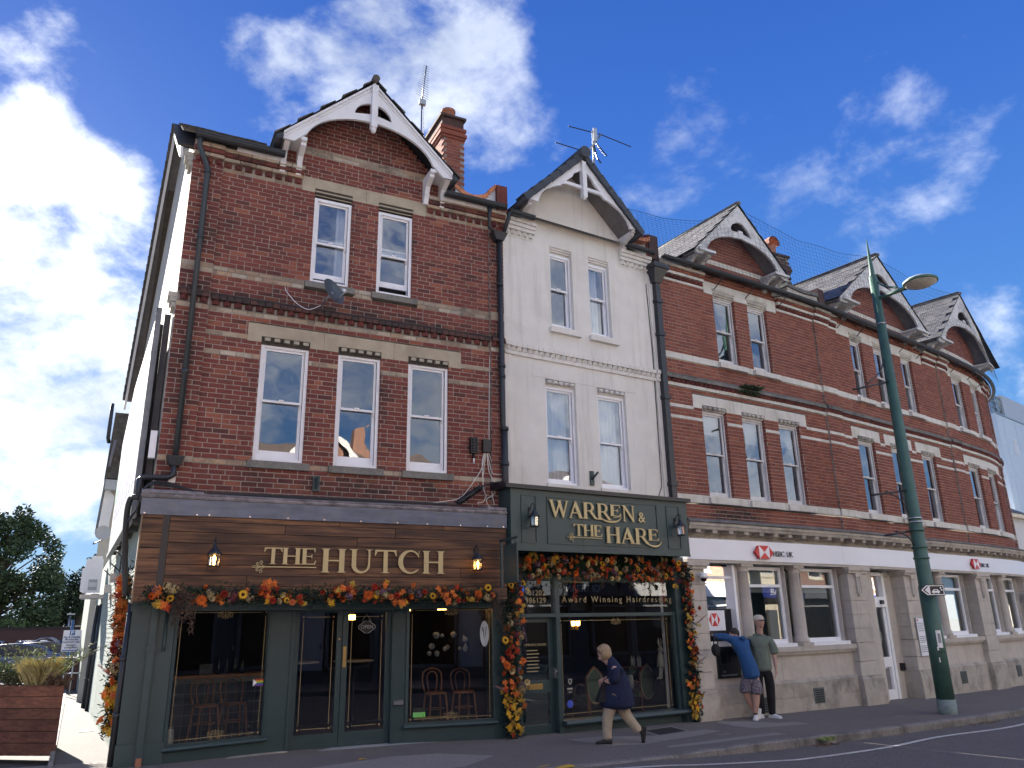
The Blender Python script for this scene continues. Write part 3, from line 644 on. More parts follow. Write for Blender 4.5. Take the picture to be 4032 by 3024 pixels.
# party wall upstand with creasing tiles and lead
MB(fr_h).box(5.74,5.96,-.25,.10,9.25,9.84).build('parapet_pier', M['brick_red'], HU)
it = []; proto('creasing', lambda: MB().box(-.022,.022,-.14,.14,-.045,.045))
path = [(4.90+.84*t, 9.64-.16*math.sin(math.pi*min(1,t*1.15))*(1-.15*t)+.17*max(0,t-.78)/.22*1.1) for t in [i/19 for i in range(20)]]
for (x, z) in path: it.append(('creasing', (x, .10, z), 0))
pieces(HU, 'creasing_tile', it, M['coping'])
q = MB(fr_h)
for i in range(19):
    (x0, z0), (x1, z1) = path[i], path[i+1]; q.hexa([(x0,-.14,9.33),(x1,-.14,9.33),(x1,.02,9.33),(x0,.02,9.33),(x0,-.14,z0-.05),(x1,-.14,z1-.05),(x1,.02,z1-.05),(x0,.02,z0-.05)])
q.build('lead_apron', M['lead_pale'], HU, recalc=False)
# chimney on the party wall
ch = link('chimney', None, HU)
cbw = MB(); cbw.box(5.40,5.93,2.02,4.6,10.2,12.2); cbw.build('stack_core', M['mortar'], ch)
it = []
for k in range(0, 26):
    z = 10.2+.04+k*CH
    for i in range(3):
        x = 5.40+.09+(i-(.5 if k % 2 else 0))*BL*.9+.03
        if 5.40 <= x-.1 and x+.1 <= 5.96: it.append(('brick', (x, 2.02, z), 0))
    for j in range(11):
        y = 2.14+(j-(.5 if k % 2 else 0))*BL
        it.append(('brick', (5.40, y, z), -math.pi/2))
pieces(ch, 'brick', it, M['brick_chim'], 160)
for (e, za, zb, mm) in ((.03,12.20,12.27,'brick_chim'),(.06,12.27,12.35,'brick_chim'),(.02,12.35,12.42,'brick_chim'),(.05,12.42,12.50,'brick_chim'),(.0,12.50,12.74,'brick_dark'),(.05,12.74,12.80,'brick_dark')):
    MB().box(5.40-e,5.93+e,2.02-e,4.6+e,za,zb).build('oversailing_course', M[mm], ch)
for y in (2.3,3.1,3.9): MB().lathe([(.13,0),(.15,.02),(.14,.06),(.155,.26),(.17,.27),(.17,.32),(.15,.32)], (5.66,y,12.80), 16).build('chimney_pot', M['terracotta'], ch)
# ================================================================== white rendered building
WB = thing('rendered_building', 'narrow white rendered house with a small bargeboard gable between two red brick buildings', 'building', group=None)
WL = [(.905,1.61),(2.13,2.845)]; WU = [(1.11,1.655),(2.075,2.61)]
q = MB(fr_w)
exw = [(a,b,4.06,6.05) for a,b in WL]+[(a,b,7.165,8.91) for a,b in WU]
def wallpanels(q, s0, s1, z0, z1, ex, o0, o1):
    zs = sorted({z0, z1, *[e[2] for e in ex], *[e[3] for e in ex]}); zs = [z for z in zs if z0 <= z <= z1]
    for za, zb in zip(zs[:-1], zs[1:]):
        zm = (za+zb)/2
        for p_, q_ in cuts(s0, s1, [(e[0], e[1]) for e in ex if e[2] < zm < e[3]]): q.box(p_, q_, o0, o1, za, zb)
wallpanels(q, .14, 3.68, 3.75, 9.2, exw, -.2, 0)
q.plate([(.45,9.2),(3.35,9.2),(3.35,9.45),(2.9,9.62),(1.70,10.78),(.55,9.62),(.45,9.5)], [], -.2, 0)
q.build('wall', M['render'], WB, recalc=False)
for a, b in ((0,.14),(3.68,3.80)): MB(fr_w).box(a,b,-.2,.03,3.75,9.2).build('pilaster', M['render'], WB)
# moulded panel over the first-floor windows and string course
MB(fr_w).box(.62,3.12,-.1,.006,6.06,6.31).build('render_panel', M['render'], WB)
for s0, s1, dz in ((.14,3.68,0),(0,.13,.03),(3.69,3.8,.03)):
    dogtooth(WB, fr_w, M['render'], s0, s1, 6.475, 6.555, .02+dz, pitch=.128, size=.05, limit=60)
    row(WB, fr_w, M['render'], 'header_brick', s0, s1, 6.555, 6.635, dz, .07+dz, .118, gap=.006, limit=60)
    row(WB, fr_w, M['render'], 'string_brick', s0, s1, 6.40, 6.475, dz, .035+dz, .235, gap=.004, limit=60)
for s0, s1 in ((0.02,.72),(2.90,3.72)):
    MB(fr_w).box(s0,s1,-.2,.01,8.86,9.2).build('eaves_course', M['render'], WB)
    dogtooth(WB, fr_w, M['render'], s0+.02, s1, 8.90, 8.985, .02, pitch=.13, size=.05)
    for z, o in ((8.99,.07),(9.065,.10),(9.14,.13)): row(WB, fr_w, M['render'], 'eaves_brick', s0-.0, s1+.02, z, z+.075, 0, o, .235 if z < 9.1 else .118, gap=.005)
for i, (a, b) in enumerate(WL):
    MB(fr_w).box(a,b,-.15,-.06,5.93,6.05).build('lintel_recess', M['render'], WB)
    proto('dentilW', lambda: MB().lathe([(.035,-.05),(.035,.05)], (0,0,0), 10))
    for k in range(5):
        o_ = MB(fr_w); s_ = a+.09+k*(b-a-.18)/4
        o_.tube([(s_-.045,.0,6.0),(s_+.045,.0,6.0)], .034, 8); o_.build('dentil', M['render'], WB)
    sash(WB, fr_w, a, b, 4.06, 5.93, M['white_upvc'], M['glass_up'], zmid=4.97, o=-.10, curtain=[(.0,.93)], fw_=.05, bot=.07)
    MB(fr_w).hexa([(a-.03,-.1,3.95),(b+.06,-.1,3.95),(b+.06,.03,3.96),(a-.03,.03,3.96),(a-.03,-.1,4.06),(b+.06,-.1,4.06),(b+.06,.03,4.05),(a-.03,.03,4.05)]).build('sill', M['render'], WB)
for i, (a, b) in enumerate(WU):
    q = MB(fr_w); q.box(a,b,-.14,-.0,8.87,8.91); q.box(a,b,-.14,-.025,8.83,8.87); q.box(a,b,-.14,-.05,8.79,8.83); q.box(a,b,-.14,-.09,8.75,8.79); q.build('window_head', M['render'], WB, recalc=False)
    sash(WB, fr_w, a, b, 7.165, 8.75, M['white_upvc'], M['glass_up'], zmid=8.0, o=-.11, fw_=.045, bot=.06, curtain=[None,[(.2,.75)]][i])
    MB(fr_w).hexa([(a-.07,-.12,7.0),(b+.12,-.12,7.0),(b+.12,.08,7.01),(a-.07,.08,7.01),(a-.07,-.12,7.125),(b+.12,-.12,7.125),(b+.12,.08,7.105),(a-.07,.08,7.105)]).build('sill', M['render'], WB)
OUT = [(1.68,10.78),(.36,9.55),(.36,9.46),(.55,9.46)]+arc(1.68,9.42,1.13,.66,170,120,6)+[(1.12,10.02)]+[(1.23,10.07),(2.12,10.07)]+[(2.2,10.0)]+arc(1.68,9.42,1.18,.66,60,6,7)+[(2.86,9.5),(3.02,9.5),(3.02,9.58)]
hole = [(1.24,10.14),(1.40,10.28),(1.45,10.38),(1.60,10.48),(1.76,10.48),(1.90,10.38),(1.95,10.28),(2.10,10.14)]
MB(fr_w).plate(OUT, [hole], .45, .50).build('bargeboard', M['barge'], WB)
MB(fr_w).hexa([(1.63,.44,9.88),(1.73,.44,9.88),(1.73,.55,9.88),(1.63,.55,9.88),(1.63,.44,10.70),(1.73,.44,10.70),(1.73,.55,10.70),(1.63,.55,10.70)]).build('king_post', M['barge'], WB)
MB(fr_w).add([(1.63,.44,9.88),(1.73,.44,9.88),(1.73,.55,9.88),(1.63,.55,9.88),(1.68,.5,9.82)],[(0,1,4),(1,2,4),(2,3,4),(3,0,4)]).build('pendant', M['barge'], WB)
for s in (.42,2.98): corbel(WB, fr_w, s, 9.52, 9.12, .46, M['barge'], w=.09)
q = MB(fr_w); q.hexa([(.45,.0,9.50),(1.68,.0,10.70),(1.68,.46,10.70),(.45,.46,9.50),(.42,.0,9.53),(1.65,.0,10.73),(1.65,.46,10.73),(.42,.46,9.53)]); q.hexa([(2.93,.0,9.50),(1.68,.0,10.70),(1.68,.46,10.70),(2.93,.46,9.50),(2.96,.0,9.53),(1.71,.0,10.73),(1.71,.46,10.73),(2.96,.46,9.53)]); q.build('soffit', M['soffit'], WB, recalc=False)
A = lambda s, o, z: fr_w(s, o, z)
slope(WB, A(.22,.52,9.43), A(.22,-3,9.43), A(1.69,-3,10.86), A(1.69,.52,10.86), 12, 7, M['tile'], limit=90)
slope(WB, A(3.16,-3,9.43), A(3.16,.52,9.43), A(1.69,.52,10.86), A(1.69,-3,10.86), 12, 7, M['tile'], limit=90)
# dry-verge units stepping up both rakes
it = []
for sg in (-1, 1):
    for k in range(7):
        t = (k+.5)/7; s = 1.69+sg*1.47*(1-t); z = 9.43+1.43*t+.02; sl = math.atan2(1.43, 1.47)*sg*-1
        mwx = Matrix.Translation(A(s, .53, z)) @ Matrix.Rotation(WA, 4, 'Z') @ Matrix.Rotation(math.atan2(1.43,1.47)*(1 if sg > 0 else -1), 4, 'Y')
        it.append(('verge', None, 0, mwx))
proto('verge', lambda: MB().hexa([(-.16,-.03,-.085),(.155,-.03,-.075),(.155,.25,-.075),(-.16,.25,-.085),(-.16,-.03,.075),(.155,-.03,.045),(.155,.25,.045),(-.16,.25,.075)]))
pieces(WB, 'verge_tile', it, M['tile'])
q = MB(fr_w); q.tube([(1.69,.62,10.90),(1.69,-3,10.90)], .13, 12); q.build('ridge_tile', M['tile'], WB)
gutter(WB, fr_w, .05, .62, 9.26, .22, .06); gutter(WB, fr_w, 2.98, 3.72, 9.28, .22, .06)
q = MB(fr_w); q.tube([(.26,.55,9.44),(.26,-.9,9.36)], .065, 8); q.tube([(3.13,.55,9.44),(3.13,-.9,9.40)], .06, 8); q.build('gutter', M['gutter'], WB)
MB(fr_w).add([(.2,.2,9.3),(3.6,.2,9.3),(3.6,-3,11.4),(.2,-3,11.4)],[(0,1,2,3)]).build('roof_deck', M['tile'], WB, recalc=False)
q = MB(fr_w); q.box(3.70,3.84,-.9,.06,9.25,9.80); q.build('parapet_pier', M['brick_red'], WB)
it = [('creasing', A(3.16+.5*i/9, .04, 9.62-.07*math.sin(i/9*3.0)), WA) for i in range(10)]; pieces(WB, 'creasing_tile', it, M['coping'])
q = MB(fr_w); q.box(3.1,3.7,-.1,.0,9.3,9.58); q.build('lead_apron', M['lead_pale'], WB)
# far chimney behind the gable
MB(fr_w).box(2.38,2.62,-1.6,-1.0,9.9,11.02).build('chimney', M['brick_chim'], WB)
# down pipes
def downpipe(parent, fr, pts, r, m, name='downpipe', joints=(), n=10):
    b = MB(fr); b.tube(pts, r, n)
    for (s, o, z) in joints: b.tube([(s,o,z-.03),(s,o,z+.03)], r*1.28, n)
    return b.build(name, m, parent)
DP = M['gutter']
def hopper(parent, fr, s, o, z, w, h, m):
    MB(fr).hexa([(s-w*.28,.0,z),(s+w*.28,.0,z),(s+w*.28,o*.8,z),(s-w*.28,o*.8,z),(s-w/2,0,z+h),(s+w/2,0,z+h),(s+w/2,o,z+h),(s-w/2,o,z+h)]).build('rainwater_hopper', m, parent)
hopper(HU, fr_h, 5.74, .25, 8.60, .30, .15, DP)
downpipe(HU, fr_h, [(5.52,.22,9.24),(5.52,.20,8.95),(5.54,.15,8.85),(5.66,.14,8.76)], .035, DP)
downpipe(HU, fr_h, [(5.93,.24,9.22),(5.93,.2,9.1),(5.84,.14,8.78)], .04, DP)
downpipe(HU, fr_h, [(5.76,.12,8.62),(5.78,.12,5.0),(5.80,.12,4.9)], .048, DP, joints=[(5.76,.12,7.7),(5.78,.12,6.1),(5.78,.12,5.9)])
downpipe(HU, fr_h, [(5.80,.13,4.95),(5.80,.13,3.3)], .06, DP, joints=[(5.80,.13,4.93),(5.80,.13,4.3)])
downpipe(HU, fr_h, [(.37,.22,9.30),(.37,.2,9.12),(.50,.14,8.86),(.535,.13,8.75),(.535,.13,4.04)], .042, M['pipe_grey'], joints=[(.535,.13,8.72),(.535,.13,7.55),(.535,.13,5.32)])
hopper(HU, fr_h, .535, .22, 3.90, .25, .13, DP)
downpipe(HU, fr_h, [(.53,.14,3.90),(.53,.14,3.76),(.46,.14,3.72),(.14,.16,3.70),(.10,.18,3.66),(.12,.30,3.38)], .04, DP)
# cast-iron stack with an ornate head between the white house and the bank
hp = link('cast_iron_downpipe', None, WB)
q = MB(fr_w); q.hexa([(3.74,.0,8.62),(3.92,.0,8.62),(3.92,.16,8.62),(3.74,.16,8.62),(3.66,.0,8.92),(4.04,.0,8.92),(4.04,.28,8.92),(3.66,.28,8.92)]); q.box(3.63,4.07,-.0,.31,8.92,9.02); q.box(3.70,4.0,.0,.25,9.02,9.08); q.box(3.78,3.9,.0,.14,8.48,8.62)
q.build('ornate_hopper', M['iron'], hp)
for i in range(3): MB(fr_w).box(3.74+i*.085,3.80+i*.085,.31,.318,8.945,9.0).build('hopper_square', M['pipe_grey'], hp)
q = MB(fr_w); q.box(3.78,3.91,.02,.14,3.86,8.50); q.build('pipe_shaft', M['iron'], hp)
for z in (8.2,7.45,6.05,4.25): MB(fr_w).box(3.76,3.93,.0,.165,z-.04,z+.04).build('pipe_collar', M['iron'], hp)
def cable(parent, pts, r, m, name='cable', fr=None, n=6): return MB(fr).tube(pts, r, n, cap=False).build(name, m, parent)
def smooth_path(P, n=6):
    P = [Vector(p) for p in P]; K = [2*P[0]-P[1]]+P+[2*P[-1]-P[-2]]; out = []
    for i in range(1, len(K)-2):
        for j in range(n):
            t = j/n; a, b, c, d = K[i-1:i+3]; out.append(.5*((2*b)+(-a+c)*t+(2*a-5*b+4*c-d)*t*t+(-a+3*b-3*c+d)*t**3))
    out.append(P[-1]); return out
cable(WB, [fr_w(3.62,.012,8.6),fr_w(3.66,.012,7.0),fr_w(3.63,.012,4.2),fr_w(3.5,.02,3.95),fr_w(3.2,.03,3.9)], .008, M['iron'])
# ================================================================== curved brick terrace with the bank in its ground floor
BK = thing('bank_building', 'long curved red brick terrace with white stone bands and three bargeboard gables above the bank', 'building')
bb = Brickwork(BK, fr_c, M['brick_hsbc'], M['mortar_pale'])
B1L=[(1.09,1.83),(2.32,3.08),(3.55,4.31)]; B1U=[(1.78,2.49),(2.93,3.62)]
B2L=[(6.77,7.60),(8.43,9.22),(10.12,10.95)]; B2U=[(7.13,7.75),(8.35,9.05),(9.86,10.52)]
B3L=[(13.17,14.1),(14.74,15.72)]; B3U=[(13.16,13.98),(14.68,15.52)]
B4L=[(18.4,19.3),(20.4,21.3)]; B4U=[(18.6,19.4),(20.4,21.2)]
LOW = B1L+B2L+B3L+B4L; UP = B1U+B2U+B3U+B4U
exb = [(a,b,4.06,6.06) for a,b in LOW]+[(a,b,7.17,8.80) for a,b in UP]
zones_l = [(.84,4.58),(6.52,7.9),(8.14,9.6),(9.84,11.32),(12.93,16.2),(18.0,21.8)]
for a,b in zones_l: exb.append((a,b,6.0,6.29))
zones_u = [(1.5,3.98),(6.5,11.15),(12.95,16.1),(18.3,21.6)]
for a,b in zones_u: exb.append((a,b,8.80,9.10))
PIL = [(-.12,.10),(5.44,6.08),(12.1,12.72),(16.75,17.4)]
segs = [(.10,5.44),(6.08,12.1),(12.72,16.75),(17.4,24.8)]
exb += [(-1,25,7.03,7.17),(-1,25,3.94,4.10),(-1,25,6.405,6.64)]
for a, b in segs: bb.area(a, b, 3.52, 9.27, exb)
for a, b in PIL: bb.area(a, b, 3.52, 9.27, exb, o=.045)
for a, b in LOW[:8]: bb.reveal(a, 1, 4.06, 6.0); bb.reveal(b, -1, 4.06, 6.0)
for a, b in UP[:7]: bb.reveal(a, 1, 7.17, 8.8); bb.reveal(b, -1, 7.17, 8.8)
# gables
GB = [(2.50,1.56,9.60,11.12),(8.60,2.40,9.62,11.45),(14.05,2.35,9.68,11.68)]
for (c, hw, ze, za) in GB:
    k = (za-ze)/hw; bb.area(c-hw+.05, c+hw-.05, 9.27, za, [], stripes=[(9.58,9.71,M['band_dirty'])] if False else (), o=0, lim=lambda z, c=c, hw=hw, za=za, k=k: (c-min(hw-.1, (za-.1-z)/k), c+min(hw-.1, (za-.1-z)/k)))
bb.done()
allseg = [(a,b,0.) for a,b in segs]+[(a,b,.045) for a,b in PIL]
for a, b, o in allseg:
    for z0, z1, ex, oo in ((7.03,7.17,[],.014),(5.94,6.01,[(p,q) for p,q in zones_l+LOW],.012),(5.70,5.765,LOW,.012)):
        for p, q in cuts(a, b, ex): band(BK, fr_c, M['white_band'], 'painted_band', p, q, z0, z1, o-.1, o+oo)
    band(BK, fr_c, M['white_band'], 'sill_band', a, b, 3.94, 4.10, o-.15, o+.03)
    band(BK, fr_c, M['white_band'], 'string_course', a, b, 6.405, 6.475, o-.1, o+.03)
    band(BK, fr_c, M['mortar'], 'string_course', a, b, 6.475, 6.56, o-.1, o-.002)
    band(BK, fr_c, M['mould'], 'string_capping', a, b, 6.56, 6.64, o-.1, o+.085)
    n = max(1, int((b-a)/.5)); MB(fr_c).prism([(-.01+o,6.64),(.085+o,6.645),(.0+o,6.70),(-.01+o,6.70)], a, b, seg=n).build('string_capping', M['mould'], BK, recalc=False)
dogs = []
for a, b, o in allseg:
    dogtooth(BK, fr_c, M['brick_dog'], a+.01, b-.01, 6.478, 6.555, o+.02, pitch=.135, size=.055, limit=60)
for a, b in [(.12,1.48),(4.0,5.44),(6.10,6.5),(11.2,12.08),(12.74,12.93),(16.15,16.74)]:
    band(BK, fr_c, M['mortar'], 'eaves_course', a, b, 8.9, 9.27, -.1, -.002)
    band(BK, fr_c, M['white_band'], 'painted_band', a, b, 8.87, 8.925, -.1, .02)
    dogtooth(BK, fr_c, M['brick_dog'], a, b, 8.935, 9.01, .02, pitch=.14, size=.055, limit=20)
    band(BK, fr_c, M['white_band'], 'painted_band', a, b-.02, 9.02, 9.085, -.1, .085)
    row(BK, fr_c, M['brick_hsbc'], 'brick', a, b, 9.09, 9.165, 0, .10, .235, limit=20)
    band(BK, fr_c, M['band_dirty'], 'painted_band', a, b, 9.17, 9.235, -.1, .13)
for a, b in PIL[1:]:
    band(BK, fr_c, M['white_band'], 'painted_band', a, b, 8.87, 8.925, -.1, .065); dogtooth(BK, fr_c, M['brick_dog'], a, b, 8.935, 9.01, .065, pitch=.14, size=.055, limit=20)
    band(BK, fr_c, M['white_band'], 'painted_band', a-.02, b+.02, 9.02, 9.085, -.1, .13); row(BK, fr_c, M['brick_hsbc'], 'brick', a, b, 9.09, 9.165, 0, .145, .235); band(BK, fr_c, M['band_dirty'], 'painted_band', a-.02, b+.02, 9.17, 9.235, -.1, .175)
for (a, b), wins in zip(zones_u, (B1U, B2U, B3U, B4U)):
    q = MB(fr_c); n = 8
    for p, r_ in cuts(a, b, wins): q.box(p, r_, -.15, .012, 8.80, 8.88, seg=2)
    q.box(a, b, -.15, .012, 8.88, 9.10, seg=n); q.build('lintel', M['white_band'], BK, recalc=False)
for (a, b) in zones_l:
    q = MB(fr_c)
    for p, r_ in cuts(a, b, LOW): q.box(p, r_, -.15, .012, 5.99, 6.075, seg=2)
    q.box(a, b, -.15, .012, 6.075, 6.285, seg=max(2, int((b-a)/.5))); q.build('lintel', M['white_band'], BK, recalc=False)
for i, (a, b) in enumerate(LOW):
    MB(fr_c).box(a,b,-.2,-.03,5.97,6.075).build('lintel_recess', M['band_dirty'], BK)
    for k in range(5):
        s_ = a+.09+k*(b-a-.18)/4; MB(fr_c).tube([(s_-.05,-.0,6.03),(s_+.05,-.0,6.03)], .034, 8).build('dentil', M['band_dirty'], BK)
    sash(BK, fr_c, a, b, 4.06, 5.97, M['white_flaky'], M['glass_up'], zmid=5.04, o=-.11, fw_=.05, curtain=None, blind=[.42,.5,.45,0,0,0,0,0,0,0][i], bot=.12)
    MB(fr_c).hexa([(a-.06,-.1,3.93),(b+.14,-.1,3.93),(b+.14,.09,3.94),(a-.06,.09,3.94),(a-.06,-.1,4.085),(b+.14,-.1,4.085),(b+.14,.09,4.065),(a-.06,.09,4.065)]).build('sill', M['white_band'], BK)
for i, (a, b) in enumerate(UP):
    q = MB(fr_c); q.box(a-.01,b+.03,-.14,.03,8.90,8.96); q.box(a,b+.01,-.14,.0,8.86,8.90); q.box(a,b,-.14,-.03,8.82,8.86); q.box(a,b,-.14,-.06,8.77,8.82); q.build('window_head', M['band_dirty'], BK, recalc=False)
    sash(BK, fr_c, a, b, 7.17, 8.78, M['white_flaky'], M['glass_up'], zmid=7.98, o=-.11, fw_=.05, bot=.10)
    MB(fr_c).hexa([(a-.06,-.1,7.01),(b+.14,-.1,7.01),(b+.14,.10,7.02),(a-.06,.10,7.02),(a-.06,-.1,7.155),(b+.14,-.1,7.155),(b+.14,.10,7.135),(a-.06,.10,7.135)]).build('sill', M['white_band'], BK)
for gi, (c, hw, ze, za) in enumerate(GB):
    b = MB(fr_c); k = hw/1.56; h = (za-ze)/1.52
    X = lambda x: c+x*k
    Z = lambda z: ze+(z-9.60)*h
    OUT = [(c,za)]+[(X(-1.56*t),za-(za-ze)*t) for t in (.5,1)]+[(X(-1.56),Z(9.5)),(X(-1.38),Z(9.5))]+[(X(x),Z(z)) for x,z in arc(0,9.55,1.22,.67,176,96,9)]+[(X(0),Z(10.24))]+[(X(x),Z(z)) for x,z in arc(0,9.55,1.22,.67,84,4,9)]+[(X(1.38),Z(9.5)),(X(1.56),Z(9.5)),(X(1.56),ze),(X(.78),za-(za-ze)*.5)]
    hole = [(X(x),Z(z)) for x,z in [(-.32,10.37),(-.34,10.45),(-.26,10.56),(-.10,10.64),(0,10.66),(.10,10.64),(.26,10.50),(.36,10.33),(.08,10.37),(.07,10.44),(-.07,10.44),(-.08,10.38)]]
    b.plate(OUT, [hole], .38, .43); b.build('bargeboard', M['barge_old'], BK)
    for x in (-1.42,-1.08,1.1,1.44): corbel(BK, fr_c, X(x), Z(9.62), Z(9.60)-.36, .42, M['barge_old'], w=.10)
    for u0, u1 in ((-1.5,-1.0),(1.02,1.52)): MB(fr_c).box(X(u0),X(u1),.0,.5,Z(9.56),Z(9.56)+.06, seg=2).build('bracket_beam', M['barge_old'], BK, recalc=False)
    q = MB(fr_c)
    for sg in (-1, 1):
        q.hexa([(X(sg*1.5),.0,ze-.06),(c,.0,za-.10),(c,.38,za-.10),(X(sg*1.5),.38,ze-.06),(X(sg*1.5),.0,ze-.02),(c,.0,za-.06),(c,.38,za-.06),(X(sg*1.5),.38,ze-.02)])
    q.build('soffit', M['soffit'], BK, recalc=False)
    kk = (za-ze)/hw
    for p, r_ in ((c-hw+.12, c+hw-.12),): band(BK, fr_c, M['white_band'], 'painted_band', p, r_, 9.59, 9.70, -.1, .014)
    # slated slopes running back into the roof
    a0, t0 = fr_c(c, .46, za), ang(fr_c, c); nx, ny = math.sin(t0), -math.cos(t0); D_ = 3.6
    P_ = lambda s, d, z: (a0[0]+(s-c)*math.cos(t0)-nx*d, a0[1]+(s-c)*math.sin(t0)-ny*d, z)
    slope(BK, P_(c-hw-.08,0,ze-.04), P_(c-hw-.08,D_,ze-.04), P_(c,D_,za+.03), P_(c,0,za+.03), [15,13,12][gi], 11, M['slate'], name='slate', th=.012, lap=1.3, limit=[100,110,90][gi])
    slope(BK, P_(c+hw+.08,D_,ze-.04), P_(c+hw+.08,0,ze-.04), P_(c,0,za+.03), P_(c,D_,za+.03), 10, 9, M['slate'], name='slate', th=.012, lap=1.3, limit=0)
    MB().tube([P_(c,-.04,za+.05),P_(c,D_,za+.05)], .05, 8).build('ridge', M['mould'], BK)
gutter(BK, fr_c, .05, 20, 9.26, .28, .055, n=44)
for s in (1.9,2.95,4.1,6.6,7.6,8.9,9.9,10.9,13.2,14.5,15.6):
    q = MB(fr_c); q.tube([(s,.30,9.18),(s-.10,.05,8.92)], .012, 5); q.tube([(s,.30,9.18),(s-.25,.08,9.17)], .01, 5); q.build('gutter_bracket', M['iron'], BK)
q = MB(fr_c)
for k in range(40): q.add([(.1+k*.5,.2,9.25),(.6+k*.5,.2,9.25),(.6+k*.5,-4,12.0-.9),(.1+k*.5,-4,12.0-.9)],[(0,1,2,3)])
q.build('roof_deck', M['slate'], BK, recalc=False)
# chimney stack behind the first gable and brick parapets between roofs
cx, cy = 15.75, 2.3
st = link('chimney', None, BK); q = MB(); q.box(cx-.33,cx+.33,cy,cy+.9,9.4,11.45); q.build('stack_core', M['mortar'], st)
it = []
for k in range(26):
    for i in range(3):
        x = cx-.33+.12+(i-(.5 if k % 2 else 0))*BL*.95+.02
        if cx-.33 <= x-.10 and x+.10 <= cx+.36: it.append(('brick', (x, cy, 9.44+k*CH), 0))
    for j in range(4): it.append(('brick', (cx-.33, cy+.12+j*BL-(.11 if k % 2 else 0), 9.44+k*CH), -math.pi/2))
pieces(st, 'brick', it, M['brick_dark'])
for e, za, zb in ((.03,10.95,11.02),(.06,11.02,11.10),(.04,11.10,11.2),(.05,11.45,11.52)): MB().box(cx-.33-e,cx+.33+e,cy-e,cy+.9+e,za,zb).build('oversailing_course', M['brick_dark'], st)
MB().lathe([(.15,0),(.17,.03),(.15,.08),(.165,.2),(.16,.24),(.165,.3),(.175,.34)], (cx-.05,cy+.25,11.52), 16).build('chimney_pot', M['terracotta'], st)
q = MB(); pr = [(-.20,11.86),(-.20,11.98),(-.12,12.08),(0,12.12),(.12,12.08),(.20,11.98),(.20,11.86),(.17,11.86),(.17,11.97),(.10,12.05),(0,12.09),(-.10,12.05),(-.17,11.97),(-.17,11.86)]
q.add([(cx-.05+a, cy+.05, z) for a, z in pr]+[(cx-.05+a, cy+.5, z) for a, z in pr], [(i, (i+1) % 14, (i+1) % 14+14, i+14) for i in range(14)]); q.build('chimney_cowl', M['terracotta'], st)
q = MB(fr_c); q.box(4.5,5.75,-.12,.06,9.28,9.62); q.build('lead_apron', M['band_dirty'], BK)
it = [('creasing', fr_c(4.45+1.25*i/26, -.03, 9.66-.05*math.sin(i/26*3.1)), ang(fr_c, 5)) for i in range(27)]; pieces(BK, 'creasing_tile', it, M['mould'])
MB(fr_c).box(5.74,6.02,-.3,.1,9.28,9.86).build('parapet_pier', M['brick_dark'], BK)
MB(fr_w).box(3.72,3.98,-.25,.1,9.2,9.78).build('parapet_pier', M['brick_dark'], BK)
# ================================================================== bank front (stone ground floor)
BF = thing('bank_shopfront', 'pale stone bank front with columns, white sign band and cash machine', 'shopfront')
# letters -------------------------------------------------------------
def text_mesh(txt, size, depth, font=None, cx=False, spacing=1.0, bold=0., shear=0.):
    c = bpy.data.curves.new('t', 'FONT'); c.body = txt; c.size = size; c.extrude = depth; c.space_character = spacing; c.offset = bold; c.shear = shear; c.resolution_u = 3
    if cx: c.align_x = 'CENTER'
    o = bpy.data.objects.new('t', c); dg = bpy.context.evaluated_depsgraph_get()
    COL.objects.link(o); bpy.context.view_layer.update(); me = bpy.data.meshes.new_from_object(o.evaluated_get(bpy.context.evaluated_depsgraph_get()))
    bpy.data.objects.remove(o); bpy.data.curves.remove(c); me.materials.clear(); return me
def wall_matrix(fr, s, o, z):   # local x along the wall, y up, z outwards
    p = Vector(fr(s, o, z)); a = ang(fr, s); return Matrix.Translation(p) @ Matrix.Rotation(a, 4, 'Z') @ Matrix.Rotation(math.pi/2, 4, 'X')
def text(parent, fr, txt, s, o, z, size, depth, m, name='lettering', **k):
    lab = k.pop('label', None); return link(name, text_mesh(txt, size, depth, **k), parent, m, mw=wall_matrix(fr, s, o, z), label=lab)
def c_(a0, a1, b0, b1, z0, z1, name, m, seg=None, parent=None, fr=fr_c):
    n = seg or max(1, int((a1-a0)/.5)); return MB(fr).box(a0, a1, b0, b1, z0, z1, seg=n).build(name, m, parent or BF, recalc=False)
S0, S1 = .12, 22.0
# cornice
n = 60
MB(fr_c).prism([(-.1,3.30),(.05,3.30),(.10,3.36),(.30,3.37),(.32,3.42),(.34,3.44),(.34,3.48),(.30,3.53),(.05,3.56),(-.1,3.56)], S0, 24.5, seg=n).build('cornice', M['stone_cornice'], BF, recalc=False)
MB(fr_c).prism([(-.1,3.565),(.06,3.565),(.31,3.54),(.355,3.50),(.365,3.51),(.32,3.555),(.1,3.60),(-.1,3.66)], S0-.02, 24.5, seg=n).build('cornice_capping', M['mould'], BF, recalc=False)
proto('modillion', lambda: MB().hexa([(-.065,-.24,-.03),(.065,-.24,-.03),(.065,0,-.05),(-.065,0,-.05),(-.065,-.25,.035),(.065,-.25,.035),(.065,0,.035),(-.065,0,.035)]))
pieces(BF, 'modillion', [('modillion', fr_c(.40+i*.455, .03, 3.335), ang(fr_c, .40+i*.455)) for i in range(48)], M['stone_cornice'])
MB(fr_c).prism([(-.1,3.19),(.12,3.19),(.13,3.22),(.10,3.24),(.04,3.30),(-.1,3.30)], S0, 24.5, seg=n).build('frieze', M['stone_cornice'], BF, recalc=False)
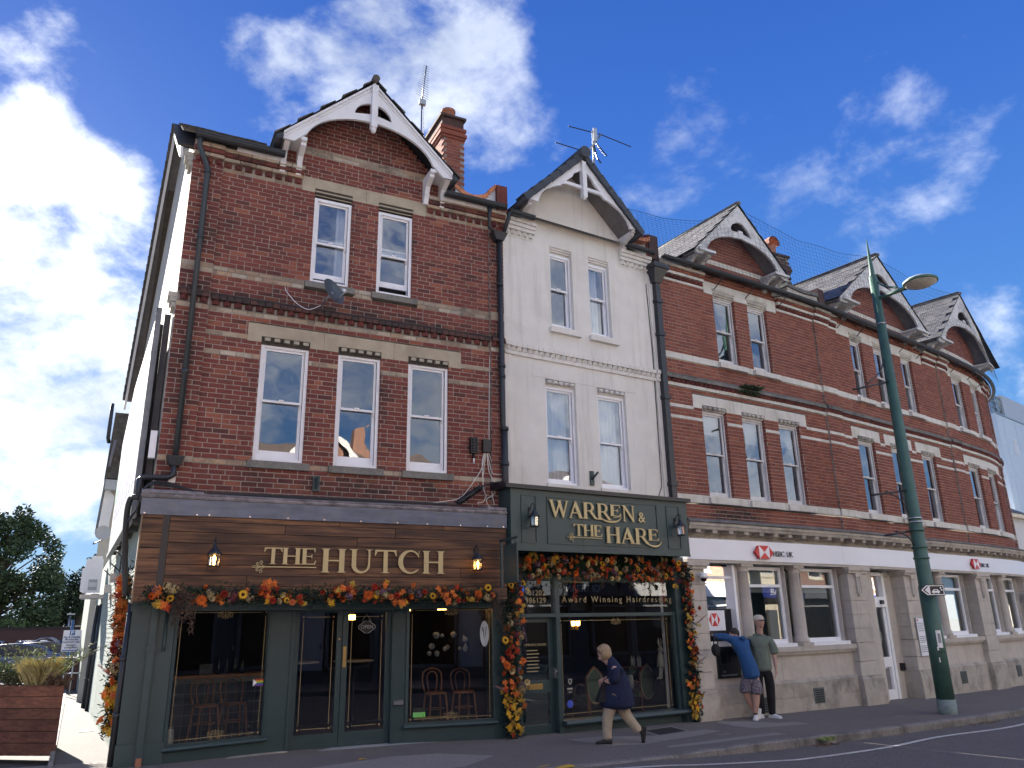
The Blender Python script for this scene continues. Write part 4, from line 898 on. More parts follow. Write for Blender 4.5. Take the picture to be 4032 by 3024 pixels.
# sign band
for i, (a, b) in enumerate(((.10,5.0),(5.0,8.72),(8.72,12.6),(12.6,16.6),(16.6,20.6))):
    c_(a+.003, b-.003, .0, .22, 2.785, 3.19, 'sign_panel', M['sign_white'], seg=max(8, int((b-a)/.2)))
c_(.1, 20.6, -.6, .20, 2.73, 2.784, 'soffit', M['stone'])
def hexlogo(s, z, w, h, o, name='hexagon_logo'):
    lg = link(name, None, BF); r = w/2; t = h/2; x = w*.28
    P_ = [(s-r,z),(s-x,z+t),(s+x,z+t),(s+r,z),(s+x,z-t),(s-x,z-t)]
    MB(fr_c).plate(P_, [], o, o+.05).build('logo_body', M['red'], lg)
    MB(fr_c).plate([(s-x,z+t),(s,z),(s-x,z-t)], [], o+.05, o+.056).build('logo_white', M['white_flat'], lg)
    MB(fr_c).plate([(s+x,z+t),(s+x,z-t),(s,z)], [], o+.05, o+.056).build('logo_white', M['white_flat'], lg)
M['letter_blk'] = mat('black_sign_letters', (.03,.03,.032), .4, .1, 8)
hexlogo(2.22, 2.965, .56, .27, .24)
text(BF, fr_c, 'HSBC', 2.53, .25, 2.895, .158, .005, M['letter_blk'], spacing=.92)
text(BF, fr_c, 'UK', 2.965, .25, 2.895, .158, .005, M['letter_blk'], spacing=.92)
hexlogo(11.62, 2.985, .56, .27, .24)
text(BF, fr_c, 'HSBC', 11.93, .25, 2.915, .158, .005, M['letter_blk'], spacing=.92)
text(BF, fr_c, 'UK', 12.365, .25, 2.915, .158, .005, M['letter_blk'], spacing=.92)
# piers with rusticated blocks
def pier(s0, s1, o=.17, keystone=True, back=-.25):
    w = s1-s0
    c_(s0-.06, s1+.06, back, o+.10, 2.66, 2.73, 'pier_capital', M['stone'], seg=2); c_(s0-.03, s1+.03, back, o+.06, 2.60, 2.66, 'pier_capital', M['stone'], seg=2)
    it = []; z = 2.595
    for k in range(5):
        hgt = .30; c_(s0, s1, back, o, z-hgt+.012, z, 'stone_block', M['stone'], seg=2); z -= hgt
    c_(s0+.02, s1-.02, back, o-.02, 1.0, 2.6, 'pier_core', M['stone_cornice'], seg=2)
    c_(s0, s1, back, o+.02, .71, 1.085, 'stone_block', M['stone'], seg=2)
    c_(s0, s1, back, o+.01, .40, .70, 'stone_block', M['stone'], seg=2)
    c_(s0-.02, s1+.02, back, o+.04, .36, .41, 'plinth_moulding', M['stone_base'], seg=2)
    MB(fr_c).prism([(back,.40),(o+.02,.40),(o+.06,.34),(o+.08,.0),(o+.08,-.4),(back,-.4)], s0-.05, s1+.05, seg=2).build('plinth', M['stone_base'], BF, recalc=False)
    if keystone:
        kc = (s0+s1)/2
        for i in range(3): c_(kc-.10+i*.07, kc-.05+i*.07, o, o+.05, 2.16, 2.52, 'keystone_rib', M['stone'], seg=1)
        c_(kc-.14, kc+.14, o, o+.07, 2.52, 2.60, 'keystone_cap', M['stone'], seg=1); c_(kc-.07, kc+.07, o, o+.05, 2.10, 2.15, 'keystone_foot', M['stone'], seg=1)
for a, b, ks in ((.10,.56,False),(5.12,5.86,True),(7.62,8.38,True),(11.62,12.4,True),(15.5,16.2,True),(19.4,20.1,True)): pier(a, b, keystone=ks)
# dado below the windows
for a, b in ((.56,5.12),(8.38,11.62),(12.4,15.5),(16.2,19.4)):
    if a > 1:
        c_(a, b, -.3, .16, .98, 1.08, 'ledge', M['stone']); c_(a, b, -.3, .11, .92, .98, 'ledge', M['stone'])
    else:
        c_(1.5, b, -.3, .16, .98, 1.08, 'ledge', M['stone']); c_(1.5, b, -.3, .11, .92, .98, 'ledge', M['stone'])
    if a > 1: c_(a, b, -.3, .04, .42, .92, 'dado_slab', M['stone'])
    else: c_(1.42, b, -.3, .04, .42, .92, 'dado_slab', M['stone']); c_(a, .80, -.3, .04, .42, 1.1, 'dado_slab', M['stone']); c_(.8, 1.42, -.3, .04, .42, .56, 'dado_slab', M['stone'])
    n = max(2, int((b-a)/.75)); w = (b-a)/n
    MB(fr_c).prism([(-.3,.44),(.06,.44),(.12,.38),(.12,.36),(-.3,.36)], a, b, seg=int((b-a)/.5)).build('plinth_moulding', M['stone_base'], BF, recalc=False)
    for i in range(n):
        c_(a+i*w+.003, a+(i+1)*w-.003, -.3, .12, .10, .357, 'plinth_stone', M['stone_base'], seg=2); c_(a+i*w+.003+w*.3*0, a+(i+1)*w-.003, -.3, .125, -.45, .096, 'plinth_stone', M['stone_base'], seg=2)
# air bricks
M['vent'] = mat('grey_vent', (.10,.13,.13), .6, .1, 10)
for s, z in ((2.02,.02),(3.62,.10),(10.0,.12),(13.6,.10)):
    v = link('air_vent', None, BF); c_(s-.16, s+.16, .12, .14, z-.15, z+.15, 'vent_frame', M['vent'], seg=1, parent=v)
    for k in range(6): c_(s-.13, s+.13, .135, .148, z-.125+k*.044, z-.10+k*.044, 'vent_slat', M['black'], seg=1, parent=v)
# windows with columns between
def bankwin(s0, s1, z0, z1, transom, bl=0, panel=True):
    w = link('window', None, BF); o = -.13; f = MB(fr_c)
    f.box(s0, s0+.07, o-.06, o+.04, z0, z1); f.box(s1-.07, s1, o-.06, o+.04, z0, z1); f.box(s0+.07, s1-.07, o-.06, o+.04, z1-.07, z1); f.box(s0+.07, s1-.07, o-.06, o+.06, z0, z0+.08); f.box(s0+.07, s1-.07, o-.06, o+.05, transom-.03, transom+.03)
    f.build('frame', M['white_upvc'], w, recalc=False)
    for za, zb in ((z0+.08, transom-.03), (transom+.03, z1-.07)):
        MB(fr_c).quad((s0+.07,o,za),(s1-.07,o,za),(s1-.07,o,zb),(s0+.07,o,zb)).build('pane', M['glass_bank'], w, recalc=False)
    c_(s0+.05, s1-.05, o-.14, o-.13, transom+.05, z1-.05, 'blind', M['blind'], seg=1, parent=w)
    c_(s0+.05, s1-.05, o-.14, o-.13, transom-.13, transom-.03, 'blind', M['blind'], seg=1, parent=w)
    c_(s0-.03, s1+.05, o-.05, .10, z0-.07, z0, 'window_sill', M['white_upvc'], seg=1, parent=w)
    c_(s0-.02, s0-.0, -.3, .0, z0, z1+.06, 'stone_jamb', M['stone'], seg=1, parent=w); c_(s1, s1+.02, -.3, .0, z0, z1+.06, 'stone_jamb', M['stone'], seg=1, parent=w)
for a, b in ((1.98,3.12),(3.66,4.95),(8.55,9.45),(9.9,11.25),(12.55,13.5),(14.0,15.35),(16.3,17.6),(18,19.3)): bankwin(a, b, 1.15, 2.70, 2.31)
# back of the bank hall
q = MB(fr_c)
for k in range(30):
    a, b = .6+k*.7, 1.3+k*.7; q.quad((a,-3.2,-.3),(b,-3.2,-.3),(b,-3.2,3.1),(a,-3.2,3.1)); q.quad((a,-.35,2.9),(b,-.35,2.9),(b,-3.2,2.9),(a,-3.2,2.9)); q.quad((a,-.35,-.25),(b,-.35,-.25),(b,-3.2,-.25),(a,-3.2,-.25))
q.build('hall_lining', M['room_pale'], BF, recalc=False)
for s in (2.4,4.1,9.6,13.2): c_(s, s+.7, -1.9, -1.85, -.2, 2.3, 'partition', M['room'], seg=1)
def column(s, z0, z1, r=.135, o=.0):
    b = MB(); c = fr_c(s, o, 0); h = z1-z0
    b.lathe([(r*1.28,0),(r*1.28,.05),(r*1.18,.06),(r*1.22,.10),(r*1.05,.12),(r,.15),(r*.98,h*.5),(r*.88,h-.16),(r*.98,h-.15),(r*.98,h-.13),(r*.9,h-.12),(r*.92,h-.09),(r*1.15,h-.05)], (c[0],c[1],z0), 24)
    b.build('column', M['stone'], BF); c_(s-.17, s+.17, o-.17, o+.17, z1-.05, z1, 'column_abacus', M['stone'], seg=1); c_(s-.18, s+.18, o-.18, o+.18, z0-.07, z0+.001, 'column_base', M['stone'], seg=1)
for s in (1.80,3.42,9.70,13.75,17.8): column(s, 1.15, 2.73)
# cash machine bay
w = link('cash_machine', None, BF); w['label'] = 'black wall cash machine under a white logo panel'
c_(.60, 1.5, -.30, -.12, .55, 2.72, 'black_panel', M['blackgloss'], seg=1, parent=w)
c_(.80, 1.42, -.12, .07, .56, 1.13, 'machine_surround', M['black'], seg=1, parent=w); c_(.84, 1.38, .05, .10, .56, .60, 'machine_shelf', M['black'], seg=1, parent=w)
c_(.9, 1.15, .06, .075, .83, 1.05, 'machine_screen', M['blackgloss'], seg=1, parent=w); c_(.92, 1.0, .07, .085, .66, .70, 'card_slot', M['steel'], seg=1, parent=w); c_(.88, 1.3, .07, .08, .60, .63, 'keypad', M['steel'], seg=1, parent=w)
MB(fr_c).quad((.62,-.10,1.85),(1.5,-.10,1.85),(1.5,-.10,2.68),(.62,-.10,2.68)).build('pane', M['glass_bank'], w)
c_(.70, 1.5, -.115, -.04, 2.44, 2.49, 'transom', M['white_upvc'], seg=1, parent=w)
c_(.60, 1.18, -.11, .0, 1.44, 1.82, 'logo_panel', M['sign_white'], seg=1, parent=w)
lx, lz, lr, lt = .89, 1.645, .15, .12
MB(fr_c).plate([(lx-lr,lz),(lx-.083,lz+lt),(lx+.083,lz+lt),(lx+lr,lz),(lx+.083,lz-lt),(lx-.083,lz-lt)], [], .0, .004).build('logo_red', M['red'], w)
for sg in (-1,1): MB(fr_c).plate([(lx+sg*.083,lz+lt),(lx,lz),(lx+sg*.083,lz-lt)], [], .004, .008).build('logo_white', M['white_flat'], w)
c_(.62, 1.2, -.11, .01, 1.24, 1.44, 'cash_strip', M['black'], seg=1, parent=w); text(w, fr_c, 'Cash', .80, .014, 1.31, .085, .001, M['white_flat'])
c_(.70, 1.42, -.12, .05, 1.14, 1.24, 'lit_strip', M['white_flat'], seg=1, parent=w)
c_(1.5, 1.57, -.2, .02, .56, 2.72, 'white_jamb', M['white_upvc'], seg=1, parent=w)
c_(1.6, 1.66, -.3, .0, .95, 2.73, 'stone_jamb', M['stone'], seg=1)
# entrance
dr = link('entrance_door', None, BF); dr['label'] = 'white glazed bank entrance door'
O = -.22
q = MB(fr_c); q.box(5.86,6.42,O-.3,.0,-.4,2.73,seg=2); q.box(7.27,7.64,O-.3,O+.06,-.4,2.73); q.build('stone_jamb', M['stone'], BF, recalc=False)
q = MB(fr_c); q.box(6.42,6.50,O-.05,O+.04,-.25,2.66); q.box(7.17,7.27,O-.05,O+.06,-.25,2.66); q.box(6.50,7.17,O-.05,O+.04,2.60,2.68); q.box(6.50,7.17,O-.05,O+.10,1.86,2.10); q.box(6.50,7.17,O-.05,O+.03,.50,.72); q.box(6.50,7.17,O-.05,O+.03,-.25,.0); q.box(7.07,7.17,O-.05,O+.03,0,1.86); q.box(6.50,6.57,O-.05,O+.03,0,1.86)
q.build('door_frame', M['white_upvc'], dr, recalc=False)
for za, zb in ((2.10,2.60),(.72,1.86),(.0,.50)): MB(fr_c).quad((6.52,O,za),(7.15,O,za),(7.15,O,zb),(6.52,O,zb)).build('pane', M['glass_bank'], dr)
c_(6.85,6.97,O+.1,O+.15,1.93,2.02,'door_sensor',M['black'],seg=1,parent=dr)
c_(6.3,7.5,-.55,.35,-.30,-.225,'threshold',M['stone_base'],seg=2)
# things fixed to the stone
t = thing('notice_board', 'tall narrow white opening-hours notice fixed to the stone pier beside the bank door', 'notice')
q = MB(fr_c); q.box(7.80,8.22,.18,.21,.70,1.60); q.build('board', M['steel'], t); MB(fr_c).box(7.815,8.205,.21,.216,.715,1.585).build('sheet', M['sign_white'], t)
lx, lz, lr, lt = 7.87, 1.54, .035, .022
MB(fr_c).plate([(lx-lr,lz),(lx-.02,lz+lt),(lx+.02,lz+lt),(lx+lr,lz),(lx+.02,lz-lt),(lx-.02,lz-lt)], [], .216, .219).build('small_logo', M['red'], t)
M['print_grey'] = mat('grey_print', (.28,.29,.30), .6, .1, 8)
q = MB(fr_c)
for k in range(16):
    if k in (5, 6, 11): continue
    q.box(7.84, 7.84+[.3,.33,.26,.31][k % 4], .2165, .218, 1.46-k*.044, 1.478-k*.044)
q.build('print', M['print_grey'], t); t['kind'] = 'thing'
t = thing('security_camera', 'white dome security camera high beside the flower arch', 'camera')
p = fr_c(.40, .30, 2.42); MB().lathe([(.075,.0),(.08,.05),(.06,.10),(.02,.11)], p, 14).build('housing', M['white_upvc'], t); MB().blob((p[0],p[1],p[2]-.01), .062, 12, 8).build('dome', M['blackgloss'], t)
MB(fr_c).box(.36,.44,.12,.28,2.47,2.51).build('bracket', M['white_upvc'], t)
t = thing('keypad_box', 'small black entry box on the stone beside the bank door', 'box'); MB(fr_c).box(7.40,7.53,-.16,-.08,.40,.57).build('case', M['black'], t); MB(fr_c).box(7.415,7.515,-.08,-.074,.42,.555).build('face', M['blackgloss'], t)
t = thing('alarm_box', 'round white alarm sounder high on the far stone pier', 'alarm'); q = MB(fr_c); q.tube([(15.35,.17,2.15),(15.35,.26,2.15)], .13, 14); q.build('cover', M['white_upvc'], t); MB(fr_c).box(15.27,15.43,.26,.29,2.11,2.19).build('badge', M['blind'], t)
# ================================================================== hairdresser's shopfront
WF = thing('hairdresser_shopfront', 'dark green hairdresser shopfront with gilt letters on a deep fascia', 'shopfront')
g = M['green2']
MB(fr_w).box(-.17,3.83,-.1,.43,2.82,3.83).build('fascia', g, WF)
MB(fr_w).prism([(-.1,3.83),(.50,3.83),(.50,3.90),(.0,3.99),(-.1,3.99)], -.30, 3.90).build('fascia_capping', M['black'], WF)
MB(fr_w).box(-.17,3.83,.43,.445,2.80,2.835).build('fascia_bead', g, WF)
for a, b in ((.03,.335),(.555,3.055),(3.29,3.62)):
    z0, z1 = 2.93, 3.735; q = MB(fr_w); e = .014
    q.box(a,b,.43,.445,z1-e,z1); q.box(a,b,.43,.445,z0,z0+e); q.box(a,a+e,.43,.445,z0+e,z1-e); q.box(b-e,b,.43,.445,z0+e,z1-e); q.build('panel_moulding', M['green'], WF, recalc=False)
MB(fr_w).box(1.30,1.304,.43,.433,2.84,3.82).build('panel_joint', M['green'], WF)
# letters: flat serif capitals cut from sheet, drawn as outlines
FT = {}
def strokes(ch):
    """serif capitals on a unit height; list of (outer, holes)"""
    T = .185; t = .06; s = .04
    def serif(x0, x1, z): return [(x0, z), (x1, z), (x1, z+s), (x0, z+s)]
    def stem(xc, w=T, z0=0, z1=1, e=.07): return [[(xc-w/2, z0), (xc+w/2, z0), (xc+w/2, z1), (xc-w/2, z1)], [(xc-w/2-e, z0), (xc+w/2+e, z0), (xc+w/2, z0+.065), (xc-w/2, z0+.065)], [(xc-w/2-e, z1), (xc+w/2+e, z1), (xc+w/2, z1-.065), (xc-w/2, z1-.065)]]
    if ch == 'T': return [[(.0,1),(.80,1),(.82,.74),(.79,.74),(.72,.92),(.48,.94),(.48,.05),(.58,0),(.22,0),(.32,.05),(.32,.94),(.08,.92),(.01,.74),(-.02,.74)]], .80
    if ch == 'H': return stem(.16)+stem(.74)+[[(.2,.47),(.7,.47),(.7,.53),(.2,.53)]], .90
    if ch == 'E': return stem(.16)+[[(.2,.94),(.60,.94),(.64,.76),(.67,.76),(.67,1),(.2,1)],[(.2,0),(.68,0),(.72,.26),(.69,.26),(.62,.06),(.2,.06)],[(.2,.47),(.48,.47),(.50,.38),(.53,.38),(.53,.64),(.50,.64),(.48,.53),(.2,.53)]], .72
    if ch == 'U': return [[(.0,1),(.36,1),(.28,.95),(.28,.35)]+[(x,z) for x,z in arc(.50,.32,.22,.25,185,350,8)]+[(.73,.38),(.73,.95),(.63,1),(.90,1),(.80,.95),(.80,.34)]+[(x,z) for x,z in arc(.46,.32,.34,.34,0,-180,12)]+[(.12,.95)]], .90
    if ch == 'C': return [[(x,z) for x,z in arc(.46,.5,.46,.52,38,322,22)]+[(x,z) for x,z in arc(.50,.5,.32,.45,312,48,16)]+[(.80,.70),(.83,.98),(.80,.98)]], .86
    if ch == 'W': return [[(.0,1),(.30,1),(.24,.95),(.43,.25),(.60,.80),(.56,.95),(.50,1),(.80,1),(.73,.95),(.91,.25),(1.08,.95),(1.0,1),(1.24,1),(1.16,.95),(.90,-.02),(.84,-.02),(.64,.62),(.42,-.02),(.36,-.02),(.08,.95)]], 1.2
    if ch == 'A': return [[(.0,0),(.26,0),(.17,.05),(.25,.28),(.58,.28),(.66,.05),(.57,0),(.94,0),(.86,.05),(.50,1.02),(.44,1.02),(.10,.05)],], .92
    if ch == 'R': return stem(.16)+[[(.2,1),(.44,1)]+arc(.44,.73,.26,.27,80,-90,10)+[(.2,.46),(.2,.52),(.40,.52)]+arc(.42,.73,.13,.21,-85,85,8)+[(.2,.94)],[(.38,.48),(.70,.04),(.80,0),(.95,0),(.93,.04),(.88,.06),(.54,.50)]], .90
    if ch == 'N': return [[(.06,0),(.32,0),(.23,.05),(.23,.80),(.78,-.02),(.84,-.02),(.84,.95),(.94,1),(.66,1),(.77,.95),(.77,.27),(.26,1),(.02,1),(.12,.93),(.16,.88),(.16,.05)]], .96
    if ch == '&': return [[(.0,.0)]], .9
    return [[(0,0),(.1,0),(.1,.1)]], .3
def letter(parent, fr, ch, s, z, h, o, sx=1., th=.02):
    L_, adv = strokes(ch); b = MB(fr)
    for i, l in enumerate(L_):
        pts = [(s+p[0]*h*sx, z+p[1]*h) for p in l]
        hole = [[(s+.30*h*sx, z+.34*h), (s+.53*h*sx, z+.34*h), (s+.415*h*sx, z+.70*h)]] if ch == 'A' else []
        b.plate(pts, hole, o, o+th+i*.0006)
    b.build('letter', M['gold'], parent, recalc=True); return adv*h*sx
def word(parent, fr, txt, s0, s1, z, h, o, gap=.03):
    adv = [strokes(c)[1] for c in txt]; sx = ((s1-s0)-gap*(len(txt)-1))/(sum(adv)*h)
    s = s0
    for c in txt: s += letter(parent, fr, c, s, z, h, o, sx)+gap
def swash(parent, fr, P_, w0, w1, o, m=None):
    p = smooth_path([(a, o, b) for a, b in P_], 8); b = MB(fr); n = len(p); top = []; bot = []
    for i, v in enumerate(p):
        d = (p[min(i+1, n-1)]-p[max(i-1, 0)]).normalized(); nn = Vector((-d.z, 0, d.x)); w = w0+(w1-w0)*math.sin(math.pi*i/(n-1)); top.append((v.x+nn.x*w, v.z+nn.z*w)); bot.append((v.x-nn.x*w, v.z-nn.z*w))
    b.plate(top+bot[::-1], [], o, o+.02); return b.build('swash', m or M['gold'], parent)
def flourish(parent, fr, s, z, h, s_end, o):
    fl = link('flourish', None, parent)
    q = MB(fr); q.box(s+.12*h, s_end, o, o+.018, z-.02*h, z+.06*h if False else z+.045*h); q.build('underline', M['gold'], fl)
    def spiral(cx, cz, r, a0, a1, n=16): return [(cx+r*(1-.75*i/n)*math.cos(rad(a0+(a1-a0)*i/n)), o+.01, cz+r*(1-.75*i/n)*math.sin(rad(a0+(a1-a0)*i/n))) for i in range(n+1)]
    zc = z+.012*h
    for sg in (1, -1):
        for (cx, cz, r) in ((.13, .20, .10), (.37, .27, .13)):
            P_ = [(s+(cx+.22)*h, o+.01, zc)]+[(x, y, zc+sg*(zz-zc)) for x, y, zz in spiral(s+cx*h, zc+cz*h, r*h, -95, -95-430)]
            MB(fr).tube([(a, b_, c) for a, b_, c in P_], .018*h+.002, 6).build('scroll', M['gold'], fl)
    MB(fr).tube([(s-.16*h*math.cos(t*math.pi/8)-.04*h, o+.01, zc+.055*h*math.sin(t*math.pi/8)) for t in range(-8, 9)], .018*h+.002, 6).build('scroll', M['gold'], fl)
sg_ = link('sign_lettering', None, WF); sg_['label'] = 'gilt letters reading WARREN & THE HARE'
z1_, h1_ = 3.388, .288
word(sg_, fr_w, 'WARR', .57, 1.92, z1_, h1_, .455, .0)
letter(sg_, fr_w, 'E', 1.90, 3.465, .205, .455, 1.75); letter(sg_, fr_w, 'N', 2.17, z1_, h1_, .455, 1.18)
swash(sg_, fr_w, [(1.66,3.45),(1.76,3.385),(1.92,3.36),(2.08,3.385),(2.17,3.45)], .002, .016, .455)
swash(sg_, fr_w, [(2.16,3.47),(1.98,3.44)], .004, .006, .455)
text(sg_, fr_w, '&', 2.565, .462, 3.388, .27, .008, M['gold'], name='letter', bold=.001)
word(sg_, fr_w, 'THE', 1.09, 1.70, 3.085, .20, .455, .0)
word(sg_, fr_w, 'HAR', 1.785, 2.79, 2.985, .288, .455, .0)
letter(sg_, fr_w, 'E', 2.77, 3.065, .205, .455, 1.75)
swash(sg_, fr_w, [(2.68,3.06),(2.78,2.985),(2.92,2.96),(3.03,2.985),(3.10,3.05)], .002, .016, .455)
flourish(sg_, fr_w, .985, 3.055, .20, 1.70, .455)
# lanterns ------------------------------------------------------------
def lantern(fr, s, z, o, lit, label, h=.40):
    t = thing('wall_lantern', label, 'lantern', group='black carriage lanterns on the sign boards' if False else None)
    a = ang(fr, s); base = Vector(fr(s, o+.14, z)); T = Matrix.Translation(base) @ Matrix.Rotation(a, 4, 'Z'); k = h/.40
    def B(name, b, m):
        b.v = [tuple(T @ (Vector(v)*k)) for v in b.v]; return b.build(name, m, t)
    q = MB(); q.lathe([(.085,0),(.09,.012),(.075,.02)], (0,0,0), 6, False); B('lantern_base', q, M['iron'])
    for i in range(6):
        an = math.pi/3*i; q = MB(); q.tube([(.072*math.cos(an),.072*math.sin(an),.015),(.08*math.cos(an),.08*math.sin(an),.17)], .006, 4); B('lantern_bar', q, M['iron'])
    q = MB(); q.lathe([(.066,.015),(.074,.17)], (0,0,0), 6, False); q.f = q.f[:6]; q.sm = q.sm[:6]; q.rnd = q.rnd[:6]; B('lantern_glass', q, M['glass_lamp'])
    q = MB(); q.lathe([(.10,.165),(.098,.18),(.06,.225),(.045,.235),(.035,.26),(.02,.275),(.012,.31)], (0,0,0), 12); B('lantern_roof', q, M['iron'])
    q = MB(); q.tube(smooth_path([(0,0,.30),(.0,0,.37),(0,.05,.40),(0,.10,.36),(0,.125,.28)], 5), .008, 6); q.tube([(.0,.0,.33),(.0,-.03,.35),(0,-.025,.38),(0,0,.385)], .005, 5); B('bracket', q, M['iron'])
    q = MB(); q.box(-.025,.025,.125,.14,.16,.34); B('back_plate', q, M['iron'])
    q = MB(); q.lathe([(.012,.02),(.016,.07),(.024,.10),(.022,.125),(.008,.155)], (0,0,0), 10); B('bulb', q, M['bulb'] if lit else M['bulb_off'])
    return t
M['bulb'] = emis('lit_bulb', (1,.50,.12), 4.5); M['bulb_off'] = mat('unlit_bulb', (.75,.76,.74), .2, .02, 5)
lantern(fr_w, .20, 3.18, .44, False, 'black wall lantern with a pale unlit bulb, on the green fascia near the hanging sign')
lantern(fr_w, 3.50, 3.17, .44, False, 'black wall lantern with a pale unlit bulb, on the green fascia end by the bank')
lantern(fr_h, 1.155, 2.47, .33, True, 'lit black wall lantern on brown planks close to the drainpipe end of the cafe')
lantern(fr_h, 5.12, 2.465, .33, True, 'lit black wall lantern on brown planks just before the hanging sign')
# shop joinery
g = M['green']
MB(fr_w).box(-.15,.14,-.3,.02,-.3,2.82).build('pilaster', g, WF); MB(fr_w).box(3.68,3.95,-.3,.10,-.4,2.82).build('pilaster', g, WF)
MB(fr_w).box(3.70,3.93,.10,.13,-.4,.05).build('pilaster_base', g, WF)
MB(fr_w).box(.14,3.68,-.3,-.02,2.34,2.82).build('head_board', g, WF)
MB(fr_w).box(.14,3.68,-.1,.05,1.74,1.80).build('transom', g, WF)
MB(fr_w).box(.935,1.02,-.1,.06,-.3,1.74).build('mullion', g, WF); MB(fr_w).box(.935,1.02,-.1,.05,1.80,2.34).build('mullion', g, WF)
MB(fr_w).box(.14,.20,-.1,.05,-.2,2.34).build('door_jamb', g, WF)
MB(fr_w).box(3.62,3.68,-.1,.05,.10,1.74).build('mullion', g, WF)
MB(fr_w).prism([(-.1,.03),(.16,.02),(.18,.05),(.16,.09),(-.1,.11)], 1.0, 3.84).build('shop_sill', g, WF)
MB(fr_w).box(1.02,3.80,-.3,.03,-.35,.03).build('stall_riser', g, WF)
for a, b, z0, z1 in ((1.02,3.62,.11,1.74),(1.02,3.62,1.80,2.34),(.20,.935,1.80,2.34)):
    MB(fr_w).quad((a,-.02,z0),(b,-.02,z0),(b,-.02,z1),(a,-.02,z1)).build('pane', M['glass_shop'], WF)
MB(fr_w).box(3.56,3.62,-.22,-.2,.11,2.3).build('window_lining', M['white_upvc'], WF)
# door
D = link('shop_door', None, WF); O = -.06
q = MB(fr_w); q.box(.20,.29,O-.04,O,-.12,1.74); q.box(.845,.935,O-.04,O,-.12,1.74); q.box(.29,.845,O-.04,O,1.66,1.74); q.box(.29,.845,O-.04,O,.54,.73); q.box(.29,.845,O-.04,O,-.12,.05); q.build('door_frame', g, D, recalc=False)
for z0, z1 in ((.73,1.66),(.05,.54)): MB(fr_w).quad((.29,O-.02,z0),(.845,O-.02,z0),(.845,O-.02,z1),(.29,O-.02,z1)).build('pane', M['glass_shop'], D)
MB(fr_w).box(.415,.69,O,O+.012,.595,.685).build('letter_plate', M['brass'], D); MB(fr_w).box(.44,.665,O+.012,O+.018,.625,.655).build('letter_flap', M['brass'], D)
MB(fr_w).box(.912,.952,O,O+.075,.76,.92).build('handle_plate', M['chrome'], D); q = MB(fr_w); q.tube([(.93,.06,.87),(.88,.09,.87),(.86,.09,.865)], .009, 8); q.build('handle', M['chrome'], D)
text(D, fr_w, '64', .29, O+.004, .60, .115, .002, M['brass'], name='house_number')
M['sticker_gold'] = mat('gilt_window_print', (.36,.30,.16), .5, .05, 9)
text(WF, fr_w, 'Award Winning Hairdressing', 1.12, -.012, 1.985, .15, .001, M['sticker_gold'], spacing=1.42)
text(WF, fr_w, '01202', .42, -.012, 2.10, .13, .001, M['sticker_gold'], spacing=1.1); text(WF, fr_w, '986129', .36, -.012, 1.975, .13, .001, M['sticker_gold'], spacing=1.1)
text(D, fr_w, 'OPENING HOURS', .36, O-.012, 1.28, .055, .001, M['sticker_gold'])
q = MB(fr_w)
for k in range(7): q.box(.40,.62+.03*(k % 2),O-.013,O-.012,1.20-k*.055,1.215-k*.055)
q.build('hours_print', M['sticker_gold'], D)
def ornament(parent, fr, s, z, w, o, m, up=1):
    b = MB(fr)
    for sg in (-1, 1):
        for (cx, cz, r) in ((.12,.10,.10),(.30,.04,.12),(.18,-.10,.09)):
            b.tube([(s+sg*w*(cx+r*(1-.7*i/10)*math.cos(i*.75+1)), o, z+up*w*(cz+r*(1-.7*i/10)*math.sin(i*.75+1))) for i in range(11)], .0035, 4, smooth=False)
    b.tube([(s,o,z-up*w*.1),(s,o,z+up*w*.25)], .004, 4); return b.build('gilt_scroll', m, parent)
def giltframe(parent, fr, s0, s1, z0, z1, o, orn=True, w=.006):
    b = MB(fr); e = .05
    b.box(s0+e,s1-e,o,o+.001,z0,z0+w); b.box(s0+e,s1-e,o,o+.001,z1-w,z1); b.box(s0,s0+w,o,o+.001,z0+e,z1-e); b.box(s1-w,s1,o,o+.001,z0+e,z1-e)
    for x in (s0,s1):
        for z in (z0,z1): b.tube([(x,o,z),(x,o+.002,z)], .013, 8)
    b.build('gilt_border', M['goldline'], parent, recalc=False)
    if orn: ornament(parent, fr, (s0+s1)/2, z0+.02, .30, o, M['goldline']); ornament(parent, fr, (s0+s1)/2, z1-.02, .30, o, M['goldline'], -1)
giltframe(WF, fr_w, 1.08, 3.50, .18, 1.68, -.014)
# window stickers
M['blue_st'] = mat('blue_sticker', (.05,.09,.48), .5, .03, 5); M['cream_st'] = mat('cream_print', (.45,.43,.36), .5, .03, 5)
q = MB(fr_w); q.tube([(1.21,-.014,.335),(1.21,-.008,.335)], .062, 20); q.build('round_sticker', M['blue_st'], WF)
MB(fr_w).box(1.15,1.28,-.014,-.010,.50,.60).build('black_sticker', M['black'], WF); MB(fr_w).box(1.16,1.27,-.010,-.008,.565,.585).build('sticker_text', M['cream_st'], WF)
text(WF, fr_w, '2024', 1.18, -.006, .51, .035, .0005, M['cream_st'])
MB(fr_w).plate([(1.19,.73),(1.26,.73),(1.26,.67),(1.225,.635),(1.19,.67)], [[(1.205,.715),(1.245,.715),(1.245,.675),(1.225,.655),(1.205,.675)]], -.014, -.010).build('crest_sticker', M['cream_st'], WF)
